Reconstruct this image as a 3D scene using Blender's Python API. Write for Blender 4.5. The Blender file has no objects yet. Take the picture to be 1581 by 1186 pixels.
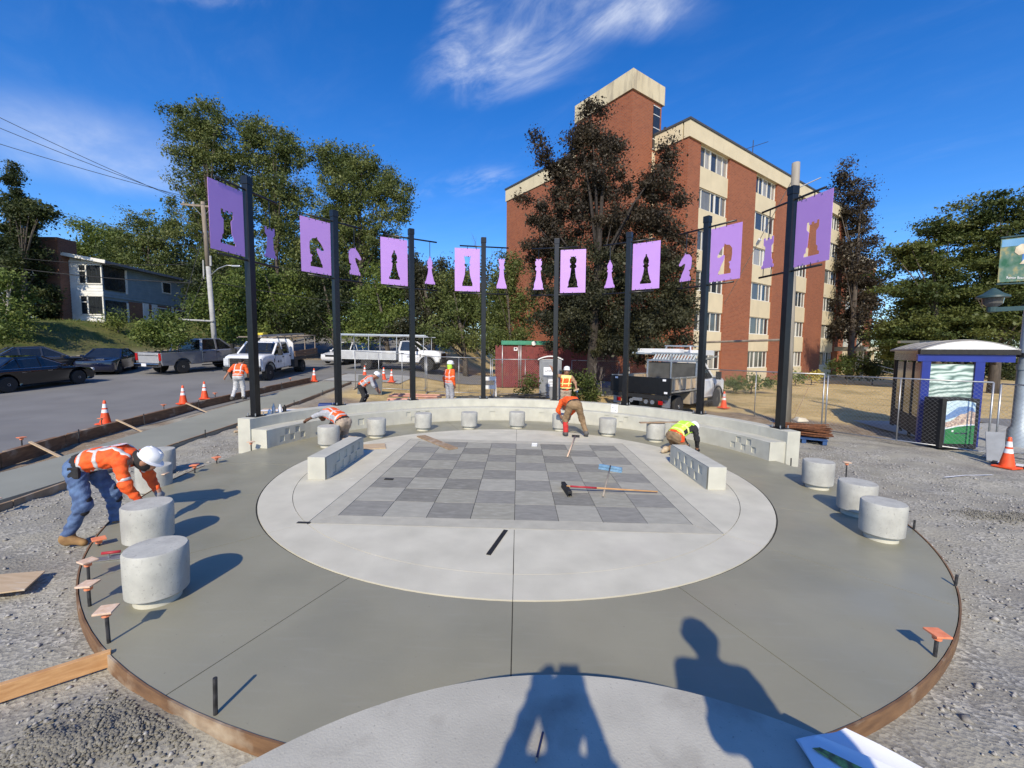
import bpy, bmesh, math, random
import numpy as np
from mathutils import Vector, Matrix
R = math.radians
random.seed(7)
rng = np.random.default_rng(11)
scene = bpy.context.scene
col = scene.collection

# ------------------------------------------------------------------ camera
CAM = Vector((0.0, -8.103, 2.314))
yaw, pit, rol = R(-0.754), R(-4.429), R(1.227)
FW = Vector((math.sin(yaw)*math.cos(pit), math.cos(yaw)*math.cos(pit), math.sin(pit)))
R0 = Vector((math.cos(yaw), -math.sin(yaw), 0)); U0 = R0.cross(FW)
RT = R0*math.cos(rol)+U0*math.sin(rol); UP = -R0*math.sin(rol)+U0*math.cos(rol)
cd = bpy.data.cameras.new('camera'); cam = bpy.data.objects.new('camera', cd); col.objects.link(cam)
cd.sensor_fit = 'HORIZONTAL'; cd.sensor_width = 36.0; cd.lens = 36*654.0/1581
cd.clip_start = 0.05; cd.clip_end = 3000
cam.matrix_world = Matrix(((RT.x, UP.x, -FW.x, CAM.x), (RT.y, UP.y, -FW.y, CAM.y), (RT.z, UP.z, -FW.z, CAM.z), (0, 0, 0, 1)))
scene.camera = cam
FPX, PW, PH = 654.0, 1581, 1186
def ray(px, py): return FW*FPX+RT*(px-PW/2)-UP*(py-PH/2)
def g(px, py, z=0.0):                       # where the sight line of a photo point meets the level z
    d = ray(px, py); return CAM+d*((z-CAM.z)/d.z)
def atd(px, py, depth):                     # point of a sight line at a chosen depth
    d = ray(px, py); return CAM+d*(depth/d.dot(FW))

# ------------------------------------------------------------------ sky and sun
SUN_EL, SHADOW_AZ = R(37.0), R(8.0)          # shadows fall away from the camera, a little to the right
sun_dir = Vector((-math.sin(SHADOW_AZ)*math.cos(SUN_EL), -math.cos(SHADOW_AZ)*math.cos(SUN_EL), math.sin(SUN_EL)))
world = bpy.data.worlds.new('World'); scene.world = world; world.use_nodes = True
wn, wl = world.node_tree.nodes, world.node_tree.links
wn.clear()
def N(nodes, t, **kw):
    n = nodes.new(t)
    for k, v in kw.items(): setattr(n, k, v)
    return n
w_out = N(wn, 'ShaderNodeOutputWorld'); w_bg = N(wn, 'ShaderNodeBackground'); w_bg.inputs[1].default_value = 0.148
sky = N(wn, 'ShaderNodeTexSky', sky_type='NISHITA'); sky.sun_disc = False
sky.sun_elevation = SUN_EL; sky.sun_rotation = math.atan2(sun_dir.x, sun_dir.y)
sky.altitude = 50; sky.air_density = 1.0; sky.dust_density = 0.3; sky.ozone_density = 5.0
w_hsv = N(wn, 'ShaderNodeHueSaturation'); w_hsv.inputs['Hue'].default_value = 0.511; w_hsv.inputs['Saturation'].default_value = 1.30; w_hsv.inputs['Value'].default_value = 1.15
w_tc = N(wn, 'ShaderNodeTexCoord')
w_sep = N(wn, 'ShaderNodeSeparateXYZ'); wl.new(w_tc.outputs['Generated'], w_sep.inputs[0])
def wmath(op, a, b=None, clamp=False):
    n = N(wn, 'ShaderNodeMath', operation=op, use_clamp=clamp)
    for i, v in enumerate((a, b)):
        if v is None: continue
        if isinstance(v, (int, float)): n.inputs[i].default_value = v
        else: wl.new(v, n.inputs[i])
    return n.outputs[0]
zc = wmath('MAXIMUM', w_sep.outputs[2], 0.06)
w_pl = N(wn, 'ShaderNodeCombineXYZ')
wl.new(wmath('DIVIDE', w_sep.outputs[0], zc), w_pl.inputs[0]); wl.new(wmath('DIVIDE', w_sep.outputs[1], zc), w_pl.inputs[1])
def cirrus(scale, rot, sx, sy, detail, dist, lo, hi):
    mp = N(wn, 'ShaderNodeMapping', vector_type='TEXTURE'); mp.inputs['Rotation'].default_value = (0, 0, rot); mp.inputs['Scale'].default_value = (sx, sy, 1)
    wl.new(w_pl.outputs[0], mp.inputs[0])
    n = N(wn, 'ShaderNodeTexNoise'); n.inputs['Scale'].default_value = scale; n.inputs['Detail'].default_value = detail
    n.inputs['Roughness'].default_value = 0.62; n.inputs['Distortion'].default_value = dist
    wl.new(mp.outputs[0], n.inputs['Vector'])
    m = N(wn, 'ShaderNodeMapRange', interpolation_type='SMOOTHSTEP'); m.inputs[1].default_value = lo; m.inputs[2].default_value = hi
    wl.new(n.outputs[0], m.inputs[0]); return m.outputs[0]
def blob(cx, cy, rx, ry, rot=0.0):            # a soft patch of cloud on the high cloud layer
    mp = N(wn, 'ShaderNodeMapping', vector_type='TEXTURE')
    mp.inputs['Location'].default_value = (cx, cy, 0); mp.inputs['Rotation'].default_value = (0, 0, rot); mp.inputs['Scale'].default_value = (rx, ry, 1)
    wl.new(w_pl.outputs[0], mp.inputs[0])
    ln = N(wn, 'ShaderNodeVectorMath', operation='LENGTH'); wl.new(mp.outputs[0], ln.inputs[0])
    m = N(wn, 'ShaderNodeMapRange', interpolation_type='SMOOTHSTEP'); m.inputs[1].default_value = 1.0; m.inputs[2].default_value = 0.148
    wl.new(ln.outputs['Value'], m.inputs[0]); return m.outputs[0]
wisps = cirrus(3.2, R(-46), 1.35, 0.6, 9, 0.45, 0.36, 0.88)
soft = cirrus(1.3, R(-40), 1.4, 0.8, 5, 0.5, 0.30, 0.85)
body = wmath('ADD', blob(-0.06, 1.53, 0.50, 0.27, R(-36)), blob(0.24, 1.30, 0.42, 0.17, R(12)), clamp=True)
body = wmath('ADD', body, blob(-0.2, 1.40, 0.10, 0.26, R(20)), clamp=True)
c1 = wmath('MULTIPLY', wmath('ADD', wisps, wmath('MULTIPLY', soft, 0.38)), body)
c2 = wmath('MULTIPLY', wmath('ADD', wmath('MULTIPLY', soft, 0.55), 0.25), wmath('ADD', blob(-2.3, 2.35, 1.1, 0.85, R(20)), wmath('MULTIPLY', wmath('MULTIPLY', blob(-0.35, 2.62, 0.55, 0.22, R(-25)), wisps), 1.3), clamp=True))
c3 = wmath('MULTIPLY', wmath('MULTIPLY', wisps, soft), 0.08)
c2b = wmath('MULTIPLY', wisps, blob(-0.98, 1.26, 0.30, 0.09, R(10)))
dens = wmath('ADD', wmath('ADD', c1, wmath('MULTIPLY', c2, 0.75)), wmath('ADD', c3, wmath('MULTIPLY', c2b, 0.6)), clamp=True)
dens = wmath('MULTIPLY', dens, 0.78)
w_mix = N(wn, 'ShaderNodeMix', data_type='RGBA'); w_mix.inputs['B'].default_value = (6.0, 6.3, 6.8, 1)
wl.new(sky.outputs[0], w_hsv.inputs['Color']); wl.new(w_hsv.outputs[0], w_mix.inputs['A']); wl.new(dens, w_mix.inputs['Factor'])
wl.new(w_mix.outputs['Result'], w_bg.inputs[0]); wl.new(w_bg.outputs[0], w_out.inputs[0])
sl = bpy.data.lights.new('sun', 'SUN'); so = bpy.data.objects.new('sun', sl); col.objects.link(so)
sl.energy = 4.4; sl.angle = R(0.7); sl.color = (1.0, 0.885, 0.69)
so.rotation_euler = sun_dir.to_track_quat('Z', 'Y').to_euler()
so.location = sun_dir*60
scene.view_settings.view_transform = 'Standard'; scene.view_settings.look = 'None'
scene.view_settings.exposure = 0.18; scene.view_settings.gamma = 1.0
scene.render.resolution_x, scene.render.resolution_y = 1024, 768
scene.render.engine = 'CYCLES'

# ------------------------------------------------------------------ materials
MATS = {}
def mat(name, c1, c2=None, rough=0.7, scale=6.0, detail=5.0, lo=0.35, hi=0.65, bump=0.0, bscale=40.0, metal=0.0,
        spec=0.5, coat=0.0, stretch=None, space='world', extra=None, transl=None, bdist=0.01):
    if name in MATS: return MATS[name]
    m = bpy.data.materials.new(name); m.use_nodes = True; MATS[name] = m
    nt = m.node_tree; n, l = nt.nodes, nt.links
    b = n['Principled BSDF']; b.inputs['Roughness'].default_value = rough; b.inputs['Metallic'].default_value = metal
    b.inputs['Specular IOR Level'].default_value = spec; b.inputs['Coat Weight'].default_value = coat
    c1 = tuple(c1)+(1,); c2 = (tuple(c2)+(1,)) if c2 else tuple(x*0.8 for x in c1[:3])+(1,)
    if space == 'world':
        src = N(n, 'ShaderNodeNewGeometry').outputs['Position']
    else:
        src = N(n, 'ShaderNodeTexCoord').outputs['Object']
    if stretch:
        mp = N(n, 'ShaderNodeMapping'); mp.inputs['Scale'].default_value = stretch; l.new(src, mp.inputs[0]); src = mp.outputs[0]
    no = N(n, 'ShaderNodeTexNoise'); no.inputs['Scale'].default_value = scale; no.inputs['Detail'].default_value = detail
    l.new(src, no.inputs['Vector'])
    r = N(n, 'ShaderNodeMapRange'); r.inputs[1].default_value = lo; r.inputs[2].default_value = hi; l.new(no.outputs[0], r.inputs[0])
    mx = N(n, 'ShaderNodeMix', data_type='RGBA'); mx.inputs['A'].default_value = c2; mx.inputs['B'].default_value = c1
    l.new(r.outputs[0], mx.inputs['Factor'])
    out = mx.outputs['Result']
    if extra: out = extra(nt, src, out, b) or out
    l.new(out, b.inputs['Base Color'])
    if bump:
        bn = N(n, 'ShaderNodeTexNoise'); bn.inputs['Scale'].default_value = bscale; bn.inputs['Detail'].default_value = 6
        l.new(src, bn.inputs['Vector'])
        bp = N(n, 'ShaderNodeBump'); bp.inputs['Strength'].default_value = bump; bp.inputs['Distance'].default_value = bdist
        l.new(bn.outputs[0], bp.inputs['Height']); l.new(bp.outputs[0], b.inputs['Normal'])
    if transl:
        t = N(n, 'ShaderNodeBsdfTranslucent'); l.new(out, t.inputs['Color'])
        ms = N(n, 'ShaderNodeMixShader'); ms.inputs[0].default_value = transl
        o = n['Material Output']; l.new(b.outputs[0], ms.inputs[1]); l.new(t.outputs[0], ms.inputs[2]); l.new(ms.outputs[0], o.inputs['Surface'])
    return m
def patch(scale, lo, hi, colr, amount=1.0, detail=6, off=(0, 0, 0), stretch=(1, 1, 1)):   # stains / dirt mixed over a base
    def f(nt, src, out, b):
        n, l = nt.nodes, nt.links
        mp = N(n, 'ShaderNodeMapping'); mp.inputs['Location'].default_value = off; mp.inputs['Scale'].default_value = stretch; l.new(src, mp.inputs[0])
        no = N(n, 'ShaderNodeTexNoise'); no.inputs['Scale'].default_value = scale; no.inputs['Detail'].default_value = detail; l.new(mp.outputs[0], no.inputs['Vector'])
        r = N(n, 'ShaderNodeMapRange'); r.inputs[1].default_value = lo; r.inputs[2].default_value = hi; r.inputs[4].default_value = amount
        l.new(no.outputs[0], r.inputs[0])
        mx = N(n, 'ShaderNodeMix', data_type='RGBA'); mx.inputs['B'].default_value = tuple(colr)+(1,)
        l.new(r.outputs[0], mx.inputs['Factor']); l.new(out, mx.inputs['A']); return mx.outputs['Result']
    return f
def chain(*fs):
    def f(nt, src, out, b):
        for q in fs: out = q(nt, src, out, b)
        return out
    return f

# ------------------------------------------------------------------ objects
def tag(o, label=None, cat=None, group=None, kind=None):
    if label: o['label'] = label
    if cat: o['category'] = cat
    if group: o['group'] = group
    if kind: o['kind'] = kind
    return o
def empty(name, loc=(0, 0, 0), rz=0.0, label=None, cat=None, group=None, lean=False):
    o = bpy.data.objects.new(name, None); col.objects.link(o); o.location = loc; o.empty_display_size = 0.1
    o.rotation_euler = (0, LEAN if lean else 0, rz) if not lean else (0, LEAN, 0)
    if lean and rz: o.rotation_euler = (Matrix.Rotation(LEAN, 3, 'Y')@Matrix.Rotation(rz, 3, 'Z')).to_euler()
    return tag(o, label, cat, group)
LEAN = R(-0.8)                               # the paving falls a little to the side, uprights stand plumb
def link(me, name, m, parent=None, smooth=False):
    o = bpy.data.objects.new(name, me); col.objects.link(o)
    if m is not None: me.materials.append(m)
    if smooth: me.polygons.foreach_set('use_smooth', [True]*len(me.polygons))
    if parent is not None: o.parent = parent
    return o
def share(src, name, parent=None):            # another object on the same mesh
    o = bpy.data.objects.new(name, src.data); col.objects.link(o)
    if parent is not None: o.parent = parent
    return o
def np_mesh(name, verts, faces):              # faces: (n,k) array
    me = bpy.data.meshes.new(name); v = np.asarray(verts, np.float32); f = np.asarray(faces, np.int32)
    me.vertices.add(len(v)); me.vertices.foreach_set('co', v.ravel())
    k = f.shape[1]; me.loops.add(f.size); me.loops.foreach_set('vertex_index', f.ravel())
    me.polygons.add(len(f)); me.polygons.foreach_set('loop_start', np.arange(0, f.size, k, dtype=np.int32))
    me.polygons.foreach_set('loop_total', np.full(len(f), k, np.int32)); me.update(calc_edges=True); me.validate(); return me
class MB:
    def __init__(s): s.v, s.f = [], []
    def add(s, vs, fs):
        b = len(s.v); s.v += [tuple(v) for v in vs]; s.f += [tuple(i+b for i in f) for f in fs]; return s
    def box(s, c, d, rot=None):
        x, y, z = d[0]/2, d[1]/2, d[2]/2
        vs = [Vector(p) for p in ((-x,-y,-z),(x,-y,-z),(x,y,-z),(-x,y,-z),(-x,-y,z),(x,-y,z),(x,y,z),(-x,y,z))]
        if rot is not None:
            M = rot if isinstance(rot, Matrix) else Matrix.Rotation(rot, 3, 'Z'); vs = [M@v for v in vs]
        return s.add([v+Vector(c) for v in vs], [(0,3,2,1),(4,5,6,7),(0,1,5,4),(1,2,6,5),(2,3,7,6),(3,0,4,7)])
    def bar(s, a, b, w, h=None, up=(0, 0, 1)):   # rectangular bar from a to b
        a, b = Vector(a), Vector(b); h = h or w; d = (b-a).normalized(); u = Vector(up)
        if abs(d.dot(u)) > 0.98: u = Vector((0, 1, 0))
        sd = d.cross(u).normalized(); u = sd.cross(d)
        vs = [p+sd*(i*w/2)+u*(j*h/2) for p in (a, b) for i, j in ((-1,-1),(1,-1),(1,1),(-1,1))]
        return s.add(vs, [(3,2,1,0),(4,5,6,7),(0,1,5,4),(1,2,6,5),(2,3,7,6),(3,0,4,7)])
    def tube(s, pts, r, n=8, r2=None, cap=True):
        pts = [Vector(p) for p in pts]; k = len(pts); rs = r if isinstance(r, (list, tuple)) else [r+(((r2 if r2 is not None else r)-r)*i/max(1, k-1)) for i in range(k)]
        b0 = len(s.v); prev = None
        for i, p in enumerate(pts):
            d = (pts[min(i+1, k-1)]-pts[max(i-1, 0)]).normalized()
            if prev is None:
                u = d.cross(Vector((0, 0, 1)) if abs(d.z) < 0.95 else Vector((1, 0, 0))).normalized()
            else:
                u = (prev-d*prev.dot(d)).normalized()
            prev = u; w = d.cross(u)
            for j in range(n):
                a = 2*math.pi*j/n; s.v.append(tuple(p+(u*math.cos(a)+w*math.sin(a))*rs[i]))
        for i in range(k-1):
            for j in range(n):
                a = b0+i*n+j; c = b0+i*n+(j+1) % n; s.f.append((a, c, c+n, a+n))
        if cap:
            s.f.append(tuple(b0+j for j in range(n-1, -1, -1))); s.f.append(tuple(b0+(k-1)*n+j for j in range(n)))
        return s
    def lathe(s, prof, n=24, c=(0, 0, 0)):       # prof: (r,z)
        b0 = len(s.v)
        for r, z in prof:
            for j in range(n):
                a = 2*math.pi*j/n; s.v.append((c[0]+r*math.cos(a), c[1]+r*math.sin(a), c[2]+z))
        for i in range(len(prof)-1):
            for j in range(n):
                a = b0+i*n+j; e = b0+i*n+(j+1) % n; s.f.append((a, e, e+n, a+n))
        s.f.append(tuple(b0+j for j in range(n-1, -1, -1))); s.f.append(tuple(b0+(len(prof)-1)*n+j for j in range(n)))
        return s
    def prism(s, poly, z0, z1):                 # poly: (x,y) counter-clockwise
        k = len(poly); b0 = len(s.v)
        s.v += [(p[0], p[1], z0) for p in poly]+[(p[0], p[1], z1) for p in poly]
        s.f.append(tuple(b0+i for i in range(k-1, -1, -1))); s.f.append(tuple(b0+k+i for i in range(k)))
        for i in range(k):
            j = (i+1) % k; s.f.append((b0+i, b0+j, b0+k+j, b0+k+i))
        return s
    def build(s, name, m, parent=None, smooth=False, auto=None, bevel=0.0):
        me = bpy.data.meshes.new(name); me.from_pydata(s.v, [], s.f); me.update()
        if bevel:
            bm = bmesh.new(); bm.from_mesh(me)
            es = [e for e in bm.edges if len(e.link_faces) == 2 and e.calc_face_angle(0) > 0.6]
            bmesh.ops.bevel(bm, geom=es, offset=bevel, segments=2, affect='EDGES', profile=0.6, clamp_overlap=True); bm.to_mesh(me); bm.free()
        o = link(me, name, m, parent, smooth or bool(auto))
        if auto: me.set_sharp_from_angle(angle=R(auto))
        return o
def xform(pts, M): return [tuple(M@Vector(p)) for p in pts]
def smooth01(a, b, x):
    t = np.clip((np.asarray(x, float)-a)/(b-a), 0, 1); return t*t*(3-2*t)
_vn = rng.random((64, 64)).astype(np.float32)
def vnoise(x, y, s=1.0):                      # smooth value noise on the plane
    x = np.asarray(x, float)*s; y = np.asarray(y, float)*s
    xi = np.floor(x).astype(int); yi = np.floor(y).astype(int); fx = x-xi; fy = y-yi
    fx = fx*fx*(3-2*fx); fy = fy*fy*(3-2*fy)
    a = _vn[xi % 64, yi % 64]; b = _vn[(xi+1) % 64, yi % 64]; c = _vn[xi % 64, (yi+1) % 64]; d = _vn[(xi+1) % 64, (yi+1) % 64]
    return (a*(1-fx)+b*fx)*(1-fy)+(c*(1-fx)+d*fx)*fy
def text_mesh(name, txt, size, M, m, parent=None, ext=0.001):
    cu = bpy.data.curves.new(name, 'FONT'); cu.body = txt; cu.size = size; cu.align_x = 'CENTER'; cu.align_y = 'CENTER'; cu.extrude = ext
    t = bpy.data.objects.new(name, cu); col.objects.link(t)
    me = bpy.data.meshes.new_from_object(t.evaluated_get(bpy.context.evaluated_depsgraph_get()))
    bpy.data.objects.remove(t); me.transform(M); return link(me, name, m, parent)
def plate(name, outline, holes, thick, m, parent=None):   # flat sheet in the local XZ plane with cut-outs
    cu = bpy.data.curves.new(name, 'CURVE'); cu.dimensions = '2D'; cu.fill_mode = 'BOTH'; cu.extrude = thick/2
    for poly in [outline]+holes:
        sp = cu.splines.new('POLY'); sp.points.add(len(poly)-1); sp.use_cyclic_u = True
        for p, q in zip(sp.points, poly): p.co = (q[0], q[1], 0, 1)
    t = bpy.data.objects.new(name, cu); col.objects.link(t)
    me = bpy.data.meshes.new_from_object(t.evaluated_get(bpy.context.evaluated_depsgraph_get()))
    bpy.data.objects.remove(t); me.transform(Matrix.Rotation(R(90), 4, 'X')); return link(me, name, m, parent)
# ------------------------------------------------------------------ material palette
def speckle(scale, lo, hi, colr, amount):
    return patch(scale, lo, hi, colr, amount, detail=2)
def sheen(nt, src, out, b):                     # damp patches shine a little more
    n, l = nt.nodes, nt.links
    no = N(n, 'ShaderNodeTexNoise'); no.inputs['Scale'].default_value = 1.1; no.inputs['Detail'].default_value = 5; l.new(src, no.inputs['Vector'])
    r = N(n, 'ShaderNodeMapRange'); r.inputs[1].default_value = 0.35; r.inputs[2].default_value = 0.65; r.inputs[3].default_value = 0.30; r.inputs[4].default_value = 0.62
    l.new(no.outputs[0], r.inputs[0]); l.new(r.outputs[0], b.inputs['Roughness']); return out
M_dry = mat('dry_concrete', (0.60, 0.578, 0.475), (0.495, 0.478, 0.392), 0.85, 2.2, 8, 0.3, 0.7, 0.12, 60, spec=0.18, extra=chain(patch(0.8, 0.55, 0.75, (0.52, 0.49, 0.42), 0.45), speckle(90, 0.66, 0.8, (0.36, 0.35, 0.33), 0.4)))
M_stage = mat('stage_concrete', (0.49, 0.475, 0.405), (0.38, 0.368, 0.315), 0.8, 3.0, 9, 0.3, 0.7, 0.2, 90, spec=0.18, extra=chain(patch(2.6, 0.54, 0.70, (0.27, 0.25, 0.21), 0.7, 9), speckle(55, 0.66, 0.75, (0.22, 0.21, 0.19), 0.55)))
M_wet = mat('fresh_concrete', (0.295, 0.283, 0.207), (0.252, 0.242, 0.176), 0.42, 0.9, 5, 0.3, 0.7, 0.07, 40, spec=0.6, extra=chain(sheen, patch(0.7, 0.5, 0.7, (0.225, 0.22, 0.162), 0.8, 4), patch(7, 0.56, 0.75, (0.31, 0.302, 0.24), 0.3, 9, stretch=(0.35, 2.4, 1)), patch(30, 0.70, 0.78, (0.15, 0.145, 0.11), 0.5, 3)))
M_walk = mat('walk_concrete', (0.315, 0.315, 0.25), (0.265, 0.265, 0.21), 0.6, 0.8, 5, 0.3, 0.7, 0.06, 30)
M_frame = mat('border_concrete', (0.475, 0.458, 0.378), (0.395, 0.382, 0.318), 0.85, 5, 9, 0.3, 0.7, 0.12, 80, spec=0.18, extra=speckle(120, 0.62, 0.75, (0.30, 0.30, 0.29), 0.4))
M_cast = mat('cast_concrete', (0.555, 0.55, 0.47), (0.455, 0.45, 0.385), 0.85, 3.5, 9, 0.3, 0.7, 0.15, 70, spec=0.18, extra=chain(patch(1.4, 0.55, 0.72, (0.42, 0.42, 0.375), 0.6), patch(6, 0.6, 0.72, (0.40, 0.40, 0.37), 0.4, 8, stretch=(1, 1, 0.25))))
M_stool = mat('stool_concrete', (0.50, 0.50, 0.45), (0.385, 0.385, 0.35), 0.8, 7, 9, 0.3, 0.7, 0.2, 60, space='object', spec=0.18, extra=chain(patch(3, 0.48, 0.66, (0.31, 0.305, 0.285), 0.7, 9, stretch=(1, 1, 0.4)), speckle(42, 0.64, 0.70, (0.20, 0.195, 0.18), 0.42)))
M_joint = mat('joint_dark', (0.055, 0.055, 0.05), (0.035, 0.035, 0.03), 0.95, 20)
M_tile_d = [mat('dark_tile_%d' % i, (0.272+a, 0.266+a, 0.232+a), (0.195+a, 0.192+a, 0.17+a), 0.8, 3.5+i, 9, 0.25, 0.75, 0.1, 60, stretch=(1, 2.4, 1), spec=0.18, extra=patch(6, 0.52, 0.70, (0.34, 0.335, 0.30), 0.5, 10)) for i, a in enumerate((0.0, 0.022, -0.02))]
M_tile_l = [mat('light_tile_%d' % i, (0.375+a, 0.366+a, 0.305+a), (0.285+a, 0.279+a, 0.235+a), 0.8, 3+i, 9, 0.25, 0.75, 0.1, 60, stretch=(1, 2.4, 1), spec=0.18, extra=patch(6, 0.52, 0.70, (0.44, 0.43, 0.37), 0.5, 10)) for i, a in enumerate((0.0, 0.025, -0.02))]
M_asphalt = mat('asphalt', (0.20, 0.198, 0.19), (0.158, 0.156, 0.15), 0.9, 0.7, 8, 0.3, 0.7, 0.2, 120, extra=chain(patch(0.25, 0.5, 0.7, (0.235, 0.228, 0.21), 0.5), patch(0.6, 0.62, 0.7, (0.12, 0.12, 0.115), 0.5, 8, stretch=(0.5, 0.12, 1))))
M_wood = mat('form_wood', (0.24, 0.135, 0.066), (0.13, 0.07, 0.036), 0.75, 4, 8, 0.3, 0.7, 0.2, 40, stretch=(1, 1, 5), extra=patch(2.2, 0.56, 0.70, (0.50, 0.42, 0.31), 0.8, 10, stretch=(1, 1, 0.25)))
M_lumber = mat('new_lumber', (0.62, 0.36, 0.16), (0.45, 0.23, 0.09), 0.7, 9, 6, 0.3, 0.7, 0.1, 60, stretch=(1, 1, 5))
M_board = mat('weathered_board', (0.37, 0.26, 0.16), (0.25, 0.17, 0.10), 0.85, 6, 8, 0.3, 0.7, 0.15, 60, extra=patch(3, 0.55, 0.7, (0.45, 0.40, 0.33), 0.6))
M_ply = mat('plywood', (0.55, 0.42, 0.27), (0.45, 0.33, 0.20), 0.8, 5, 7, 0.3, 0.7, 0.05, 60, stretch=(1, 6, 1), extra=patch(4, 0.56, 0.7, (0.62, 0.58, 0.50), 0.5))
M_black = mat('black_paint', (0.010, 0.0105, 0.012), (0.007, 0.007, 0.008), 0.32, 8, spec=0.5)
M_blackm = mat('black_matte', (0.018, 0.018, 0.018), (0.010, 0.010, 0.010), 0.7, 15)
M_steel = mat('galvanised', (0.47, 0.48, 0.49), (0.36, 0.37, 0.38), 0.42, 25, metal=0.75)
M_rust = mat('rusty_steel', (0.22, 0.085, 0.035), (0.10, 0.04, 0.02), 0.9, 20, 6)
M_darksteel = mat('dark_steel', (0.07, 0.07, 0.075), (0.03, 0.03, 0.03), 0.6, 20, metal=0.4)
M_orange = mat('hiviz_orange', (0.95, 0.135, 0.018), (0.80, 0.085, 0.012), 0.75, 14, 5, bump=0.35, bscale=22, bdist=0.02)
M_lime = mat('hiviz_lime', (0.55, 0.90, 0.08), (0.42, 0.75, 0.06), 0.75, 14, bump=0.3, bscale=22, bdist=0.02)
M_reflect = mat('reflective_tape', (0.62, 0.62, 0.60), (0.48, 0.48, 0.47), 0.4, 30)
M_reflecty = mat('lime_tape', (0.80, 0.85, 0.30), (0.70, 0.75, 0.22), 0.5, 30)
M_cone = mat('cone_orange', (0.90, 0.10, 0.02), (0.72, 0.075, 0.015), 0.5, 12)
M_white = mat('white_plastic', (0.80, 0.80, 0.79), (0.70, 0.70, 0.69), 0.35, 12)
M_paper = mat('paper', (0.82, 0.83, 0.86), (0.74, 0.76, 0.80), 0.85, 3, 4)
M_cap = mat('cap_orange', (0.85, 0.30, 0.15), (0.70, 0.20, 0.09), 0.6, 20)
M_capw = mat('cap_dusty', (0.72, 0.55, 0.42), (0.62, 0.42, 0.28), 0.8, 25)

# ------------------------------------------------------------------ ground
def street_z(y): return -0.16+0.055*np.maximum(0, np.asarray(y, float)-4.8)*1.0
MOUNDS = []
for _px, _py, _ax, _ay, _h in ((195, 1125, 0.50, 0.24, 0.06), (1565, 800, 0.8, 0.24, 0.05), (75, 1172, 0.32, 0.18, 0.03)):
    _q = g(_px, _py, -0.1); MOUNDS.append((_q.x, _q.y, _ax, _ay, _h))
def ground_z(x, y, rough=True):
    x = np.asarray(x, float); y = np.asarray(y, float)
    flat = -0.12+0.14*smooth01(5.5, 8.5, y)+0.15*smooth01(14, 24, y)
    yc = np.minimum(y, 60)
    s = smooth01(-3.0, -8.0, x); s = smooth01(0, 1, (-3.0-x)/5.0)
    z = flat*(1-s)+street_z(yc)*s
    z = z+3.0*smooth01(0, 1, (-26.3-x)/6.5)+2.0*smooth01(0, 1, (-34-x)/30.0)
    z = z+1.6*smooth01(29, 48, y)*smooth01(0, 1, (-2-x)/8)
    if rough:
        road = np.maximum(smooth01(0, 1, (x+27.0)/0.8)*smooth01(0, 1, (-10.5-x)/0.6), smooth01(18.2, 19, y)*smooth01(29, 28, y))
        far = smooth01(40, 14, np.hypot(x, y+4))
        rr = np.hypot(x, y); pl = smooth01(5.9, 6.5, rr)
        bump = 0.07*(vnoise(x, y, 0.9)-0.5)+0.045*(vnoise(x+9, y, 2.7)-0.5)+0.02*(vnoise(x, y+5, 8.0)-0.5)
        z = z+bump*(1-road)*far*pl
        mound = sum(h_*np.exp(-(((x-mx_)/ax_)**2+((y-my_)/ay_)**2)) for mx_, my_, ax_, ay_, h_ in MOUNDS)
        z = z+mound*(0.7+0.8*vnoise(x, y, 9.0))
    return z
def gz(x, y): return float(ground_z(x, y))
def axis_lines(lo, hi, fine_lo, fine_hi, h, grow=1.18):
    a = list(np.arange(fine_lo, fine_hi+1e-6, h)); st = h
    while a[-1] < hi: st *= grow; a.append(min(a[-1]+st, hi))
    st = h; b = []
    c = a[0]
    while c > lo: st *= grow; c = max(c-st, lo); b.append(c)
    return np.array(b[::-1]+a)
xs = axis_lines(-600, 600, -13, 13, 0.11); ys = axis_lines(-40, 900, -9, 12, 0.11)
X, Y = np.meshgrid(xs, ys); Z = ground_z(X, Y)
nx, ny = len(xs), len(ys)
ii = (np.arange(ny-1)[:, None]*nx+np.arange(nx-1)[None, :]).ravel()
me = np_mesh('ground', np.stack([X, Y, Z], -1).reshape(-1, 3), np.stack([ii, ii+1, ii+nx+1, ii+nx], 1))
# where lawn, dirt and green grass grow (the places themselves, read by the material)
xr, yr = X.ravel(), Y.ravel(); wob = 1.6*(vnoise(xr, yr, 0.5)-0.5)+0.8*(vnoise(xr, yr, 1.7)-0.5)
dryg = smooth01(0, 1.2, (yr-9.6+wob))*smooth01(-9, -7.5, xr)
edge_r = np.where(xr > 6, 8.4-0.62*(xr-8.0), 9.6)
dryg = np.maximum(dryg, smooth01(0, 1.0, yr-edge_r-0.9+wob)*smooth01(4, 6, xr))
dirt = np.maximum(smooth01(6.2, 7.0, yr)*smooth01(-9, -7.6, xr), smooth01(-0.9, 0.9, yr-edge_r+1.0+wob)*smooth01(6.0, 7.5, xr))
dirt = np.maximum(dirt, smooth01(-8.0, -9.0, xr)*smooth01(0.25, 0.8, wob+0.7))
mud = sum(np.exp(-(((xr-a)/(c*0.95))**2+((yr-b)/(d*0.95))**2)**1.5) for a, b, c, d, e in MOUNDS)
green = smooth01(-27.4, -29.4, xr+wob*0.5)
ca = me.color_attributes.new('zone', 'FLOAT_COLOR', 'POINT')
ca.data.foreach_set('color', np.stack([dryg, dirt, green, np.clip(mud*(0.6+0.8*vnoise(xr, yr, 6.0)), 0, 1)], 1).astype(np.float32).ravel())
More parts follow.
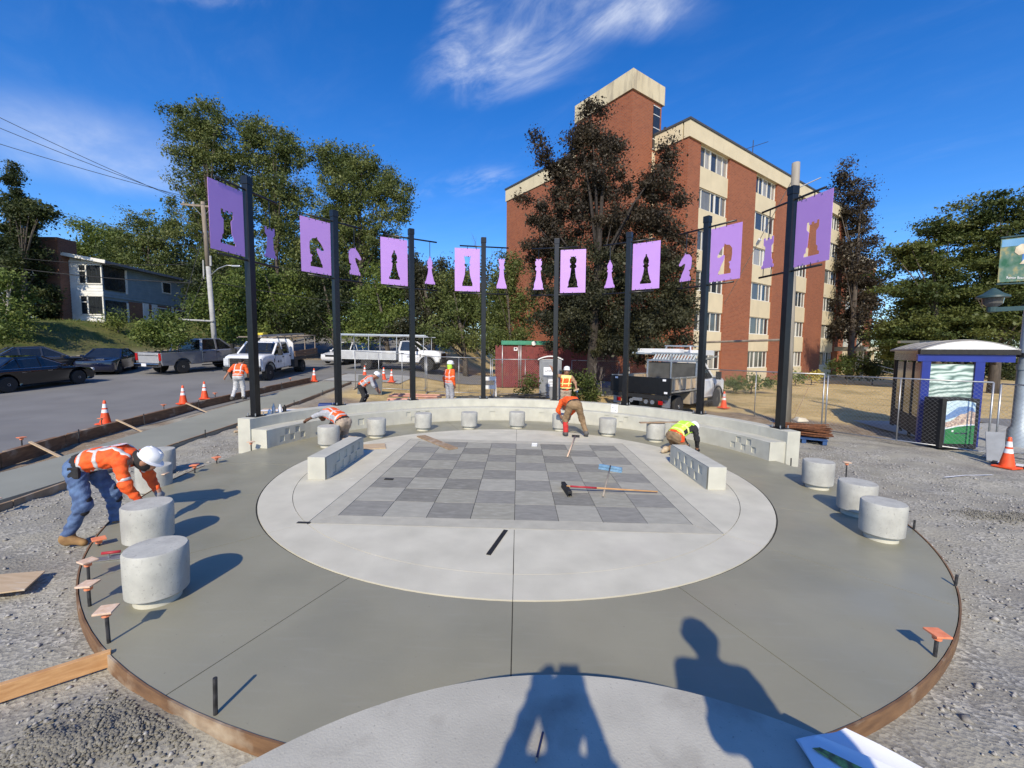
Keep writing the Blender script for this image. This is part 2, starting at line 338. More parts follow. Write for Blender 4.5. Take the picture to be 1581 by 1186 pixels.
def ground_mat():
    m = bpy.data.materials.new('ground'); m.use_nodes = True; nt = m.node_tree; n, l = nt.nodes, nt.links; b = n['Principled BSDF']
    b.inputs['Roughness'].default_value = 0.95; b.inputs['Specular IOR Level'].default_value = 0.2
    pos = N(n, 'ShaderNodeNewGeometry').outputs['Position']
    def noise(s, d=6, rgh=0.6):
        q = N(n, 'ShaderNodeTexNoise'); q.inputs['Scale'].default_value = s; q.inputs['Detail'].default_value = d; q.inputs['Roughness'].default_value = rgh; l.new(pos, q.inputs['Vector']); return q.outputs[0]
    def rng_(v, a, c, o0=0.0, o1=1.0):
        q = N(n, 'ShaderNodeMapRange'); q.inputs[1].default_value = a; q.inputs[2].default_value = c; q.inputs[3].default_value = o0; q.inputs[4].default_value = o1; l.new(v, q.inputs[0]); return q.outputs[0]
    def mix(f, a, c):
        q = N(n, 'ShaderNodeMix', data_type='RGBA')
        for k, v in (('A', a), ('B', c)):
            if isinstance(v, tuple): q.inputs[k].default_value = v+(1,)
            else: l.new(v, q.inputs[k])
        l.new(f, q.inputs['Factor']); return q.outputs['Result']
    vo = N(n, 'ShaderNodeTexVoronoi'); vo.inputs['Scale'].default_value = 34; vo.inputs['Randomness'].default_value = 1; l.new(pos, vo.inputs['Vector'])
    vo2 = N(n, 'ShaderNodeTexVoronoi'); vo2.inputs['Scale'].default_value = 75; l.new(pos, vo2.inputs['Vector'])
    sep = N(n, 'ShaderNodeSeparateColor'); l.new(vo.outputs['Color'], sep.inputs[0])
    stone = mix(rng_(sep.outputs[0], 0.1, 0.95), (0.20, 0.193, 0.17), (0.48, 0.46, 0.395))
    fines = mix(rng_(noise(0.7, 8), 0.35, 0.65), (0.40, 0.38, 0.31), (0.28, 0.265, 0.215))
    grav = mix(rng_(noise(2.2, 7), 0.40, 0.62), stone, fines)
    grav = mix(rng_(noise(0.5, 6), 0.52, 0.66, 0, 0.65), grav, (0.20, 0.185, 0.16))
    dirtc = mix(rng_(noise(3.0, 8), 0.35, 0.65), (0.30, 0.235, 0.165), (0.20, 0.155, 0.11))
    dirtc = mix(rng_(noise(9.0, 4), 0.55, 0.7, 0, 0.7), dirtc, stone)
    st = N(n, 'ShaderNodeMapping'); st.inputs['Scale'].default_value = (1, 1, 1); l.new(pos, st.inputs[0])
    gr = mix(rng_(noise(1.1, 8, 0.7), 0.34, 0.66), (0.64, 0.49, 0.245), (0.47, 0.345, 0.155))
    gr = mix(rng_(noise(0.33, 7), 0.50, 0.68, 0, 0.65), gr, (0.15, 0.135, 0.055))
    gr = mix(rng_(noise(26, 3), 0.5, 0.75, 0, 0.5), gr, (0.20, 0.145, 0.065))
    gg = mix(rng_(noise(1.3, 8), 0.35, 0.65), (0.065, 0.095, 0.022), (0.14, 0.135, 0.045))
    at = N(n, 'ShaderNodeAttribute', attribute_name='zone'); sp = N(n, 'ShaderNodeSeparateColor'); l.new(at.outputs['Color'], sp.inputs[0])
    c = mix(sp.outputs[1], grav, dirtc); c = mix(sp.outputs[0], c, gr); c = mix(sp.outputs[2], c, gg); c = mix(at.outputs['Alpha'], c, (0.19, 0.178, 0.148))
    l.new(c, b.inputs['Base Color'])
    bp = N(n, 'ShaderNodeBump'); bp.inputs['Strength'].default_value = 0.5; bp.inputs['Distance'].default_value = 0.016
    ad = N(n, 'ShaderNodeMath', operation='ADD'); l.new(vo.outputs['Distance'], ad.inputs[0]); l.new(noise(45, 5), ad.inputs[1]); l.new(ad.outputs[0], bp.inputs['Height']); l.new(bp.outputs[0], b.inputs['Normal'])
    return m
tag(link(me, 'ground', ground_mat(), None, True), kind='structure')
# loose stones near the camera and grass blades on the lawns: nobody could count them
def scatter(name, m, pts, base_v, base_f, smin, smax, kind='stuff', flat=(1, 1, 1), lift=0.3, parent=None):
    n = len(pts); bv = np.asarray(base_v, float); bf = np.asarray(base_f, int); k = len(bv)
    s = (smin+(smax-smin)*rng.random(n)**2.5)[:, None, None]
    a = rng.random(n)*2*np.pi; t = (rng.random(n)-0.5)*0.9
    v = bv[None]*s*(0.75+0.5*rng.random((n, 1, 3)))*np.array(flat)
    ct, st_ = np.cos(t)[:, None], np.sin(t)[:, None]; y, z = v[..., 1]*ct-v[..., 2]*st_, v[..., 1]*st_+v[..., 2]*ct
    ca_, sa = np.cos(a)[:, None], np.sin(a)[:, None]; x2, y2 = v[..., 0]*ca_-y*sa, v[..., 0]*sa+y*ca_
    V = np.stack([x2, y2, z], -1)+pts[:, None, :]+np.array([0, 0, 1])*s*lift
    F = bf[None]+(np.arange(n)*k)[:, None, None]
    return tag(link(np_mesh(name, V.reshape(-1, 3), F.reshape(-1, bf.shape[1])), name, m, parent), kind=kind)
octv = [(1, 0, 0), (0.2, 0.9, 0.1), (-0.9, 0.2, 0), (-0.1, -1, 0), (0.1, 0.1, 0.75), (0, 0, -0.7)]
octf = [(0,1,4),(1,2,4),(2,3,4),(3,0,4),(1,0,5),(2,1,5),(3,2,5),(0,3,5)]
def in_gravel(n, cond, box):
    P = np.stack([box[0]+(box[1]-box[0])*rng.random(n), box[2]+(box[3]-box[2])*rng.random(n)], 1)
    P = P[cond(P[:, 0], P[:, 1])]
    return np.column_stack([P, ground_z(P[:, 0], P[:, 1])])
off_plaza = lambda x, y: (np.hypot(x, y) > 6.03) & (np.hypot(x-0.34, y+8.03) > 2.35) & ~((np.hypot(x, y-0.3) < 6.5) & (y > 1.2)) & (x > -7.6)
near = lambda x, y: off_plaza(x, y) & (vnoise(x, y, 1.3)+0.25*rng.random(len(x)) > 0.42)
M_gravel = mat('gravel_stone', (0.46, 0.445, 0.41), (0.22, 0.215, 0.20), 0.95, 60, 3, 0.35, 0.65)
scatter('loose_gravel', M_gravel, in_gravel(30000, near, (-7.6, 9, -7.8, 3.5)), octv, octf, 0.006, 0.024)
M_gravel2 = mat('field_stone', (0.42, 0.40, 0.36), (0.15, 0.145, 0.14), 0.95, 12, 5, 0.35, 0.65)
scatter('field_stones', M_gravel2, in_gravel(2600, off_plaza, (-7.6, 10, -7.8, 4.5)), octv, octf, 0.014, 0.038)
M_clod = mat('mud_clod', (0.24, 0.228, 0.19), (0.15, 0.142, 0.118), 0.9, 30)
clp = []
for mx_, my_, ax_, ay_, h_ in MOUNDS:
    P = np.column_stack([mx_+rng.normal(size=3600)*ax_*0.5, my_+rng.normal(size=3600)*ay_*0.55]); P = P[off_plaza(P[:, 0], P[:, 1])]; clp.append(P)
clp = np.concatenate(clp); scatter('mud_clods', M_clod, np.column_stack([clp, ground_z(clp[:, 0], clp[:, 1])]), octv, octf, 0.004, 0.019)
M_blade = mat('dry_grass_blade', (0.56, 0.41, 0.19), (0.33, 0.25, 0.10), 0.9, 0.8, 6, transl=0.25)
lawn = lambda x, y: np.where(x > 6, y > 9.8-0.62*(x-8.0)+0.8*vnoise(x, y, 1.0), (y > 10.4) & (x > -7.5)) & (rng.random(len(x)) < np.clip(22/np.maximum(8, np.hypot(x, y+8)), 0, 1)**1.5)
blv = [(-0.10, 0, 0), (0.10, 0, 0), (0.02, 0.45, 1.0)]
scatter('dry_lawn_grass', M_blade, in_gravel(60000, lawn, (-7, 26, 4, 22)), blv, [(0, 1, 2)], 0.03, 0.10, lift=0.0)
M_gblade = mat('green_grass_blade', (0.12, 0.17, 0.035), (0.20, 0.20, 0.06), 0.9, 0.8, 6, transl=0.3)
hillg = lambda x, y: (x < -28.6)
scatter('hillside_grass', M_gblade, in_gravel(26000, hillg, (-48, -28, 8, 32)), blv, [(0, 1, 2)], 0.06, 0.22, lift=0.0)

# ------------------------------------------------------------------ roads and walks
def sheet(name, x0, x1, y0, y1, h, lift, m, thick=0.0):
    xs_ = np.linspace(x0, x1, max(2, int(abs(x1-x0)/h)+1)); ys_ = np.linspace(y0, y1, max(2, int(abs(y1-y0)/h)+1))
    A, B = np.meshgrid(xs_, ys_); Zz = ground_z(A, B, False)+lift; a, b = len(xs_), len(ys_)
    i = (np.arange(b-1)[:, None]*a+np.arange(a-1)[None, :]).ravel()
    return tag(link(np_mesh(name, np.stack([A, B, Zz], -1).reshape(-1, 3), np.stack([i, i+1, i+a+1, i+a], 1)), name, m, None, True), kind='structure')
sheet('road', -26.6, -11.15, -20, 80, 0.6, 0.012, M_asphalt)
sheet('side_road', -11.15, 7.0, 19.0, 27.5, 0.4, 0.03, M_asphalt)
M_apron = mat('apron_concrete', (0.40, 0.40, 0.37), (0.32, 0.32, 0.295), 0.85, 1.5, 7)
sheet('apron', -10.9, -6.6, 15.4, 18.9, 0.4, 0.035, M_apron)
sheet('shelter_walk', 12.4, 17.5, 3.0, 7.6, 0.5, 0.05, M_apron)
sheet('bus_lane', 17.5, 26.0, -14, 9.0, 0.6, 0.02, M_asphalt)
# the freshly poured walk: a slab with a broom-finished top
wk = MB(); pts_w = []
for t in range(0, 23):
    y = -7.5+t*1.0; x1 = np.interp(y, [-8, -1, 5, 11.3, 16], [-7.45, -7.75, -8.55, -8.95, -9.15]); x0 = np.interp(y, [-8, 0, 4, 7, 11, 16], [-9.0, -9.35, -10.35, -10.75, -10.75, -10.55])
    pts_w.append((x0, x1, y, float(street_z(y))+0.09))
for (a0, a1, ya, za), (b0, b1, yb, zb) in zip(pts_w[:-1], pts_w[1:]):
    wk.add([(a0, ya, za-0.2), (a1, ya, za-0.2), (b1, yb, zb-0.2), (b0, yb, zb-0.2), (a0, ya, za), (a1, ya, za), (b1, yb, zb), (b0, yb, zb)], [(4, 5, 6, 7), (0, 4, 7, 3), (1, 2, 6, 5), (0, 1, 5, 4), (2, 3, 7, 6)])
tag(wk.build('walk', M_walk), kind='structure')
tag(MB().bar((-26.75, -20, 0.0), (-26.75, 4.8, 0.0), 0.22, 0.3).bar((-26.75, 4.8, 0.0), (-26.75, 60, 3.03), 0.22, 0.3).build('kerb', M_apron), kind='structure')

# ------------------------------------------------------------------ the round plaza
SQ = 0.61; RJ, RD, RW = 3.86, 4.32, 5.96
plaza = tag(MB().lathe([(0.01, -0.16), (RW-0.02, -0.16), (RW-0.02, -0.016), (0.01, -0.016)], 96).build('plaza', M_joint), kind='structure')
tile_me = {}
def slab(poly, name, m, z1=0.0, z0=-0.10, bev=0.0):
    return MB().prism(poly, z0, z1).build(name, m, plaza, bevel=bev)
gap = 0.006
tb = MB().box((0, 0, -0.05), (SQ-gap, SQ-gap, 0.1)).build('tile', M_tile_d[0], plaza, bevel=0.004)
tmeshes = []
for m in M_tile_d+M_tile_l:
    q = tb.data.copy(); q.materials.clear(); q.materials.append(m); tmeshes.append(q)
bpy.data.objects.remove(tb)
for i in range(8):
    for j in range(8):
        dark = (i+j) % 2 == 0
        o = bpy.data.objects.new('tile', random.choice(tmeshes[:3] if dark else tmeshes[3:])); col.objects.link(o); o.parent = plaza
        o.location = ((i-3.5)*SQ, (j-3.5)*SQ, 0.0005*random.random())
B0, B1 = 4*SQ, 2.727
for k in range(4):
    M = Matrix.Rotation(k*math.pi/2, 3, 'Z'); e = 0.004
    poly = [M@Vector(p) for p in ((-B1+e, -B1+e, 0), (B1-e, -B1+e, 0), (B0-e, -B0-e, 0), (-B0+e, -B0-e, 0))]
    slab([(p.x, p.y) for p in poly], 'border_strip', M_frame, 0.001)
def arc(r, a0, a1, n): return [(r*math.sin(a0+(a1-a0)*i/n), r*math.cos(a0+(a1-a0)*i/n)) for i in range(n+1)]
def sector(r0, r1, a0, a1, name, m, z1, gapm=0.006, n=14, z0=-0.1):
    g0, g1 = gapm/2/r0, gapm/2/r1
    slab(arc(r0+0.003, a0+g0, a1-g0, n)+arc(r1-0.003, a1-g1, a0+g1, n), name, m, z1, z0)
# circular segments between the square border and the ring joint, split where the photo shows a joint
for k in range(4):
    c0, half = R(90*k), R(45)
    ths = [c0-half+2*half*i/40 for i in range(41)]
    rr = [min(RJ-0.004, 9) for _ in ths]
    def seg(t0, t1):
        n = 90; outer = []; inner = []
        for i in range(n+1):
            t = t0+(t1-t0)*i/n; d = (B1+0.006)/math.cos(t-c0)
            if d < RJ-0.004:
                outer.append(((RJ-0.004)*math.sin(t), (RJ-0.004)*math.cos(t))); inner.append((d*math.sin(t), d*math.cos(t)))
        slab(inner+outer[::-1], 'slab_segment', M_dry, 0.0)
    e = 0.0012
    if k in (0, 2): seg(c0-half, c0-e); seg(c0+e, c0+half)
    else:
        cut = [c0-half, c0-R(15), c0+R(18), c0+half]
        for a, b in zip(cut[:-1], cut[1:]): seg(a+e, b-e)
for i in range(8): sector(RJ+0.002, RD, R(45*i), R(45*(i+1)), 'rim_slab', M_dry, 0.001, 0.006, 16)
for i in range(16): sector(RD+0.014, RW, R(22.5*i), R(22.5*(i+1)), 'ring_slab', M_wet, -0.004, 0.009, 12)
# thin form around the ring edge
ring_form = empty('edge_form', (0, 0, 0), label='curved brown form board bent around the edge of the fresh concrete ring', cat='form board')
def curved_board(a0, a1, r, z0, z1, th, m, name, parent, n=14):
    mb = MB(); P = arc(r, a0, a1, n); Q = arc(r+th, a0, a1, n)
    mb.prism(P+Q[::-1], z0, z1); return mb.build(name, m, parent)
fb = [(-173, -138), (-137.8, -112), (-111.8, -92), (94, 118), (118.2, 143), (143.2, 173)]
for a, b in fb: curved_board(R(a), R(b), RW+0.004, -0.17, 0.004, 0.014, M_wood, 'board', ring_form)
# raised round stage in the foreground
SC, SR, SH = (0.34, -8.03), 2.30, 0.42
stage = tag(MB().lathe([(0.01, -0.2), (SR, -0.2), (SR, SH-0.012), (SR-0.012, SH), (0.01, SH)], 128, (SC[0], SC[1], 0)).build('stage', M_stage, auto=40), 'broad round raised concrete stage in the foreground with a pencil lying on it', 'stage')

# ------------------------------------------------------------------ curved seat wall
WC = (0.0, 0.3); RB, RS, RO, ZS, ZT = 5.72, 6.12, 6.44, 0.42, 0.66
def relief(name, m, parent, s0, s1, z0, z1, pos, rects, depth, extra=()):   # a face with squares let into it
    S = sorted(set([s0, s1]+[v for r_ in rects for v in r_[:2]]+list(extra))); Zb = sorted(set([z0, z1]+[v for r_ in rects for v in r_[2:]]))
    S = [s for s in S if s0 <= s <= s1]
    def dep(i, j):
        if not (0 <= i < len(S)-1 and 0 <= j < len(Zb)-1): return 0.0
        a, b = (S[i]+S[i+1])/2, (Zb[j]+Zb[j+1])/2
        return depth if any(r_[0] < a < r_[1] and r_[2] < b < r_[3] for r_ in rects) else 0.0
    mb = MB()
    for i in range(len(S)-1):
        for j in range(len(Zb)-1):
            d = dep(i, j); mb.add([pos(S[i], Zb[j], d), pos(S[i+1], Zb[j], d), pos(S[i+1], Zb[j+1], d), pos(S[i], Zb[j+1], d)], [(0, 1, 2, 3)])
            for (ni, nj, p, q) in ((i+1, j, (S[i+1], Zb[j]), (S[i+1], Zb[j+1])), (i, j+1, (S[i], Zb[j+1]), (S[i+1], Zb[j+1]))):
                e = dep(ni, nj)
                if e != d and (ni < len(S)-1) and (nj < len(Zb)-1):
                    mb.add([pos(*p, d), pos(*q, d), pos(*q, e), pos(*p, e)], [(0, 1, 2, 3)])
    return mb.build(name, m, parent)
AW0, AW1 = -80.2, 80.2
wall = empty('seat_wall', (0, 6.2, 0), label='long curved concrete seat wall with square recesses, carrying the banner poles', cat='seat wall')
def wpt(r, a, z): return (WC[0]+r*math.sin(R(a)), WC[1]+r*math.cos(R(a))-6.2, z)
def checker(a_c, n_low, n_up, up_first=False, sz=0.155, zb=0.055):
    out = []; w = math.degrees(sz/RB)
    n = n_low+n_up
    for i in range(n):
        low = (i % 2 == 0) != up_first; c = a_c+(i-(n-1)/2)*w*1.0
        z = zb if low else zb+sz
        out.append((c-w*0.43, c+w*0.43, z+0.008, z+sz-0.008))
    return out
rects = checker(-72.5, 3, 2)+checker(72.5, 3, 2)+checker(-33, 2, 3, True)+checker(33, 2, 3, True)+checker(0, 2, 1)
rects += [(-9.2, -7.4, 0.11, 0.29), (7.4, 9.2, 0.11, 0.29), (-52.2, -50.4, 0.11, 0.29), (50.4, 52.2, 0.11, 0.29)]
angs = [AW0+(AW1-AW0)*i/110 for i in range(111)]
relief('bench_face', M_cast, wall, AW0, AW1, -0.12, ZS-0.012, lambda a, z, d: wpt(RB+d, a, z), rects, 0.022, angs)
def ring_strip(name, prof, m, a0=AW0, a1=AW1, n=110, parent=wall, close=False):   # prof of (r,z) swept round the wall
    mb = MB(); k = len(prof)
    for i in range(n+1):
        a = a0+(a1-a0)*i/n; mb.v += [wpt(r, a, z) for r, z in prof]
    for i in range(n):
        for j in range(k-1 if not close else k):
            p = i*k+j; q = i*k+(j+1) % k; mb.f.append((p, q, q+k, p+k))
    if close: mb.f.append(tuple(range(k-1, -1, -1))); mb.f.append(tuple(n*k+j for j in range(k)))
    return mb.build(name, m, parent)
ring_strip('bench_seat', [(RB, ZS-0.012), (RB+0.012, ZS), (RS, ZS), (RS, -0.15), (RB+0.05, -0.15), (RB+0.05, ZS-0.012)], M_cast, close=True)
E0 = 0.35
ring_strip('backrest', [(RS+0.002, -0.15), (RS+0.002, ZT-0.012), (RS+0.014, ZT), (RO-0.012, ZT), (RO, ZT-0.012), (RO, -0.15)], M_cast, AW0-E0, AW1+E0, close=True)
for a in (AW0, AW1):                            # cast end of the bench
    mb = MB(); s = -0.02 if a < 0 else 0.02
    q = [wpt(r, a+s, z) for r, z in ((RB, -0.15), (RS, -0.15), (RS, ZS-0.002), (RB+0.01, ZS-0.002))]; mb.add(q, [(0, 1, 2, 3)]); mb.build('bench_end', M_cast, wall)
# straight benches on the disc
for sx, lb in ((-1, 'left'), (1, 'right')):
    x0, x1, y0, y1 = (3.30, 3.63, -0.90, 0.88)
    be = empty('bench', (sx*3.465, -0.01, 0), label='straight concrete bench on the %s side of the chess board' % lb, cat='bench', group='straight benches beside the board')
    hw, hl = 0.165, 0.89
    MB().box((sx*0.012, 0, 0.2), (2*hw-0.024, 2*hl, 0.40)).build('block', M_cast, be, bevel=0.006)
    rc = []
    for i in range(8):
        c = -0.60+i*0.165; z = 0.035 if i % 2 else 0.20
        rc.append((c-0.074, c+0.074, z, z+0.15))
    relief('checker_face', M_cast, be, -hl+0.004, hl-0.004, 0.004, 0.394, (lambda s_, z, d: (-sx*(hw-d), s_*(sx), z)), rc, 0.02)
# stools
def make_stool():
    r = empty('stool', (0, 0, 0))
    MB().lathe([(0.01, 0.075), (0.222, 0.075), (0.234, 0.088), (0.24, 0.30), (0.240, 0.470), (0.228, 0.488), (0.01, 0.490)], 40).build('drum', M_stool, r, auto=40)
    MB().lathe([(0.01, -0.02), (0.178, -0.02), (0.178, 0.076), (0.01, 0.076)], 32).build('foot', M_dry, r, auto=40)
    return r
def copy_tree(o, parent=None):
    c = o.copy(); col.objects.link(c); c.parent = parent
    for ch in list(o.children): copy_tree(ch, c)
    return c
stool0 = make_stool()
stools = [((-3.24, -4.44), 'nearest concrete stool at left, in front of the bent worker'), ((-4.22, -3.42), 'concrete stool second from the left front, just below the bent worker'),
 ((-5.95, -1.35), 'concrete stool standing on gravel behind the bent worker, outside the ring'), ((-6.75, -0.3), 'farthest left concrete stool on gravel, mostly hidden behind another stool'),
 ((-4.39, 1.62), 'concrete stool beside the worker kneeling at the left bench'), ((-3.67, 2.82), 'concrete stool behind the kneeling worker\'s boots at left'), ((-2.69, 3.93), 'concrete stool in the curved row left of the single square recess'),
 ((-1.41, 4.36), 'concrete stool covering the large square recess left of centre'), ((0.01, 4.66), 'middle concrete stool of the curved row below the centre of the wall'), ((1.30, 4.42), 'concrete stool half hidden behind the khaki trousers worker'),
 ((2.58, 3.82), 'concrete stool right of the khaki trousers worker'), ((5.40, -0.60), 'rearmost of three concrete stools at right, nearest the seat wall end'),
 ((5.10, -1.85), 'middle of three concrete stools grouped at right'), ((4.76, -2.70), 'nearest of three concrete stools at right by the form stake')]
for i, ((x, y), lb) in enumerate(stools):
    o = stool0 if i == 0 else copy_tree(stool0)
    out = math.hypot(x, y) > 5.9
    o.location = (x, y, (gz(x, y)-0.02) if out else -0.004); o.rotation_euler = (0, 0, random.random()*6); tag(o, lb, 'stool', 'round concrete stools around the plaza')
ts = copy_tree(stool0); ts.location = (3.72, 3.15, -0.003); ts.rotation_euler = (R(0), R(0), R(40))
tag(ts, 'concrete stool at right with a loose board leaning over its top', 'stool', 'round concrete stools around the plaza')
# ------------------------------------------------------------------ banner poles
M_purple = mat('purple_panel', (0.49, 0.265, 0.67), (0.47, 0.25, 0.65), 0.36, 3, spec=0.9)
def sym(half): return [(x*0.57, z) for x, z in half]+[(-x*0.57, z) for x, z in half[::-1] if x > 0]
ROOK = [(x*1.3, z) for x, z in sym([(0.0, 0.0), (0.30, 0.0), (0.30, 0.09), (0.23, 0.12), (0.23, 0.24), (0.17, 0.30), (0.145, 0.70), (0.20, 0.75), (0.24, 0.79), (0.24, 1.0), (0.15, 1.0), (0.15, 0.92), (0.055, 0.92), (0.055, 0.985), (0.0, 0.985)])]
BISHOP = sym([(0.0, 0.0), (0.30, 0.0), (0.30, 0.07), (0.23, 0.13), (0.21, 0.2), (0.13, 0.38), (0.10, 0.55), (0.16, 0.58), (0.16, 0.62), (0.10, 0.65), (0.15, 0.70), (0.155, 0.78), (0.10, 0.87), (0.035, 0.93), (0.05, 0.965), (0.0, 1.0)])
QUEEN = sym([(0.0, 0.0), (0.30, 0.0), (0.30, 0.09), (0.24, 0.18), (0.15, 0.38), (0.115, 0.64), (0.17, 0.67), (0.17, 0.72), (0.12, 0.75), (0.16, 0.86), (0.20, 0.99), (0.11, 0.945), (0.06, 0.985), (0.0, 0.95)])
KING = sym([(0.0, 0.0), (0.31, 0.0), (0.31, 0.04), (0.26, 0.06), (0.26, 0.18), (0.17, 0.34), (0.12, 0.58), (0.10, 0.60), (0.19, 0.64), (0.19, 0.70), (0.11, 0.74), (0.19, 0.80), (0.20, 0.90), (0.13, 0.94), (0.17, 1.0), (0.08, 0.97), (0.0, 0.99)])
KNIGHT = [(x*0.62, z) for x, z in [(-0.27, 0), (0.29, 0), (0.28, 0.10), (0.22, 0.15), (0.20, 0.24), (0.06, 0.46), (0.02, 0.60), (0.08, 0.63), (0.24, 0.56), (0.34, 0.57), (0.36, 0.62), (0.22, 0.80), (0.07, 0.93), (0.05, 1.0), (-0.02, 0.95), (-0.18, 0.92), (-0.29, 0.80), (-0.30, 0.60), (-0.27, 0.40), (-0.16, 0.37), (-0.22, 0.31), (-0.20, 0.18), (-0.27, 0.12)]]
names = [('rook', ROOK), ('knight', KNIGHT), ('bishop', BISHOP), ('queen', QUEEN), ('king', KING), ('bishop', BISHOP), ('knight', KNIGHT), ('rook', ROOK)]
PA = [-77.4, -54.8, -32.8, -10.8, 11.9, 33.6, 55.4, 76.9]
ords = ['far left', 'second from left', 'third from left', 'left of the two middle', 'right of the two middle', 'third from right', 'second from right', 'far right']
PHT = 5.44
for i, a in enumerate(PA):
    rad = R(a); s = -1 if a < 0 else 1
    po = empty('banner_pole', (WC[0]+6.28*math.sin(rad), WC[1]+6.28*math.cos(rad), ZT), -rad,
               'tall black pole with purple %s panel, %s on the seat wall' % (names[i][0], ords[i]), 'banner pole', 'black chess banner poles on the seat wall', lean=True)
    MB().box((0, 0, PHT/2), (0.15, 0.15, PHT-0.04)).build('pole', M_black, po, bevel=0.008)
    MB().box((0, 0, PHT-0.09), (0.172, 0.172, 0.18)).build('cap', M_black, po, bevel=0.008)
    MB().box((0, 0, 0.014), (0.30, 0.28, 0.02)).build('base_plate', M_black, po, bevel=0.004)
    bolt = None
    for bx in (-0.115, 0.115):
        for by in (-0.105, 0.105):
            if bolt is None: bolt = MB().lathe([(0.014, 0.02), (0.014, 0.085), (0.004, 0.09)], 8).build('bolt', M_steel, po); b_ = bolt
            else: b_ = share(bolt, 'bolt', po)
            b_.location = (bx, by, 0)
    zu, zl = PHT-0.30, PHT-1.86
    for nm, z in (('upper_arm', zu), ('lower_arm', zl)):
        MB().tube([(-s*0.86, 0, z), (s*0.80, 0, z)], 0.024, 10).build(nm, M_black, po, True)
    pw, ph = 0.84, 1.42; cx, zt = s*(0.085+0.04+pw/2), zu-0.075; zb = zt-ph
    hsc = dict(rook=0.72, knight=0.80, bishop=0.90, queen=1.02, king=1.04)[names[i][0]]; xsc = 0.82 if names[i][0] == 'rook' else 1.0
    poly = [(x*xsc, z*hsc) for x, z in names[i][1]]
    if names[i][0] == 'knight' and s > 0: poly = [(-x, z) for x, z in poly][::-1]
    hole = [(cx+x*1.0, zb+0.17+z) for x, z in poly]
    pn = plate('panel', [(cx-pw/2, zb), (cx+pw/2, zb), (cx+pw/2, zt), (cx-pw/2, zt)], [hole], 0.008, M_purple, po)
    hx = -s*0.62; hz = zb+0.13
    hp = plate('hanging_piece', [(hx+x, hz+z) for x, z in poly], [], 0.008, M_purple, po)
    cl = MB()
    for c in (cx-pw*0.36, cx, cx+pw*0.36):
        if abs(c) < 0.80:
            cl.tube([(c, 0, zu-0.02), (c, 0, zt-0.03)], 0.010, 6); cl.tube([(c, 0, zl+0.02), (c, 0, zb+0.03)], 0.010, 6)
    cl.tube([(hx, 0, zu-0.02), (hx, 0, hz+hsc*0.94)], 0.011, 6)
    for c in (hx-0.12, hx+0.12): cl.tube([(c, 0, zl+0.02), (c, 0, hz+0.03)], 0.009, 6)
    cl.build('hanger_rods', M_black, po)
    rv = MB()
    for c in (cx-pw*0.22, cx+pw*0.22):
        for z in (zt-0.03, zb+0.03): rv.box((c, -0.008, z), (0.022, 0.012, 0.022))
    rv.build('rivets', M_steel, po)

# ------------------------------------------------------------------ brick apartment building
def brick_mat(name, ca, cb, mortar, sc):
    m = bpy.data.materials.new(name); m.use_nodes = True; nt = m.node_tree; n, l = nt.nodes, nt.links; b = n['Principled BSDF']
    b.inputs['Roughness'].default_value = 0.9; b.inputs['Specular IOR Level'].default_value = 0.25
    tc = N(n, 'ShaderNodeTexCoord'); sp = N(n, 'ShaderNodeSeparateXYZ'); l.new(tc.outputs['Object'], sp.inputs[0])
    ad = N(n, 'ShaderNodeMath', operation='ADD'); l.new(sp.outputs[0], ad.inputs[0]); l.new(sp.outputs[1], ad.inputs[1])
    cb_ = N(n, 'ShaderNodeCombineXYZ'); l.new(ad.outputs[0], cb_.inputs[0]); l.new(sp.outputs[2], cb_.inputs[1])
    bt = N(n, 'ShaderNodeTexBrick'); bt.inputs['Scale'].default_value = sc; bt.inputs['Color1'].default_value = ca+(1,); bt.inputs['Color2'].default_value = cb+(1,); bt.inputs['Mortar'].default_value = mortar+(1,)
    bt.inputs['Mortar Size'].default_value = 0.016; bt.inputs['Brick Width'].default_value = 0.30; bt.inputs['Row Height'].default_value = 0.10; bt.inputs['Bias'].default_value = 0.0
    l.new(cb_.outputs[0], bt.inputs['Vector'])
    no = N(n, 'ShaderNodeTexNoise'); no.inputs['Scale'].default_value = 0.35; no.inputs['Detail'].default_value = 8; l.new(tc.outputs['Object'], no.inputs['Vector'])
    r = N(n, 'ShaderNodeMapRange'); r.inputs[1].default_value = 0.5; r.inputs[2].default_value = 0.75; r.inputs[4].default_value = 0.35; l.new(no.outputs[0], r.inputs[0])
    mx = N(n, 'ShaderNodeMix', data_type='RGBA'); mx.inputs['B'].default_value = (ca[0]*1.05+0.02, ca[1]*1.2+0.03, ca[2]*1.2+0.025, 1); l.new(bt.outputs['Color'], mx.inputs['A']); l.new(r.outputs[0], mx.inputs['Factor'])
    l.new(mx.outputs['Result'], b.inputs['Base Color'])
    bp = N(n, 'ShaderNodeBump'); bp.inputs['Strength'].default_value = 0.5; bp.inputs['Distance'].default_value = 0.02; l.new(bt.outputs['Fac'], bp.inputs['Height']); bp.invert = True; l.new(bp.outputs[0], b.inputs['Normal'])
    return m
M_band = mat('stained_band', (0.66, 0.57, 0.39), (0.56, 0.48, 0.32), 0.9, 0.9, 7, 0.3, 0.7, extra=patch(2.2, 0.48, 0.66, (0.30, 0.26, 0.19), 0.65, 9, stretch=(1, 1, 0.22)))
M_brick = brick_mat('red_brick', (0.35, 0.098, 0.042), (0.25, 0.065, 0.030), (0.26, 0.15, 0.10), 1.0)
M_cream = mat('cream_stucco', (0.66, 0.57, 0.39), (0.58, 0.50, 0.34), 0.9, 0.9, 7, 0.3, 0.7, extra=patch(1.5, 0.58, 0.75, (0.45, 0.39, 0.27), 0.5, 7, stretch=(1, 1, 0.2)))
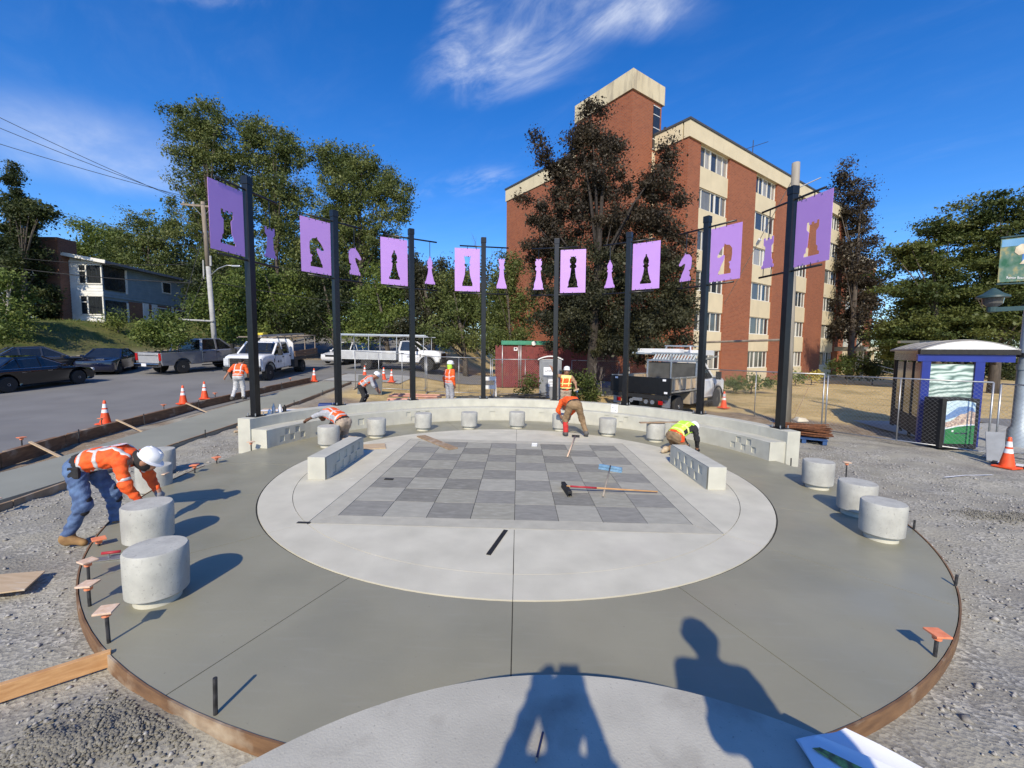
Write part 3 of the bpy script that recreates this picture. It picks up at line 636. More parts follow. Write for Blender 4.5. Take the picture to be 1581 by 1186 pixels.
M_winframe = mat('window_white', (0.74, 0.73, 0.68), (0.66, 0.65, 0.60), 0.5, 10)
M_glass = [mat('glass_%d' % i, c, tuple(x*0.6 for x in c), 0.08, 3, spec=0.7, stretch=(6, 6, 0.3)) for i, c in enumerate(((0.03, 0.035, 0.04), (0.10, 0.105, 0.10), (0.22, 0.22, 0.20), (0.40, 0.38, 0.33), (0.05, 0.06, 0.075)))]
M_roofcap = mat('roof_cap', (0.07, 0.07, 0.072), None, 0.6, 3)
TH = math.atan2(0.5983, 0.8013)
apt = empty('apartment_building', (11.18+0.254, 21.86, 0.0), TH, 'tall red brick and cream apartment building with stair tower behind the plaza', 'building', lean=True)
ZT_B, ZP = 18.22, 17.0; LB, DB = 30.4, 17.6
cols = [(1.5, 5.45), (9.7, 13.5), (17.3, 21.0), (25.3, 29.0)]
core = MB(); core.box((LB/2+0.2, DB/2+0.25, 8.6), (LB-0.9, DB-0.9, 17.0)); core.build('core_wall', M_blackm, apt)
edges = [0.0]+[e for c in cols for e in c]+[LB]
for k in range(0, len(edges), 2):
    a, b = edges[k], edges[k+1]; MB().box(((a+b)/2, 0.2, (ZP-0.4)/2), (b-a, 0.4, ZP+0.4)).build('brick_pier', M_brick, apt)
FH, WZ0, WHT = 2.87, 1.2, 1.45
frame_cache = {}
def window(w, h, variant):
    key = (round(w, 2), round(h, 2), variant)
    if key not in frame_cache:
        mb = MB(); t = 0.07
        mb.box((w/2, 0, t/2), (w, 0.08, t)).box((w/2, 0, h-t/2), (w, 0.08, t)).box((t/2, 0, h/2), (t, 0.08, h-2*t)).box((w-t/2, 0, h/2), (t, 0.08, h-2*t))
        fr = [(0.14, 0.05), (0.46, 0.05), (0.60, 0.20), (0.80, 0.05)] if variant == 0 else [(0.22, 0.05), (0.40, 0.17), (0.62, 0.05), (0.82, 0.05)]
        for f, tw in fr: mb.box((w*f, 0, h/2), (tw, 0.075, h-2*t))
        frame_cache[key] = mb
    return frame_cache[key]
wmesh = {}
def put_window(parent, x, y, z, w, h, rz=0.0):
    v = random.randint(0, 1); key = (round(w, 2), round(h, 2), v)
    if key not in wmesh: o = window(w, h, v).build('window', M_winframe, parent); wmesh[key] = o
    else: o = share(wmesh[key], 'window', parent)
    o.location = (x, y, z); o.rotation_euler = (0, 0, rz)
    fr = [0.0, 0.14, 0.46, 0.60, 0.80, 1.0] if v == 0 else [0.0, 0.22, 0.40, 0.62, 0.82, 1.0]
    for gi in range(5):
        sel = [q for q in range(5) if random.Random(hash((round(x, 1), round(z, 1), q)) & 0xffff).choice((0, 0, 1, 1, 2, 3, 4)) == gi]
        if not sel: continue
        for q in sel:
            pk = ('p', key, q, gi)
            if pk not in wmesh: wmesh[pk] = MB().add([(w*fr[q]+0.02, 0.015, 0.05), (w*fr[q+1]-0.02, 0.015, 0.05), (w*fr[q+1]-0.02, 0.015, h-0.05), (w*fr[q]+0.02, 0.015, h-0.05)], [(0, 1, 2, 3)]).build('pane', M_glass[gi], o)
            else: share(wmesh[pk], 'pane', o)
for a, b in cols:
    zprev = -0.2
    for f in range(6):
        z0 = WZ0+FH*f
        MB().box(((a+b)/2, 0.23, (zprev+z0)/2), (b-a, 0.3, z0-zprev)).build('spandrel', M_cream, apt)
        put_window(apt, a, 0.22, z0, b-a, WHT); zprev = z0+WHT
    if ZP-zprev > 0.02: MB().box(((a+b)/2, 0.23, (zprev+ZP)/2), (b-a, 0.3, ZP-zprev)).build('spandrel', M_cream, apt)
MB().box((LB/2, 0.12, (ZP+ZT_B-0.15)/2), (LB+0.16, 0.46, ZT_B-0.15-ZP)).build('parapet', M_cream, apt)
MB().box((LB/2, 0.12, ZT_B-0.07), (LB+0.28, 0.58, 0.14)).build('roof_cap', M_roofcap, apt)
# end walls, stair tower and the left wing
MB().box((LB-0.2, DB/2, 8.4), (0.4, DB-0.8, ZP+0.4)).build('end_wall', M_brick, apt)
MB().box((0.2, 1.55, 8.4), (0.4, 2.3, ZP+0.4)).build('brick_pier', M_brick, apt)
MB().box((0.09, 1.6, (ZP+ZT_B-0.15)/2), (0.34, 2.3, ZT_B-0.15-ZP)).build('parapet', M_cream, apt)
MB().box((0.09, 1.6, ZT_B-0.07), (0.46, 2.3, 0.14)).build('roof_cap', M_roofcap, apt)
UW = -2.65
tw = MB().box((-1.0, 5.4, 10.1), (3.3, 5.4, 20.7)).build('stair_tower', M_brick, apt)
MB().box((-0.95, 5.4, 21.05), (3.6, 5.62, 1.3)).build('tower_band', M_band, tw)
MB().box((0.05, 2.69, 18.6), (0.75, 0.06, 3.1)).build('stair_glazing', M_glass[0], tw)
for z in (17.1, 17.8, 18.6, 19.5, 20.1): MB().box((0.05, 2.665, z), (0.75, 0.05, 0.05)).build('glazing_bar', M_winframe, tw)
MB().box((0.05, 2.69, 16.1), (0.75, 0.05, 1.6)).build('stair_panel', M_cream, tw)
for f in range(5):
    MB().box((0.05, 2.69, 1.9+FH*f), (0.75, 0.05, 1.3)).build('stair_panel', M_cream, tw); MB().box((0.05, 2.685, 3.3+FH*f), (0.75, 0.06, 1.4)).build('stair_glazing', M_glass[1], tw)
MB().box((UW+1.7, 12.85, 8.4), (3.4, 9.5, ZP+0.4)).build('left_wing_wall', M_brick, apt)
MB().box((UW+1.7, 12.9, (ZP+ZT_B-0.15)/2), (3.56, 9.6, ZT_B-0.15-ZP)).build('parapet', M_cream, apt)
MB().box((UW+1.7, 12.9, ZT_B-0.07), (3.7, 9.74, 0.14)).build('roof_cap', M_roofcap, apt)
MB().box((LB/2, DB/2, 17.6), (LB-0.6, DB-0.6, 0.25)).build('roof', M_roofcap, apt)
MB().box((4.2, -0.06, 0.45), (1.1, 0.06, 0.5)).build('vent_grille', M_steel, apt)
for a, b in cols[:1]: pass
MB().box((LB+1.6, -0.9, 3.0), (5.2, 3.4, 0.45)).build('entrance_canopy', M_cream, apt)
for x in (LB+0.2, LB+3.8): MB().box((x, -2.2, 1.4), (0.22, 0.22, 2.8)).build('canopy_post', M_cream, apt)
hr = MB()
for z in (0.5, 0.95): hr.tube([(LB-0.5, -3.2, z+0.5), (LB+2.6, -4.6, z-0.2)], 0.03, 6)
hr.build('hand_rail', M_steel, apt)
an = empty('roof_antenna', (0, 0, 0), label='thin metal television antenna standing on the brick building roof', cat='antenna')
ap = Matrix.Translation((11.434, 21.86, 0))@Matrix.Rotation(TH, 4, 'Z')@Vector((14.5, 3.0, 0))
an.location = (ap.x, ap.y, 17.6)
MB().tube([(0, 0, 0), (0, 0, 4.6)], 0.035, 6).build('mast', M_darksteel, an)
MB().tube([(-1.1, 0.3, 3.75), (1.2, -0.3, 4.35)], 0.025, 5).tube([(-0.7, 0, 2.2), (0.6, 0, 1.4)], 0.022, 5).tube([(0, 0, 0.5), (0.6, 0, 1.2)], 0.02, 5).build('arms', M_darksteel, an)
# the second block behind
ap2 = empty('far_apartment_building', (46.5, 54.5, 0.2), TH, 'smaller looking brick and cream block seen between the trees at right', 'building', lean=True)
MB().box((7, 6, 8.2), (13.6, 11.6, 16.4)).build('core_wall', M_blackm, ap2)
e2 = [0, 1.3, 4.6, 7.2, 10.5, 14.0]
for a, b in ((0, 1.3), (4.6, 7.2), (10.5, 14.0)): MB().box(((a+b)/2, 0.0, 8.2), (b-a, 0.5, 16.4)).build('brick_pier', M_brick, ap2)
MB().box((0.0, 6.2, 8.2), (0.5, 11.8, 16.4)).build('brick_pier', M_brick, ap2)
for a, b in ((1.3, 4.6), (7.2, 10.5)):
    zp = 0
    for f in range(6):
        z0 = 1.0+2.7*f; MB().box(((a+b)/2, 0.03, (zp+z0)/2), (b-a, 0.4, z0-zp)).build('spandrel', M_cream, ap2); put_window(ap2, a, -0.05, z0, b-a, 1.4); zp = z0+1.4
MB().box((7, 6, 17.0), (14.6, 12.6, 1.3)).build('parapet', M_cream, ap2)

# ------------------------------------------------------------------ house on the hill
M_siding_w = mat('white_siding', (0.74, 0.74, 0.72), (0.64, 0.65, 0.63), 0.7, 2, 5)
M_siding_b = mat('blue_siding', (0.25, 0.32, 0.365), (0.205, 0.27, 0.31), 0.7, 2, 5)
M_hbrick = brick_mat('house_brick', (0.25, 0.105, 0.065), (0.19, 0.075, 0.05), (0.22, 0.15, 0.11), 1.0)
M_roof = mat('grey_roof', (0.22, 0.22, 0.23), (0.16, 0.16, 0.17), 0.9, 4, 6)
hz0 = 3.55
house = empty('house', (-33.5, 26.0, hz0), R(3), 'two-storey house with white and blue siding and brick chimney on the grassy bank', 'house', lean=True)
LH = 10.8
def boards(x0, x1, z0, z1, face, name, m, zt0=None, zt1=None):   # lapped siding, board by board
    hb = 0.24; n = int((z1-z0)/hb)
    first = None
    for i in range(n):
        z = z0+i*hb
        if face == 'front':
            q = MB().add([(x0, 0.0, 0), (x1, 0.0, 0), (x1, -0.035, 0), (x0, -0.035, 0), (x0, 0.0, hb), (x1, 0.0, hb), (x1, -0.008, hb), (x0, -0.008, hb)], [(3, 2, 6, 7), (0, 1, 2, 3), (0, 3, 7, 4), (1, 5, 6, 2)]) if first is None else None
        else:
            q = MB().add([(0.0, x0, 0), (0.0, x1, 0), (0.035, x1, 0), (0.035, x0, 0), (0.0, x0, hb), (0.0, x1, hb), (0.008, x1, hb), (0.008, x0, hb)], [(2, 3, 7, 6), (1, 0, 3, 2), (3, 0, 4, 7), (5, 1, 2, 6)]) if first is None else None
        o = first = q.build('siding_board', m, house) if first is None else share(first, 'siding_board', house)
        o.location = (0, 0, z)
MB().box((-4.3, LH/2+0.05, 2.6), (8.5, LH, 5.2)).build('wall', M_siding_b, house)
boards(-2.5, 0.0, 0.0, 5.4, 'front', 'white', M_siding_w)
boards(2.25, LH, 2.45, 5.2, 'side', 'blue', M_siding_b)
boards(0.0, 2.25, 2.45, 3.0, 'side', 'blue', M_siding_b)
MB().add([(-2.5, 0.06, 4.6), (0.02, 0.06, 4.6), (0.02, 0.06, 5.15), (-2.5, 0.06, 5.6)], [(0, 1, 2, 3)]).build('gable_wall', M_siding_w, house)
for z in (1.0, 3.45):
    w = MB()
    for x in (-1.75, -1.18, 0.0): w.box((x, -0.05, z+0.75), (0.09, 0.07, 1.6))
    for zz in (z, z+1.5): w.box((-0.88, -0.05, zz), (1.8, 0.07, 0.09))
    w.box((-1.46, -0.05, z+1.0), (0.55, 0.06, 0.06))
    wo = w.build('window', M_winframe, house)
    MB().box((-0.88, -0.02, z+0.75), (1.7, 0.05, 1.45)).build('pane', M_glass[0], wo)
MB().box((0.02, 1.1, 4.0), (0.06, 1.9, 1.9)).build('porch_opening', M_glass[0], house)
MB().box((0.02, 1.1, 1.15), (0.06, 1.9, 2.1)).build('porch_opening', M_glass[0], house)
for y, z in ((2.15, 3.9), (2.15, 1.15)): MB().box((0.06, y, z), (0.1, 0.14, 2.0)).build('porch_post', M_winframe, house)
MB().box((0.03, (LH+2.3)/2, 1.15), (0.05, LH-2.3, 2.35)).build('lower_wall', M_hbrick, house)
for y in (4.0, 5.0, 7.2, 9.4): MB().box((0.08, y, 1.2), (0.09, 0.22 if y > 5 else 0.6, 2.3)).build('door_post', M_siding_w, house)
for y in (6.1, 8.3):
    wo = MB().box((0.065, y, 1.4), (0.06, 1.5, 1.5)).build('window', M_winframe, house); MB().box((0.085, y, 1.4), (0.05, 1.3, 1.3)).build('pane', M_glass[0], wo)
wo = MB().box((0.05, 6.6, 4.1), (0.06, 1.1, 1.1)).build('window', M_winframe, house); MB().box((0.07, 6.6, 4.1), (0.05, 0.9, 0.9)).build('pane', M_glass[0], wo)
MB().add([(-4.6, -0.5, 5.95), (0.75, -0.5, 5.02), (0.75, LH+0.6, 5.02), (-4.6, LH+0.6, 5.95), (-4.6, -0.5, 6.15), (0.75, -0.5, 5.22), (0.75, LH+0.6, 5.22), (-4.6, LH+0.6, 6.15)], [(3, 2, 1, 0), (4, 5, 6, 7), (0, 1, 5, 4), (1, 2, 6, 5), (2, 3, 7, 6), (3, 0, 4, 7)]).build('roof', M_roof, house)
MB().bar((-2.6, -0.54, 5.70), (0.78, -0.54, 5.11), 0.08, 0.26).build('fascia', M_winframe, house)
MB().box((-3.5, 0.0, 3.45), (1.95, 1.5, 6.9)).build('chimney', M_hbrick, house)
rw_x = -27.7                                    # low retaining wall of stacked blocks
rwall = empty('retaining_wall', (rw_x, 16, 0), label='low stacked block retaining wall at the foot of the grassy bank', cat='retaining wall')
M_block = [mat('wall_block_%d' % i, c, None, 0.95, 4, 7, bump=0.3) for i, c in enumerate(((0.28, 0.25, 0.21), (0.22, 0.20, 0.18), (0.30, 0.24, 0.18)))]
blk = [MB().box((0, 0, 0), (0.35, 0.56, 0.20)).build('block', m, rwall, bevel=0.02) for m in M_block]
bpy.data.objects.remove(blk[0], do_unlink=True) if False else None
cnt = 0
for row in range(4):
    for k in range(34):
        y = -3+k*0.6+(0.3 if row % 2 else 0)
        o = blk[cnt] if cnt < 3 else share(random.choice(blk), 'block', rwall); cnt += 1
        o.location = (random.uniform(-0.04, 0.04)-row*0.06, y, float(street_z(16+y))+0.12+row*0.21); o.rotation_euler = (0, 0, random.uniform(-0.06, 0.06))
# ------------------------------------------------------------------ chain-link fence panels
M_wire = mat('fence_wire', (0.42, 0.43, 0.44), (0.34, 0.35, 0.36), 0.4, 30, metal=0.6)
def fence_panel(a, b, h, label, group, za=None, zb=None, mids=1, mesh=0.075, wire=0.0022, feet=True):
    a = Vector((a[0], a[1], gz(*a)+0.05 if za is None else za)); b = Vector((b[0], b[1], gz(*b)+0.05 if zb is None else zb))
    L = (Vector((b.x, b.y, 0))-Vector((a.x, a.y, 0))).length; dz = b.z-a.z
    fo = empty('fence_panel', a, math.atan2(b.y-a.y, b.x-a.x), label, 'fence', group, lean=True)
    P = lambda s, z: (s, 0, z+dz*s/L)
    for s in (0.0, L):
        MB().tube([P(s, -0.03), P(s, h)], 0.021, 8).build('post', M_steel, fo, True)
    for k in range(1, mids+1): MB().tube([P(L*k/(mids+1), 0), P(L*k/(mids+1), h)], 0.016, 8).build('post', M_steel, fo, True)
    MB().tube([P(0, h), P(L, h)], 0.019, 8).build('top_rail', M_steel, fo, True)
    MB().tube([P(0, 0.04), P(L, 0.04)], 0.017, 8).build('bottom_rail', M_steel, fo, True)
    mb = MB(); z0, z1 = 0.05, h-0.02; H = z1-z0; k = -H
    while k < L:
        for sgn in (1, -1):
            s0, s1 = k, k+H
            if sgn > 0: q0, q1 = (s0, z0), (s1, z1)
            else: q0, q1 = (s0, z1), (s1, z0)
            t0 = max(0.0, (0-s0)/H); t1 = min(1.0, (L-s0)/H)
            if t1 <= t0: continue
            f = lambda t: (q0[0]+(q1[0]-q0[0])*t, q0[1]+(q1[1]-q0[1])*t)
            p, q = f(t0), f(t1); y = 0.003*sgn
            mb.tube([(p[0], y, p[1]+dz*p[0]/L), (q[0], y, q[1]+dz*q[0]/L)], wire, 3, cap=False)
        k += mesh*1.414
    o = mb.build('wire_mesh', M_wire, fo); o['kind'] = 'stuff'
    if feet:
        for s in (0.0, L): MB().box((s, 0, -0.02), (0.07, 0.7, 0.03)).build('foot', M_steel, fo)
    return fo
GR = 'chain-link panels along the right of the site'; GL = 'chain-link panels behind the seat wall'
pr = [(7.9, 9.9), (9.99, 5.62), (12.02, 2.72), (13.2, 0.4)]
fence_panel(pr[0], (9.93, 5.70), 1.83, 'chain-link fence panel right of the black dump truck', GR, -0.1, -0.07, wire=0.0021)
fence_panel(pr[1], pr[2], 1.83, 'chain-link fence panel in front of the bus shelter', GR, -0.07, -0.07, wire=0.0021)
fence_panel((12.10, 2.62), pr[3], 1.83, 'nearest chain-link fence panel at the right edge', GR, -0.07, -0.1, wire=0.0021)
fence_panel((5.7, 13.6), (7.85, 10.0), 1.83, 'chain-link fence panel partly behind the black dump truck', GR, 0.0, -0.08, wire=0.0021)
lf = [(-8.1, 12.9), (-4.6, 13.3), (-1.3, 13.6), (2.1, 14.4)]
fence_panel(lf[0], (-4.68, 13.28), 1.83, 'chain-link fence panel before the white crew truck', GL, wire=0.0021, mids=2)
fence_panel(lf[1], (-1.38, 13.58), 1.83, 'chain-link fence panel behind the standing orange-shirted worker', GL, wire=0.0021)
fence_panel(lf[2], lf[3], 1.83, 'chain-link fence panel before the maroon enclosure', GL, wire=0.0021)
fence_panel((2.9, 14.6), (5.2, 13.7), 1.83, 'short chain-link fence panel beside the portable toilet', GL, wire=0.0021, mids=0)

# ------------------------------------------------------------------ maroon enclosure, portable toilet
M_maroon = mat('maroon_slat', (0.20, 0.035, 0.035), (0.145, 0.024, 0.026), 0.6, 3, 5)
M_green = mat('green_steel', (0.05, 0.27, 0.17), (0.04, 0.22, 0.14), 0.5, 4)
M_toilet = mat('grey_plastic', (0.24, 0.255, 0.275), (0.20, 0.21, 0.23), 0.45, 4, 5)
M_ink = mat('dark_print', (0.035, 0.04, 0.08), (0.02, 0.02, 0.04), 0.7, 10)
enc = empty('slatted_enclosure', (-1.35, 17.6, 0.1), R(3), 'maroon slatted fence enclosure with green steel gate beam', 'enclosure', lean=True)
EH = 2.55; sl0 = MB().box((0, 0, EH/2), (0.10, 0.02, EH)).build('slat', M_maroon, enc)
nsl = 54
for k in range(nsl):
    o = sl0 if k == 0 else share(sl0, 'slat', enc); o.location = (0.05+k*0.1105, random.uniform(-0.004, 0.004), 0)
for x in (0.42, 1.42, 1.54, 3.55, 5.9): MB().tube([(x, -0.05, 0), (x, -0.05, EH+(0.3 if x < 3.6 else 0.05))], 0.035, 8).build('post', M_steel, enc, True)
MB().box((1.95, -0.06, EH+0.16), (3.2, 0.14, 0.24)).build('gate_beam', M_green, enc)
MB().lathe([(0.01, 0), (0.13, 0), (0.13, 0.012), (0.01, 0.012)], 16).build('beam_badge', M_white, enc).matrix_local = Matrix.Translation((2.3, -0.135, EH+0.13))@Matrix.Rotation(R(90), 4, 'X')
MB().box((1.22, -0.05, EH-0.22), (0.22, 0.012, 0.2)).build('notice', M_paper, enc); MB().box((1.22, -0.058, EH-0.2), (0.12, 0.006, 0.1)).build('notice_print', M_ink, enc)
wc = empty('portable_toilet', (1.68, 13.3, -0.05), R(-6), 'grey portable toilet with white domed roof behind the seat wall', 'toilet', lean=True)
MB().box((0, 0, 1.02), (1.10, 1.16, 2.0)).build('cabin', M_toilet, wc, bevel=0.03)
MB().box((-0.03, -0.59, 1.0), (0.72, 0.03, 1.82)).build('door', M_toilet, wc, bevel=0.01)
for x in (-0.48, 0.44, 0.50): MB().box((x, -0.59, 1.0), (0.05, 0.04, 1.85)).build('rib', M_toilet, wc)
rf = MB()
for i in range(9):
    t = -1+i/4; z = 2.02+0.17*(1-t*t); rf.v += [(t*0.62, -0.64, z-0.06), (t*0.62, -0.64, z), (t*0.62, 0.64, z), (t*0.62, 0.64, z-0.06)]
for i in range(8):
    for j in range(4): a = i*4+j; b = i*4+(j+1) % 4; rf.f.append((a, b, b+4, a+4))
rf.f += [(3, 2, 1, 0), (32, 33, 34, 35)]
rf.build('roof', M_white, wc, auto=30)
sg = MB().box((-0.02, -0.612, 1.42), (0.62, 0.01, 0.40)).build('sign', M_paper, wc)
text_mesh('sign_lettering', 'United', 0.19, Matrix.Translation((-0.02, -0.619, 1.45))@Matrix.Rotation(R(90), 4, 'X'), M_ink, sg)
nt_ = MB().box((0.04, -0.612, 0.85), (0.28, 0.01, 0.36)).build('notice', M_paper, wc)
for z in (0.93, 0.86, 0.76): MB().box((0.04, -0.619, z), (0.18, 0.004, 0.025)).build('notice_print', M_toilet, nt_)

# ------------------------------------------------------------------ bus shelter, litter bin panel, lamp post
M_blue = mat('shelter_blue', (0.010, 0.030, 0.26), (0.008, 0.024, 0.21), 0.4, 4)
M_shade = mat('smoked_glass', (0.10, 0.10, 0.095), (0.07, 0.07, 0.068), 0.12, 3)
def wave_mat():
    m = bpy.data.materials.new('wave_print'); m.use_nodes = True; nt = m.node_tree; n, l = nt.nodes, nt.links; b = n['Principled BSDF']; b.inputs['Roughness'].default_value = 0.25
    tc = N(n, 'ShaderNodeTexCoord'); mp = N(n, 'ShaderNodeMapping'); mp.inputs['Rotation'].default_value = (0, R(30), 0); mp.inputs['Scale'].default_value = (1.0, 1.0, 2.6); l.new(tc.outputs['Object'], mp.inputs[0])
    w = N(n, 'ShaderNodeTexWave', wave_type='BANDS', bands_direction='Z'); w.inputs['Scale'].default_value = 0.95; w.inputs['Distortion'].default_value = 9; w.inputs['Detail'].default_value = 2; w.inputs['Detail Scale'].default_value = 1.6; l.new(mp.outputs[0], w.inputs['Vector'])
    r = N(n, 'ShaderNodeValToRGB'); e = r.color_ramp.elements; e[0].position = 0.0; e[0].color = (0.13, 0.20, 0.18, 1); e[1].position = 0.42; e[1].color = (0.36, 0.50, 0.45, 1)
    x = e.new(1.0); x.color = (0.66, 0.76, 0.70, 1); l.new(w.outputs[0], r.inputs[0]); l.new(r.outputs[0], b.inputs['Base Color']); return m
M_wave = wave_mat()
sh = empty('bus_shelter', (11.75, 4.25, -0.07), R(-30), 'blue framed bus shelter with wave patterned panel and white curved roof', 'bus shelter', lean=True)
SWD, SDP, SHT = 1.62, 3.2, 2.42
for x, y in ((0, 0), (1.08, 0), (0, SDP), (SWD, SDP)):
    MB().box((x, y, SHT/2), (0.18 if y == 0 else 0.1, 0.14, SHT)).build('post', M_blue if y == 0 else M_blackm, sh)
MB().box((SWD/2-0.05, 0, SHT+0.03), (SWD+0.3, 0.16, 0.2)).build('front_beam', M_blue, sh)
MB().box((SWD/2, -0.02, SHT+0.20), (SWD+0.34, 0.24, 0.13)).build('fascia', M_blackm, sh)
MB().box((0, SDP/2, SHT+0.10), (0.14, SDP, 0.34)).build('side_beam', M_shade, sh)
pnl = MB().box((0.54, 0.0, 1.45), (0.88, 0.03, 1.65)).build('wave_panel', M_wave, sh)
MB().box((0.54, 0.02, 0.38), (0.9, 0.03, 0.45)).build('kick_panel', M_blue, sh)
for k in range(4): MB().box((0, 0.12+k*0.98, 1.2), (0.07, 0.07, SHT)).build('mullion', M_blackm, sh)
for k in range(3): MB().box((0, 0.61+k*0.98, 1.5), (0.02, 0.80, 1.6)).build('pane', M_shade, sh)
MB().box((0, SDP/2, 0.4), (0.05, SDP-0.2, 0.55)).build('side_kick_panel', M_blackm, sh)
rf = MB(); nn = 16
for i in range(nn+1):
    t = -1+2*i/nn; z = SHT+0.28+0.24*(1-t*t); x = SWD/2+t*(SWD/2+0.16)
    rf.v += [(x, -0.14, z-0.05), (x, -0.14, z), (x, SDP+0.2, z), (x, SDP+0.2, z-0.05)]
for i in range(nn):
    for j in range(4): a = i*4+j; b = i*4+(j+1) % 4; rf.f.append((a, b, b+4, a+4))
rf.f += [(3, 2, 1, 0), tuple(nn*4+j for j in range(4))]
M_zinc = mat('zinc_roof', (0.36, 0.35, 0.33), (0.27, 0.26, 0.25), 0.5, 3, metal=0.3)
rf.build('roof', M_zinc, sh, auto=30)
ty = MB(); ty.v = [(SWD/2+t*(SWD/2+0.1), -0.155, SHT+0.275) for t in (-1, 1)]
ty = MB(); pts = [(SWD/2+(-1+2*i/nn)*(SWD/2+0.10), SHT+0.27+0.225*(1-(-1+2*i/nn)**2)) for i in range(nn+1)]
ty.v = [(x, -0.15, z) for x, z in pts]; ty.f = [tuple(range(nn, -1, -1))]
ty.build('roof_end', M_white, sh)
rs = MB()
for k in range(5): y = 0.3+k*0.62; rs.tube([(SWD/2+t/8*(SWD/2+0.16), y, SHT+0.295+0.24*(1-(t/8)**2)) for t in range(-8, 9)], 0.018, 5)
rs.build('roof_seams', M_zinc, sh)
MB().box((SWD*0.3, SDP-0.2, SHT+0.55), (1.0, 0.4, 0.08)).build('roof_vent', M_shade, sh)
ad = empty('advert_box', (11.93, 3.36, -0.08), R(-3), 'black litter box with a mountain picture panel before the bus shelter', 'advert box', lean=True)
MB().box((0, 0.28, 0.70), (0.94, 0.56, 1.36)).build('case', M_blackm, ad, bevel=0.02)
pc = MB().prism([(-0.37, 0.16), (0.34, 0.16), (0.34, 1.28), (0.15, 1.33), (-0.12, 1.34), (-0.37, 1.30)], -0.003, 0.003)
RX = Matrix.Rotation(R(90), 4, 'X')
def flat(poly, y, name, m, parent): 
    o = MB().prism(poly, -0.0015, 0.0015).build(name, m, parent); o.data.transform(Matrix.Translation((0, y, 0))@RX); return o
pic = flat([(-0.37, 0.16), (0.36, 0.16), (0.36, 1.27), (0.15, 1.325), (-0.12, 1.335), (-0.37, 1.30)], -0.006, 'picture', mat('print_sky', (0.62, 0.75, 0.78), (0.50, 0.66, 0.72), 0.35, 8), ad)
flat([(-0.37, 0.80), (-0.1, 0.9), (0.1, 0.82), (0.36, 0.74), (0.36, 1.02), (0.30, 1.14), (0.16, 1.18), (-0.06, 1.16), (-0.22, 1.04), (-0.37, 0.92)], -0.010, 'print_mountain', mat('print_blue', (0.10, 0.20, 0.42), (0.22, 0.33, 0.55), 0.35, 14, stretch=(1, 1, 3)), pic)
flat([(-0.37, 0.60), (0.36, 0.62), (0.36, 1.02), (0.22, 1.06), (0.12, 0.98), (0.0, 0.97), (-0.14, 0.86), (-0.24, 0.78), (-0.37, 0.74)], -0.013, 'print_rocks', mat('print_rock', (0.70, 0.55, 0.42), (0.36, 0.25, 0.22), 0.35, 22, 4, 0.42, 0.58), pic)
flat([(-0.37, 0.16), (0.36, 0.16), (0.36, 0.70), (0.2, 0.69), (-0.05, 0.66), (-0.37, 0.58)], -0.016, 'print_shore', M_paper, pic)
flat([(-0.37, 0.16), (0.36, 0.16), (0.36, 0.67), (0.2, 0.66), (-0.05, 0.63), (-0.37, 0.55)], -0.019, 'print_field', mat('print_green', (0.04, 0.26, 0.08), (0.03, 0.17, 0.06), 0.35, 4), pic)
for k, (x, w) in enumerate(((-0.07, 0.12), (0.10, 0.16))): flat([(x-w/2, 0.43), (x+w/2, 0.43), (x+w/2, 0.465), (x-w/2, 0.465)], -0.022, 'print_line', M_ink, pic)
flat([(-0.21, 0.48), (-0.16, 0.48), (-0.16, 0.53), (-0.21, 0.53)], -0.022, 'print_mark', M_white, pic)
M_lampblue = mat('lamp_paint', (0.36, 0.42, 0.47), (0.30, 0.35, 0.40), 0.45, 3, metal=0.2)
M_lampgreen = mat('lantern_green', (0.035, 0.075, 0.08), (0.028, 0.06, 0.065), 0.5, 3)
lp_ = empty('street_lamp', (14.22, 3.95, -0.1), 0, 'pale painted street lamp post with lantern arm and picture banner at right edge', 'street lamp', lean=True)
MB().lathe([(0.01, 0), (0.24, 0), (0.24, 0.5), (0.17, 0.62), (0.165, 2.2), (0.185, 2.2), (0.185, 2.35), (0.155, 2.35), (0.11, 8.2), (0.01, 8.25)], 20).build('post', M_lampblue, lp_, auto=40)
for z in (2.55, 3.9): MB().lathe([(0.01, z), (0.19, z), (0.19, z+0.12), (0.01, z+0.12)], 16).build('collar', M_blackm, lp_)
MB().bar((0, 0, 3.92), (-1.05, 0, 3.86), 0.09, 0.12).build('arm', M_lampgreen, lp_)
ln = MB().lathe([(0.01, 0.28), (0.34, 0.28), (0.33, 0.33), (0.20, 0.40), (0.09, 0.5), (0.03, 0.55)], 18).build('lantern_hood', M_lampgreen, lp_, auto=40); ln.location = (-1.08, 0, 3.90)
gl = MB().lathe([(0.09, 0.02), (0.2, 0.12), (0.22, 0.285), (0.2, 0.285)], 16).build('lantern_glass', M_shade, ln)
MB().lathe([(0.06, -0.12), (0.1, -0.1), (0.11, 0.03), (0.06, 0.03)], 12).build('lantern_base', M_lampgreen, ln)
MB().tube([(-0.06, 0, 5.92), (-1.02, 0, 5.80)], 0.022, 8).tube([(-0.06, 0, 4.60), (-1.02, 0, 4.55)], 0.022, 8).build('banner_rods', M_lampgreen, lp_)
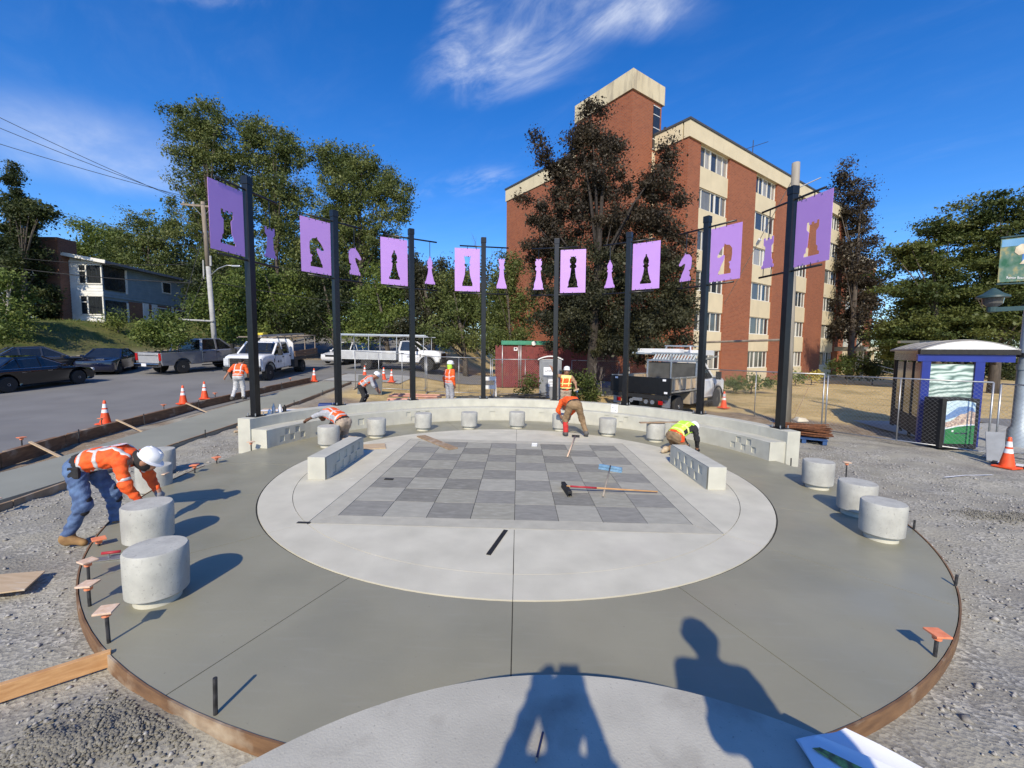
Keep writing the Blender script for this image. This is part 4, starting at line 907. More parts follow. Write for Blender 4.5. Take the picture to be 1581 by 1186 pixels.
def picture_mat():
    m = bpy.data.materials.new('banner_print'); m.use_nodes = True; nt = m.node_tree; n, l = nt.nodes, nt.links; b = n['Principled BSDF']; b.inputs['Roughness'].default_value = 0.6
    tc = N(n, 'ShaderNodeTexCoord'); no = N(n, 'ShaderNodeTexNoise'); no.inputs['Scale'].default_value = 3.2; no.inputs['Detail'].default_value = 3; l.new(tc.outputs['Object'], no.inputs['Vector'])
    r = N(n, 'ShaderNodeValToRGB'); e = r.color_ramp.elements; e[0].position = 0.32; e[0].color = (0.02, 0.10, 0.05, 1); e[1].position = 0.7; e[1].color = (0.45, 0.33, 0.10, 1); x = e.new(0.5); x.color = (0.10, 0.17, 0.13, 1)
    l.new(no.outputs[0], r.inputs[0]); l.new(r.outputs[0], b.inputs['Base Color']); return m
def fl2(poly, y, name, m, parent): return flat(poly, y, name, m, parent)
bn = fl2([(-1.0, 4.60), (-0.12, 4.66), (-0.12, 5.86), (-1.0, 5.76)], 0.0, 'banner', picture_mat(), lp_)
fl2([(-0.98, 5.55), (-0.13, 5.64), (-0.13, 5.84), (-0.98, 5.74)], -0.006, 'banner_sky', mat('banner_blue', (0.16, 0.33, 0.52), (0.10, 0.25, 0.42), 0.6, 2), bn)
fl2([(-0.40, 5.1), (-0.13, 5.1), (-0.13, 5.64), (-0.40, 5.62)], -0.006, 'banner_lake', mat('banner_lake', (0.10, 0.28, 0.55), (0.05, 0.13, 0.36), 0.6, 2), bn)
fl2([(-0.62+0.0, 5.42), (-0.5, 5.34), (-0.30, 5.40), (-0.17, 5.50), (-0.15, 5.60), (-0.26, 5.66), (-0.46, 5.64), (-0.60, 5.55)], -0.010, 'banner_cloud', mat('banner_cream', (0.72, 0.64, 0.48), (0.5, 0.42, 0.30), 0.6, 4), bn)
fl2([(-0.46, 5.10), (-0.2, 5.12), (-0.33, 5.26)], -0.010, 'banner_peak', mat('banner_cream', (0.72, 0.64, 0.48)), bn)
text_mesh('banner_lettering', 'Rainier Beach', 0.095, Matrix.Translation((-0.52, -0.012, 4.73))@RX, M_white, bn)

# ------------------------------------------------------------------ utility poles and wires
M_pole = mat('pole_wood', (0.30, 0.25, 0.20), (0.20, 0.165, 0.13), 0.95, 6, 6, bump=0.3, bscale=30, stretch=(1, 1, 0.1))
M_polegrey = mat('pole_grey', (0.42, 0.42, 0.40), (0.34, 0.34, 0.33), 0.8, 4)
M_cable = mat('cable', (0.02, 0.02, 0.022), None, 0.7, 5)
b0 = atd(333, 527, 30); up_ = empty('utility_pole', (b0.x, b0.y, 1.0), 0, 'leaning wooden utility pole with crossarm and street light behind the grey pickup', 'utility pole')
tv = atd(313, 312, 30)-Vector((b0.x, b0.y, 1.0))
L1 = lambda t: tuple(tv*t)
MB().tube([L1(0), L1(0.62)], 0.17, 12, 0.15).build('conduit_shaft', M_polegrey, up_, True)
MB().tube([L1(0.60), L1(1.0)], 0.16, 12, 0.13).build('shaft', M_pole, up_, True)
c = tv*0.975; MB().bar((c.x-1.35, c.y-0.3, c.z), (c.x+0.8, c.y+0.2, c.z), 0.11, 0.13).build('crossarm', M_pole, up_)
MB().tube([(c.x-0.6, c.y-0.15, c.z-0.05), (c.x, c.y, c.z-0.8), (c.x+0.5, c.y+0.1, c.z-0.05)], 0.03, 6).build('brace', M_steel, up_)
for k in (-1.2, -0.6, 0.6): MB().lathe([(0.03, 0.06), (0.07, 0.1), (0.05, 0.2), (0.02, 0.26)], 8, (c.x+k, c.y+k*0.2, c.z)).build('insulator', M_polegrey, up_)
c = tv*0.55; MB().tube([(c.x, c.y, c.z-0.15), (c.x+0.7, c.y, c.z+0.45), (c.x+1.3, c.y, c.z+0.68), (c.x+1.9, c.y, c.z+0.66)], 0.04, 8).build('light_arm', M_steel, up_, True)
MB().box((c.x+2.0, c.y, c.z+0.63), (0.6, 0.24, 0.12)).build('light_head', M_steel, up_, bevel=0.03)
c = tv*0.63; MB().tube([(c.x-0.25, c.y-0.1, c.z-1.2), (c.x-0.25, c.y-0.1, c.z+0.1)], 0.05, 8).tube([(c.x+0.28, c.y-0.1, c.z-0.3), (c.x+0.28, c.y-0.1, c.z+0.4)], 0.07, 8).build('conduit', M_polegrey, up_)
def wire(p, q, sag, r, label, n=14, grp='overhead wires'):
    p, q = Vector(p), Vector(q); pts = [p.lerp(q, i/n)-Vector((0, 0, sag*4*(i/n)*(1-i/n))) for i in range(n+1)]
    tag(MB().tube(pts, r, 5, cap=False).build('overhead_wire', M_cable), label, 'wire', grp)
ptop = Vector((b0.x, b0.y, 1.0))+tv*0.985
for k, (px, py, tx) in enumerate(((0, 172, -1.2), (0, 191, -0.6), (0, 219, 0.5))):
    far = atd(px, py, 24); d = far-ptop; wire(ptop+Vector((tx, 0, 0.15)), ptop+d*1.5, 0.25, 0.018, ('uppermost', 'middle', 'lowest')[k]+' of three thin wires crossing the sky at upper left')
wire(atd(60, 318, 40), atd(470, 420, 40), 0.3, 0.02, 'single wire sloping behind the dark conifer at left')
wire(atd(-60, 402, 30), atd(296, 437, 30), 0.25, 0.03, 'thick black cable passing in front of the white house front')
wire(atd(-60, 386, 30), atd(290, 408, 30), 0.4, 0.02, 'thin cable just above the thick one before the house')
wire(ptop-Vector((0, 0, 5.3)), atd(790, 475, 40), 0.8, 0.022, 'long cable across the green trees behind the banner poles')
gy = empty('guy_wires', g(266, 545, 1.0) if False else atd(262, 545, 27), 0, 'slanting guy wires anchoring the utility pole beside the round bush', 'guy wire')
o_ = Vector(gy.location); t1 = Vector((b0.x, b0.y, 1.0))+tv*0.84-o_
MB().tube([(0, 0, 0), tuple(t1)], 0.02, 5).build('wire', M_cable, gy); MB().tube([(0, 0, 0), tuple(t1*0.16)], 0.055, 8).build('guard', M_white, gy)
MB().tube([(0.1, 0.2, 0), tuple(t1*0.62+Vector((0.9, 0, 0)))], 0.016, 5).build('wire', M_cable, gy)
hb = atd(270, 493, 29.5); he = atd(329, 496, 29.9)
tag(MB().tube([hb, he], 0.06, 8).build('strut_pipe', M_polegrey), 'horizontal pale pipe strut between bush and utility pole', 'pipe')
rt = atd(1229, 252, 14.6); rb = atd(1213, 655, 14.6); rp = empty('timber_pole', (rb.x, rb.y, -0.1), 0, 'weathered wooden utility pole standing behind the far right banner pole', 'utility pole')
MB().tube([(0, 0, 0), (rt.x-rb.x, rt.y-rb.y, rt.z+0.1)], 0.155, 14, 0.125).build('shaft', mat('pole_bleached', (0.34, 0.31, 0.26), (0.21, 0.185, 0.15), 0.95, 5, 6, bump=0.3, stretch=(1, 1, 0.08)), rp, True)
MB().tube([(rt.x-rb.x+0.1, rt.y-rb.y-0.1, rt.z-0.75), (rt.x-rb.x+0.75, rt.y-rb.y-0.2, rt.z-0.45)], 0.02, 6).build('bracket', M_steel, rp)
MB().bar((0.05, -0.3, 0.3), (0.35, -0.5, 1.45), 0.05, 0.02).build('leaning_lath', M_board, rp)
tw_ = Vector(rt)-Vector((0, 0, 0.4)); ga = atd(1118, 470, 21.5)
tag(MB().tube([tw_, ga], 0.014, 5).build('guy_wire', M_capw), 'thin guy wire running from the timber pole across the building front', 'guy wire')
gm = tw_.lerp(ga, 0.42); tag(MB().lathe([(0.02, -0.18), (0.06, -0.14), (0.06, 0.14), (0.02, 0.18)], 8).build('guy_insulator', M_white), 'small white insulator threaded on the guy wire', 'insulator')
ins = bpy.data.objects['guy_insulator']; ins.location = gm; ins.rotation_euler = (ga-tw_).to_track_quat('Z', 'Y').to_euler()
tag(MB().tube([atd(1072, 529, 21), atd(1206, 525, 18)], 0.05, 8).build('rail_pipe', M_pole), 'horizontal weathered pipe rail spanning before the building\'s lower windows', 'pipe')

# ------------------------------------------------------------------ traffic cones
def make_cone():
    r = empty('traffic_cone', (0, 0, 0))
    MB().box((0, 0, 0.018), (0.37, 0.37, 0.036)).build('base', M_cone, r, bevel=0.01)
    MB().lathe([(0.135, 0.036), (0.082, 0.34)], 18).build('lower_cone', M_cone, r, auto=40)
    MB().lathe([(0.0825, 0.341), (0.0665, 0.44)], 18).build('lower_band', M_white, r, auto=40)
    MB().lathe([(0.066, 0.441), (0.060, 0.485)], 18).build('middle_cone', M_cone, r, auto=40)
    MB().lathe([(0.0595, 0.486), (0.043, 0.61)], 18).build('upper_band', M_white, r, auto=40)
    MB().lathe([(0.0425, 0.611), (0.030, 0.70), (0.02, 0.71)], 18).build('tip', M_cone, r, auto=40)
    return r
cone0 = make_cone()
def sg_(px, py):
    z = 0.0
    for _ in range(60): q = g(px, py, z); z = 0.5*z+0.5*gz(q.x, q.y)
    return g(px, py, z)
cones = [(163, 656, 'orange traffic cone on the road, nearest the camera at left'), (283, 625, 'left of a pair of orange cones on the road edge'), (316, 617, 'right of a pair of orange cones on the road edge'),
 (476, 582, 'orange traffic cone beside the white crew truck\'s rear wheel'), (1117, 631, 'orange traffic cone alone on the dry lawn'), (1554, 724, 'worn orange traffic cone at the foot of the right fence'),
 (597, 582, 'orange traffic cone behind the left chain-link panel'), (584, 578, 'orange cone just left of another behind the left chain-link panel'), (553, 573, 'small distant orange cone above the blue bucket')]
for i, (px, py, lb) in enumerate(cones):
    o = cone0 if i == 0 else copy_tree(cone0); p = sg_(px, py)
    if px == 476: p = Vector((-11.15, 14.9, float(street_z(14.9))+0.02))
    if px == 597: p = Vector((-7.1, 15.6, 0.5))
    if px == 584: p = Vector((-7.8, 16.4, 0.55))
    if px == 553: p = Vector((-9.2, 17.2, 0.6))
    p.z = gz(p.x, p.y)+0.03 if px not in (597, 584, 553, 476) else float(ground_z(p.x, p.y, False))+0.04
    o.location = p; o.rotation_euler = (0, 0, random.random()); tag(o, lb, 'traffic cone', 'orange traffic cones around the site')
# ------------------------------------------------------------------ vehicles (x forward, y left, z up)
M_tyre = mat('tyre', (0.022, 0.022, 0.022), (0.035, 0.033, 0.030), 0.9, 20)
M_rim = mat('alloy_rim', (0.50, 0.50, 0.51), (0.38, 0.38, 0.39), 0.35, 8, metal=0.7)
M_carglass = mat('car_glass', (0.018, 0.021, 0.024), (0.012, 0.014, 0.016), 0.05, 3, spec=0.8)
M_chrome = mat('chrome', (0.65, 0.65, 0.66), None, 0.15, 5, metal=1.0)
M_headlamp = mat('headlamp', (0.60, 0.62, 0.64), (0.45, 0.47, 0.5), 0.12, 9)
M_taillamp = mat('taillamp', (0.42, 0.012, 0.012), (0.30, 0.008, 0.008), 0.2, 9)
M_truckwhite = mat('truck_white', (0.74, 0.75, 0.76), (0.68, 0.69, 0.70), 0.28, 2, coat=0.4)
M_silver = mat('pickup_grey', (0.30, 0.31, 0.33), (0.27, 0.28, 0.30), 0.30, 2, metal=0.45, coat=0.5)
M_carblack = mat('car_black', (0.006, 0.006, 0.008), (0.005, 0.005, 0.006), 0.12, 2, coat=0.8)
M_navy = mat('car_navy', (0.008, 0.012, 0.035), (0.007, 0.010, 0.03), 0.15, 2, coat=0.8)
M_alum = mat('aluminium', (0.62, 0.63, 0.64), (0.50, 0.51, 0.52), 0.35, 8, metal=0.8)
def arch(cx, zc, r, zb, n=9):
    a0 = math.asin(max(-1, min(1, (zb-zc)/r))); return [(cx+r*math.cos(a0+(math.pi-2*a0)*i/n), zc+r*math.sin(a0+(math.pi-2*a0)*i/n)) for i in range(n+1)]
def inset(P, d):
    n = len(P); A = sum(P[i][0]*P[(i+1) % n][1]-P[(i+1) % n][0]*P[i][1] for i in range(n)); s = 1 if A > 0 else -1; out = []
    for i in range(n):
        a, b, c = Vector(P[i-1]), Vector(P[i]), Vector(P[(i+1) % n]); e1 = (b-a).normalized(); e2 = (c-b).normalized()
        nrm = Vector((-(e1.y+e2.y), e1.x+e2.x))
        nrm = nrm.normalized() if nrm.length > 1e-6 else Vector((-e1.y, e1.x)); out.append(tuple(b+nrm*d*s))
    return out
def shell(P, hw, bev, name, m, parent, taper=None):
    mb = MB(); k = len(P); Q = inset(P, bev); rows = [(-hw, Q), (-hw+bev*0.5, inset(P, bev*0.25)), (-hw+bev, P), (hw-bev, P), (hw-bev*0.5, inset(P, bev*0.25)), (hw, Q)]
    for y, pr_ in rows:
        for x, z in pr_:
            f = 1.0 if taper is None else taper(x, z); mb.v.append((x, y*f, z))
    for r_ in range(len(rows)-1):
        for i in range(k): j = (i+1) % k; mb.f.append((r_*k+i, r_*k+j, (r_+1)*k+j, (r_+1)*k+i))
    mb.f.append(tuple(range(k-1, -1, -1))); mb.f.append(tuple((len(rows)-1)*k+i for i in range(k)))
    return mb.build(name, m, parent, auto=35)
def greenhouse(root, pr_, hb, ht, body, pillars=(0.5,), pw=0.07):
    (xr, zr), (xa, za), (xb, zb_), (xc, zc) = pr_
    V = []
    for s in (-1, 1): V += [(xr, s*hb, zr), (xa, s*ht, za), (xb, s*ht, zb_), (xc, s*hb, zc)]
    gh = MB().add(V, [(0, 1, 2, 3), (7, 6, 5, 4), (0, 4, 5, 1), (3, 2, 6, 7), (1, 5, 6, 2)]).build('windows', M_carglass, root)
    k = 0.012
    MB().add([(xa-0.05, -ht-k, za-0.03), (xb+0.05, -ht-k, zb_-0.03), (xb+0.05, ht+k, zb_-0.03), (xa-0.05, ht+k, za-0.03), (xa+0.04, -ht+0.08, za+0.035), (xb-0.06, -ht+0.08, zb_+0.035), (xb-0.06, ht-0.08, zb_+0.035), (xa+0.04, ht-0.08, za+0.035)],
             [(3, 2, 1, 0), (4, 5, 6, 7), (0, 1, 5, 4), (1, 2, 6, 5), (2, 3, 7, 6), (3, 0, 4, 7)]).build('roof', body, root, auto=30)
    for s in (-1, 1):
        MB().bar((xr, s*(hb-0.01), zr-0.02), (xa, s*(ht-0.01), za), pw*1.5, pw).build('pillar', body, root); MB().bar((xc, s*(hb-0.01), zc-0.02), (xb, s*(ht-0.01), zb_), pw, pw).build('pillar', body, root)
        for t in pillars:
            xm = xr+(xc-xr)*t; xt = xa+(xb-xa)*max(0, min(1, ((xm-xa)/(xb-xa)))); MB().bar((xm, s*(hb-0.005), (zr+zc)/2-0.02), (xt, s*(ht+0.0), za), pw, pw).build('pillar', body, root)
    return gh
wheel_cache = {}
def wheel(root, x, y, r, w, rimm=None):
    key = (r, w); rimm = rimm or M_rim; wo = None
    prof = [(r*0.60, -w/2), (r*0.92, -w/2), (r, -w/2+0.03), (r, w/2-0.03), (r*0.92, w/2), (r*0.60, w/2)]
    RXm = Matrix.Rotation(R(90), 4, 'X')
    if key not in wheel_cache:
        t = MB().lathe(prof, 24).build('tyre', M_tyre, None, auto=40); t.data.transform(RXm)
        rm = MB().lathe([(0.02, -w/2+0.01), (r*0.16, -w/2-0.005), (r*0.2, -w/2+0.03), (r*0.45, -w/2+0.05), (r*0.58, -w/2+0.0), (r*0.61, -w/2+0.01), (r*0.61, w/2-0.01), (0.02, w/2-0.02)], 20).build('rim', rimm, None, auto=40); rm.data.transform(RXm)
        hl = MB()
        for k in range(8): a = k*math.pi/4; hl.lathe([(0.01, 0), (r*0.07, 0), (r*0.07, 0.012), (0.01, 0.012)], 8, (r*0.38*math.cos(a), r*0.38*math.sin(a), -w/2+0.036))
        hh = hl.build('rim_holes', M_tyre, None); hh.data.transform(RXm)
        wheel_cache[key] = (t.data, rm.data, hh.data)
        for o in (t, rm, hh): bpy.data.objects.remove(o)
    wt = bpy.data.objects.new('wheel', wheel_cache[key][0]); col.objects.link(wt); wt.parent = root; wt.location = (x, y, r); wt.rotation_euler = (0, 0, math.pi if y < 0 else 0)
    for nm, d in (('rim', wheel_cache[key][1]), ('rim_holes', wheel_cache[key][2])):
        o = bpy.data.objects.new(nm, d); col.objects.link(o); o.parent = wt
    return wt
def car_lamps(root, xf, xr_, hw, zf, zr_, wf=0.36, hf=0.14, wr=0.34, hr_=0.16):
    for s in (-1, 1):
        MB().box((xf, s*(hw-wf/2-0.06), zf), (0.10, wf, hf)).build('headlight', M_headlamp, root, bevel=0.02)
        MB().box((xr_, s*(hw-wr/2-0.04), zr_), (0.08, wr, hr_)).build('taillight', M_taillamp, root, bevel=0.02)
def sedan(name, label, loc, rz, body, L=4.75, H=1.45, hw=0.92, cabin=None, boxy=False):
    root = empty(name, loc, rz, label, 'car', 'cars parked along the road')
    f, r_ = L/2, -L/2; wb = L*0.295; wr = 0.335
    P = [(f-0.12, 0.22), (f-0.25, 0.18)]+arch(wb+0.05, wr, wr+0.06, 0.2)+arch(-wb, wr, wr+0.06, 0.2)+[(r_+0.25, 0.22), (r_+0.03, 0.34), (r_, 0.62), (r_+0.06, 0.90), (r_+0.3, 0.965), (-1.45, 0.985), (-0.2, 0.955), (0.95, 0.945), (f-0.75, 0.84), (f-0.25, 0.74), (f-0.02, 0.60), (f, 0.40)]
    if boxy: P[-4:] = [(f-0.35, 0.86), (f-0.03, 0.80), (f, 0.66), (f, 0.36)]
    tp = lambda x, z: 1.0-0.10*max(0, (abs(x)-L*0.36)/(L*0.14))**2
    shell(P, hw, 0.12, 'body', body, root, tp)
    gp = cabin or [(-1.75, 0.96), (-0.95, H-0.04), (0.15, H-0.02), (1.05, 0.94)]
    greenhouse(root, gp, hw-0.10, hw-0.30, body, (0.33, 0.62))
    MB().tube([(gp[0][0]+0.1, -hw+0.085, gp[0][1]+0.01), (gp[3][0]-0.05, -hw+0.085, gp[3][1]+0.01)], 0.014, 6).tube([(gp[0][0]+0.1, -hw+0.085, gp[0][1]+0.03), (gp[1][0]+0.02, -hw+0.28, gp[1][1]-0.06), (gp[2][0], -hw+0.28, gp[2][1]-0.06), (gp[3][0]-0.1, -hw+0.1, gp[3][1]+0.04)], 0.012, 6).build('window_trim', M_chrome, root)
    car_lamps(root, f-0.13, r_+0.06, hw-0.04, 0.66, 0.78)
    for s in (-1, 1):
        for x in (wb+0.05, -wb): wheel(root, x, s*(hw-0.12), wr, 0.22)
        MB().box((0.75, s*(hw+0.05), 1.0), (0.16, 0.16, 0.12)).build('mirror', body, root, bevel=0.03)
        for x in (-0.55, 0.45): MB().box((x-0.25, s*(hw-0.005), 0.80), (0.2, 0.03, 0.03)).build('door_handle', M_chrome, root)
    MB().box((f-0.06, 0, 0.60), (0.10, 0.8, 0.14)).build('grille', M_blackm, root)
    MB().box((f-0.045, 0, 0.685), (0.10, 0.86, 0.03)).build('grille_trim', M_chrome, root)
    MB().box((r_-0.005, 0, 0.62), (0.02, 0.42, 0.13)).build('number_plate', M_paper, root)
    return root
def zst(x, y): return float(ground_z(x, y, False))+0.015
Ys = R(90)
def slope_put(o, pitch): o.rotation_euler = (Matrix.Rotation(o.rotation_euler.z, 3, 'Z')@Matrix.Rotation(pitch, 3, 'Y')).to_euler()
SL = math.atan(0.055)
s1 = sedan('sedan', 'glossy black sedan at the left edge, side on to the camera', (-22.35, 10.85, zst(-22.3, 10.85)), R(89), M_carblack); slope_put(s1, -SL)
s2 = sedan('sedan', 'dark saloon parked behind the black sedan, silver window line', (-26.4, 14.9, zst(-26.3, 14.9)+0.1), R(62), mat('car_graphite', (0.06, 0.062, 0.066), (0.05, 0.052, 0.056), 0.18, 2, metal=0.3, coat=0.8), H=1.52); slope_put(s2, -SL*0.8)
s3 = sedan('sedan', 'dark blue older sedan facing the camera beside the grey pickup', (-24.9, 17.4, zst(-24.9, 17.4)), R(-62), M_navy, L=4.7, H=1.40, boxy=True); slope_put(s3, SL*0.8)

def truck_front(root, body, crew=True, lift=0.0, hw=1.0, door_marks=False):
    """hood, cab and doors of a heavy pickup; cab back ends at x = xb"""
    xb = -0.55 if crew else 0.1; fx = 3.05; wr = 0.44; wx = 2.15; z0 = 0.56
    P = [(fx-0.05, z0+0.05), (fx-0.3, z0-0.02)]+arch(wx, wr+0.02, wr+0.11, z0-0.02)+[(xb, z0-0.02), (xb-0.02, 1.38), (1.45, 1.37), (1.75, 1.44), (fx-0.45, 1.42), (fx-0.12, 1.34), (fx-0.01, 1.2), (fx, 0.85)]
    shell(P, hw, 0.10, 'cab_body', body, root, lambda x, z: 1-0.05*max(0, (x-2.2)/0.85)**2)
    greenhouse(root, [(xb+0.03, 1.37), (xb+0.16, 2.02), (0.85, 2.03), (1.66, 1.42)], hw-0.06, hw-0.17, body, (0.47,) if crew else (), 0.09)
    MB().box((fx-0.01, 0, 1.04), (0.12, 1.26, 0.44)).build('grille', M_blackm, root, bevel=0.02)
    gr_ = MB()
    for z in (0.92, 1.04, 1.16): gr_.box((fx+0.055, 0, z), (0.03, 1.2, 0.03))
    gr_.build('grille_bars', M_darksteel, root)
    for s in (-1, 1):
        MB().box((fx-0.03, s*0.80, 1.06), (0.16, 0.26, 0.40)).build('headlight', M_headlamp, root, bevel=0.03)
        MB().tube([(1.42, s*hw, 1.40), (1.42, s*(hw+0.2), 1.43)], 0.03, 6).box((1.43, s*(hw+0.24), 1.52), (0.12, 0.2, 0.34)).build('mirror', M_blackm, root)
        wheel(root, wx, s*(hw-0.15), wr, 0.27)
        MB().tube(arch_pts(wx, wr+0.02, wr+0.11, s*(hw+0.012)), 0.035, 6).build('arch_trim', M_blackm, root)
        for x in ((-0.05, 0.9) if crew else (0.75,)): MB().box((x-0.35, s*(hw+0.005), 1.20), (0.2, 0.03, 0.045)).build('door_handle', M_blackm, root)
        sm = MB()
        for x in ((xb+0.06, 0.45, 1.5) if crew else (xb+0.06, 1.5)): sm.box((x, s*(hw+0.001), 0.98), (0.012, 0.008, 0.76))
        sm.build('door_seams', M_blackm, root)
        MB().bar((xb, s*(hw-0.02), 0.42), (1.55, s*(hw-0.02), 0.42), 0.12, 0.05).build('step', M_blackm, root)
        MB().box((1.66, s*(hw+0.003), 1.06), (0.06, 0.02, 0.22)).build('fender_vent', M_blackm, root)
        if door_marks:
            MB().lathe([(0.05, -0.002), (0.07, -0.002), (0.07, 0.002), (0.05, 0.002)], 14).build('door_emblem', M_ink, root).matrix_local = Matrix.Translation((1.18, s*(hw+0.006), 0.98))@Matrix.Rotation(R(90), 4, 'X')
            for k, (w, z) in enumerate(((0.22, 1.03), (0.30, 0.98), (0.34, 0.93))): MB().box((0.88, s*(hw+0.004), z), (w, 0.006, 0.022)).build('door_print', M_ink, root)
    MB().box((fx+0.07, 0, 0.70), (0.16, 1.86, 0.24)).build('front_bumper', M_blackm if body is M_truckwhite else M_chrome, root, bevel=0.03)
    return xb
def arch_pts(cx, zc, r, y): return [(cx+r*math.cos(a), y, zc+r*math.sin(a)) for a in [R(180*i/14) for i in range(15)]]
# grey crew-cab pickup seen from behind
pk = empty('pickup_truck', (-20.75, 19.2, zst(-20.7, 19.2)), R(76), 'grey crew-cab pickup seen from behind across the road', 'pickup truck', 'vehicles on the road')
xb = truck_front(pk, M_silver, True)
P = [(xb-0.03, 0.52)]+arch(-1.75, 0.43, 0.52, 0.52)+[(-2.95, 0.55), (-3.0, 0.75), (-3.0, 1.30), (xb-0.03, 1.30)]
for s in (-1, 1):
    q = shell(P, 0.06, 0.03, 'bed_side', M_silver, pk); q.location = (0, s*0.94, 0)
    wheel(pk, -1.75, s*0.85, 0.41, 0.27)
    MB().box((-2.98, s*0.90, 1.05), (0.10, 0.17, 0.42)).build('taillight', M_taillamp, pk, bevel=0.02)
MB().box((-2.97, 0, 1.00), (0.07, 1.60, 0.60)).build('tailgate', mat('tailgate_silver', (0.50, 0.51, 0.53), (0.45, 0.46, 0.48), 0.3, 2, metal=0.4), pk, bevel=0.02)
MB().box((-3.01, 0, 1.14), (0.03, 1.5, 0.03)).build('tailgate_crease', M_darksteel, pk)
MB().box((-1.8, 0, 0.72), (2.4, 1.8, 0.06)).build('bed_floor', M_blackm, pk)
MB().box((-3.10, 0, 0.58), (0.18, 1.9, 0.2)).build('rear_bumper', M_chrome, pk, bevel=0.03)
MB().box((-3.20, 0.12, 0.60), (0.02, 0.34, 0.16)).build('number_plate', M_paper, pk)
slope_put(pk, -SL)
# white flatbed crew truck facing the camera
wt = empty('flatbed_truck', (-14.9, 17.2, zst(-14.9, 17.2)), R(-84), 'white crew-cab flatbed truck with pipe rack, facing the camera', 'truck', 'vehicles on the road')
xb = truck_front(wt, M_truckwhite, True, door_marks=True)
M_bedwood = mat('bed_wood', (0.24, 0.15, 0.09), (0.15, 0.095, 0.06), 0.9, 4, 6, stretch=(1, 6, 1))
MB().box((-2.75, 0, 0.95), (3.9, 2.2, 0.16)).build('deck', M_darksteel, wt)
for s in (-1, 1):
    for k in range(2): MB().box((-2.75, s*1.10, 1.17+k*0.2), (3.8, 0.05, 0.17)).build('side_board', M_bedwood, wt)
    wheel(wt, -2.4, s*0.85, 0.41, 0.27); wheel(wt, -2.4, s*0.62, 0.41, 0.22)
    MB().box((-0.95, s*0.95, 0.7), (0.5, 0.35, 0.45)).build('tool_box', M_darksteel, wt)
MB().add([(xb-0.30, -1.05, 0.95), (xb-0.30, 1.05, 0.95), (xb-0.30, 1.05, 1.95), (xb-0.30, 0.8, 2.2), (xb-0.30, -0.8, 2.2), (xb-0.30, -1.05, 1.95), (xb-0.22, -1.05, 0.95), (xb-0.22, 1.05, 0.95), (xb-0.22, 1.05, 1.95), (xb-0.22, 0.8, 2.2), (xb-0.22, -0.8, 2.2), (xb-0.22, -1.05, 1.95)],
   [(0, 1, 2, 3, 4, 5), (11, 10, 9, 8, 7, 6), (0, 6, 7, 1), (1, 7, 8, 2), (2, 8, 9, 3), (3, 9, 10, 4), (4, 10, 11, 5), (5, 11, 6, 0)]).build('headboard', M_truckwhite, wt)
rk = MB()
for s in (-1, 1):
    for x in (-4.5, -2.7, -0.8): rk.bar((x, s*1.02, 1.0), (x, s*1.02, 2.35), 0.05)
    rk.bar((-4.6, s*1.02, 2.35), (1.6, s*0.95, 2.30), 0.05)
for x in (-4.5, -2.7, -0.8, 1.3): rk.bar((x, -1.02, 2.34), (x, 1.02, 2.34), 0.05)
rk.build('rack', M_pole, wt)
MB().tube([(-3.6, 0.6, 2.45), (2.0, 0.5, 2.42)], 0.05, 8).tube([(-3.9, 0.2, 2.45), (1.2, 0.1, 2.42)], 0.04, 8).build('pipes', M_steel, wt)
MB().box((-0.9, -0.75, 2.46), (0.7, 0.3, 0.14)).build('yellow_bundle', mat('yellow_strap', (0.75, 0.60, 0.05), None, 0.6), wt, bevel=0.04)
slope_put(wt, SL)
# white utility truck side on, facing right
ut = empty('utility_truck', (-8.35, 22.2, zst(-8.3, 22.2)), R(-4), 'white utility truck with ladder rack, side on behind the chain-link fence', 'truck', 'vehicles on the road')
xb = truck_front(ut, M_truckwhite, False, door_marks=True)
bd = MB().box((-2.1, 0, 1.02), (4.1, 2.1, 0.62)).build('service_body', mat('body_silver', (0.60, 0.62, 0.63), (0.52, 0.54, 0.55), 0.4, 3), ut, bevel=0.02)
for s in (-1, 1):
    for k in range(4): MB().box((-3.6+k*1.0, s*1.055, 1.03), (0.92, 0.02, 0.5)).build('locker_door', mat('locker_grey', (0.46, 0.475, 0.48), (0.40, 0.41, 0.42), 0.4, 3), bd)
    wheel(ut, -2.2, s*0.88, 0.41, 0.27)
MB().box((-2.1, 0, 0.66), (4.0, 1.4, 0.2)).build('chassis', M_blackm, ut)
rk = MB()
for s in (-1, 1):
    for x in (-4.0, -2.0, 0.0, 1.9): rk.bar((x, s*1.0, 1.3 if x < 1 else 1.25), (x, s*1.0, 2.35), 0.045)
    rk.bar((-4.2, s*1.0, 2.38), (2.2, s*1.0, 2.38), 0.045)
for x in (-4.0, -2.0, 0.0, 1.9): rk.bar((x, -1.0, 2.38), (x, 1.0, 2.38), 0.045)
rk.build('rack', M_steel, ut)
ld = MB()
for y in (-0.5, -0.1): ld.bar((-4.4, y, 2.46), (1.8, y, 2.46), 0.05, 0.08)
for k in range(18): ld.bar((-4.2+k*0.34, -0.5, 2.46), (-4.2+k*0.34, -0.1, 2.46), 0.03)
ld.build('ladder', M_alum, ut)
MB().box((-1.6, 0.5, 2.47), (4.6, 0.3, 0.08)).build('planks', M_lumber, ut)
# another white vehicle glimpsed between
s4 = sedan('sedan', 'white car half hidden between the two white trucks', (-14.0, 26.5, zst(-14.0, 26.5)), R(-100), M_truckwhite, H=1.7, cabin=[(-2.1, 0.97), (-1.7, 1.66), (0.2, 1.68), (1.0, 0.95)])
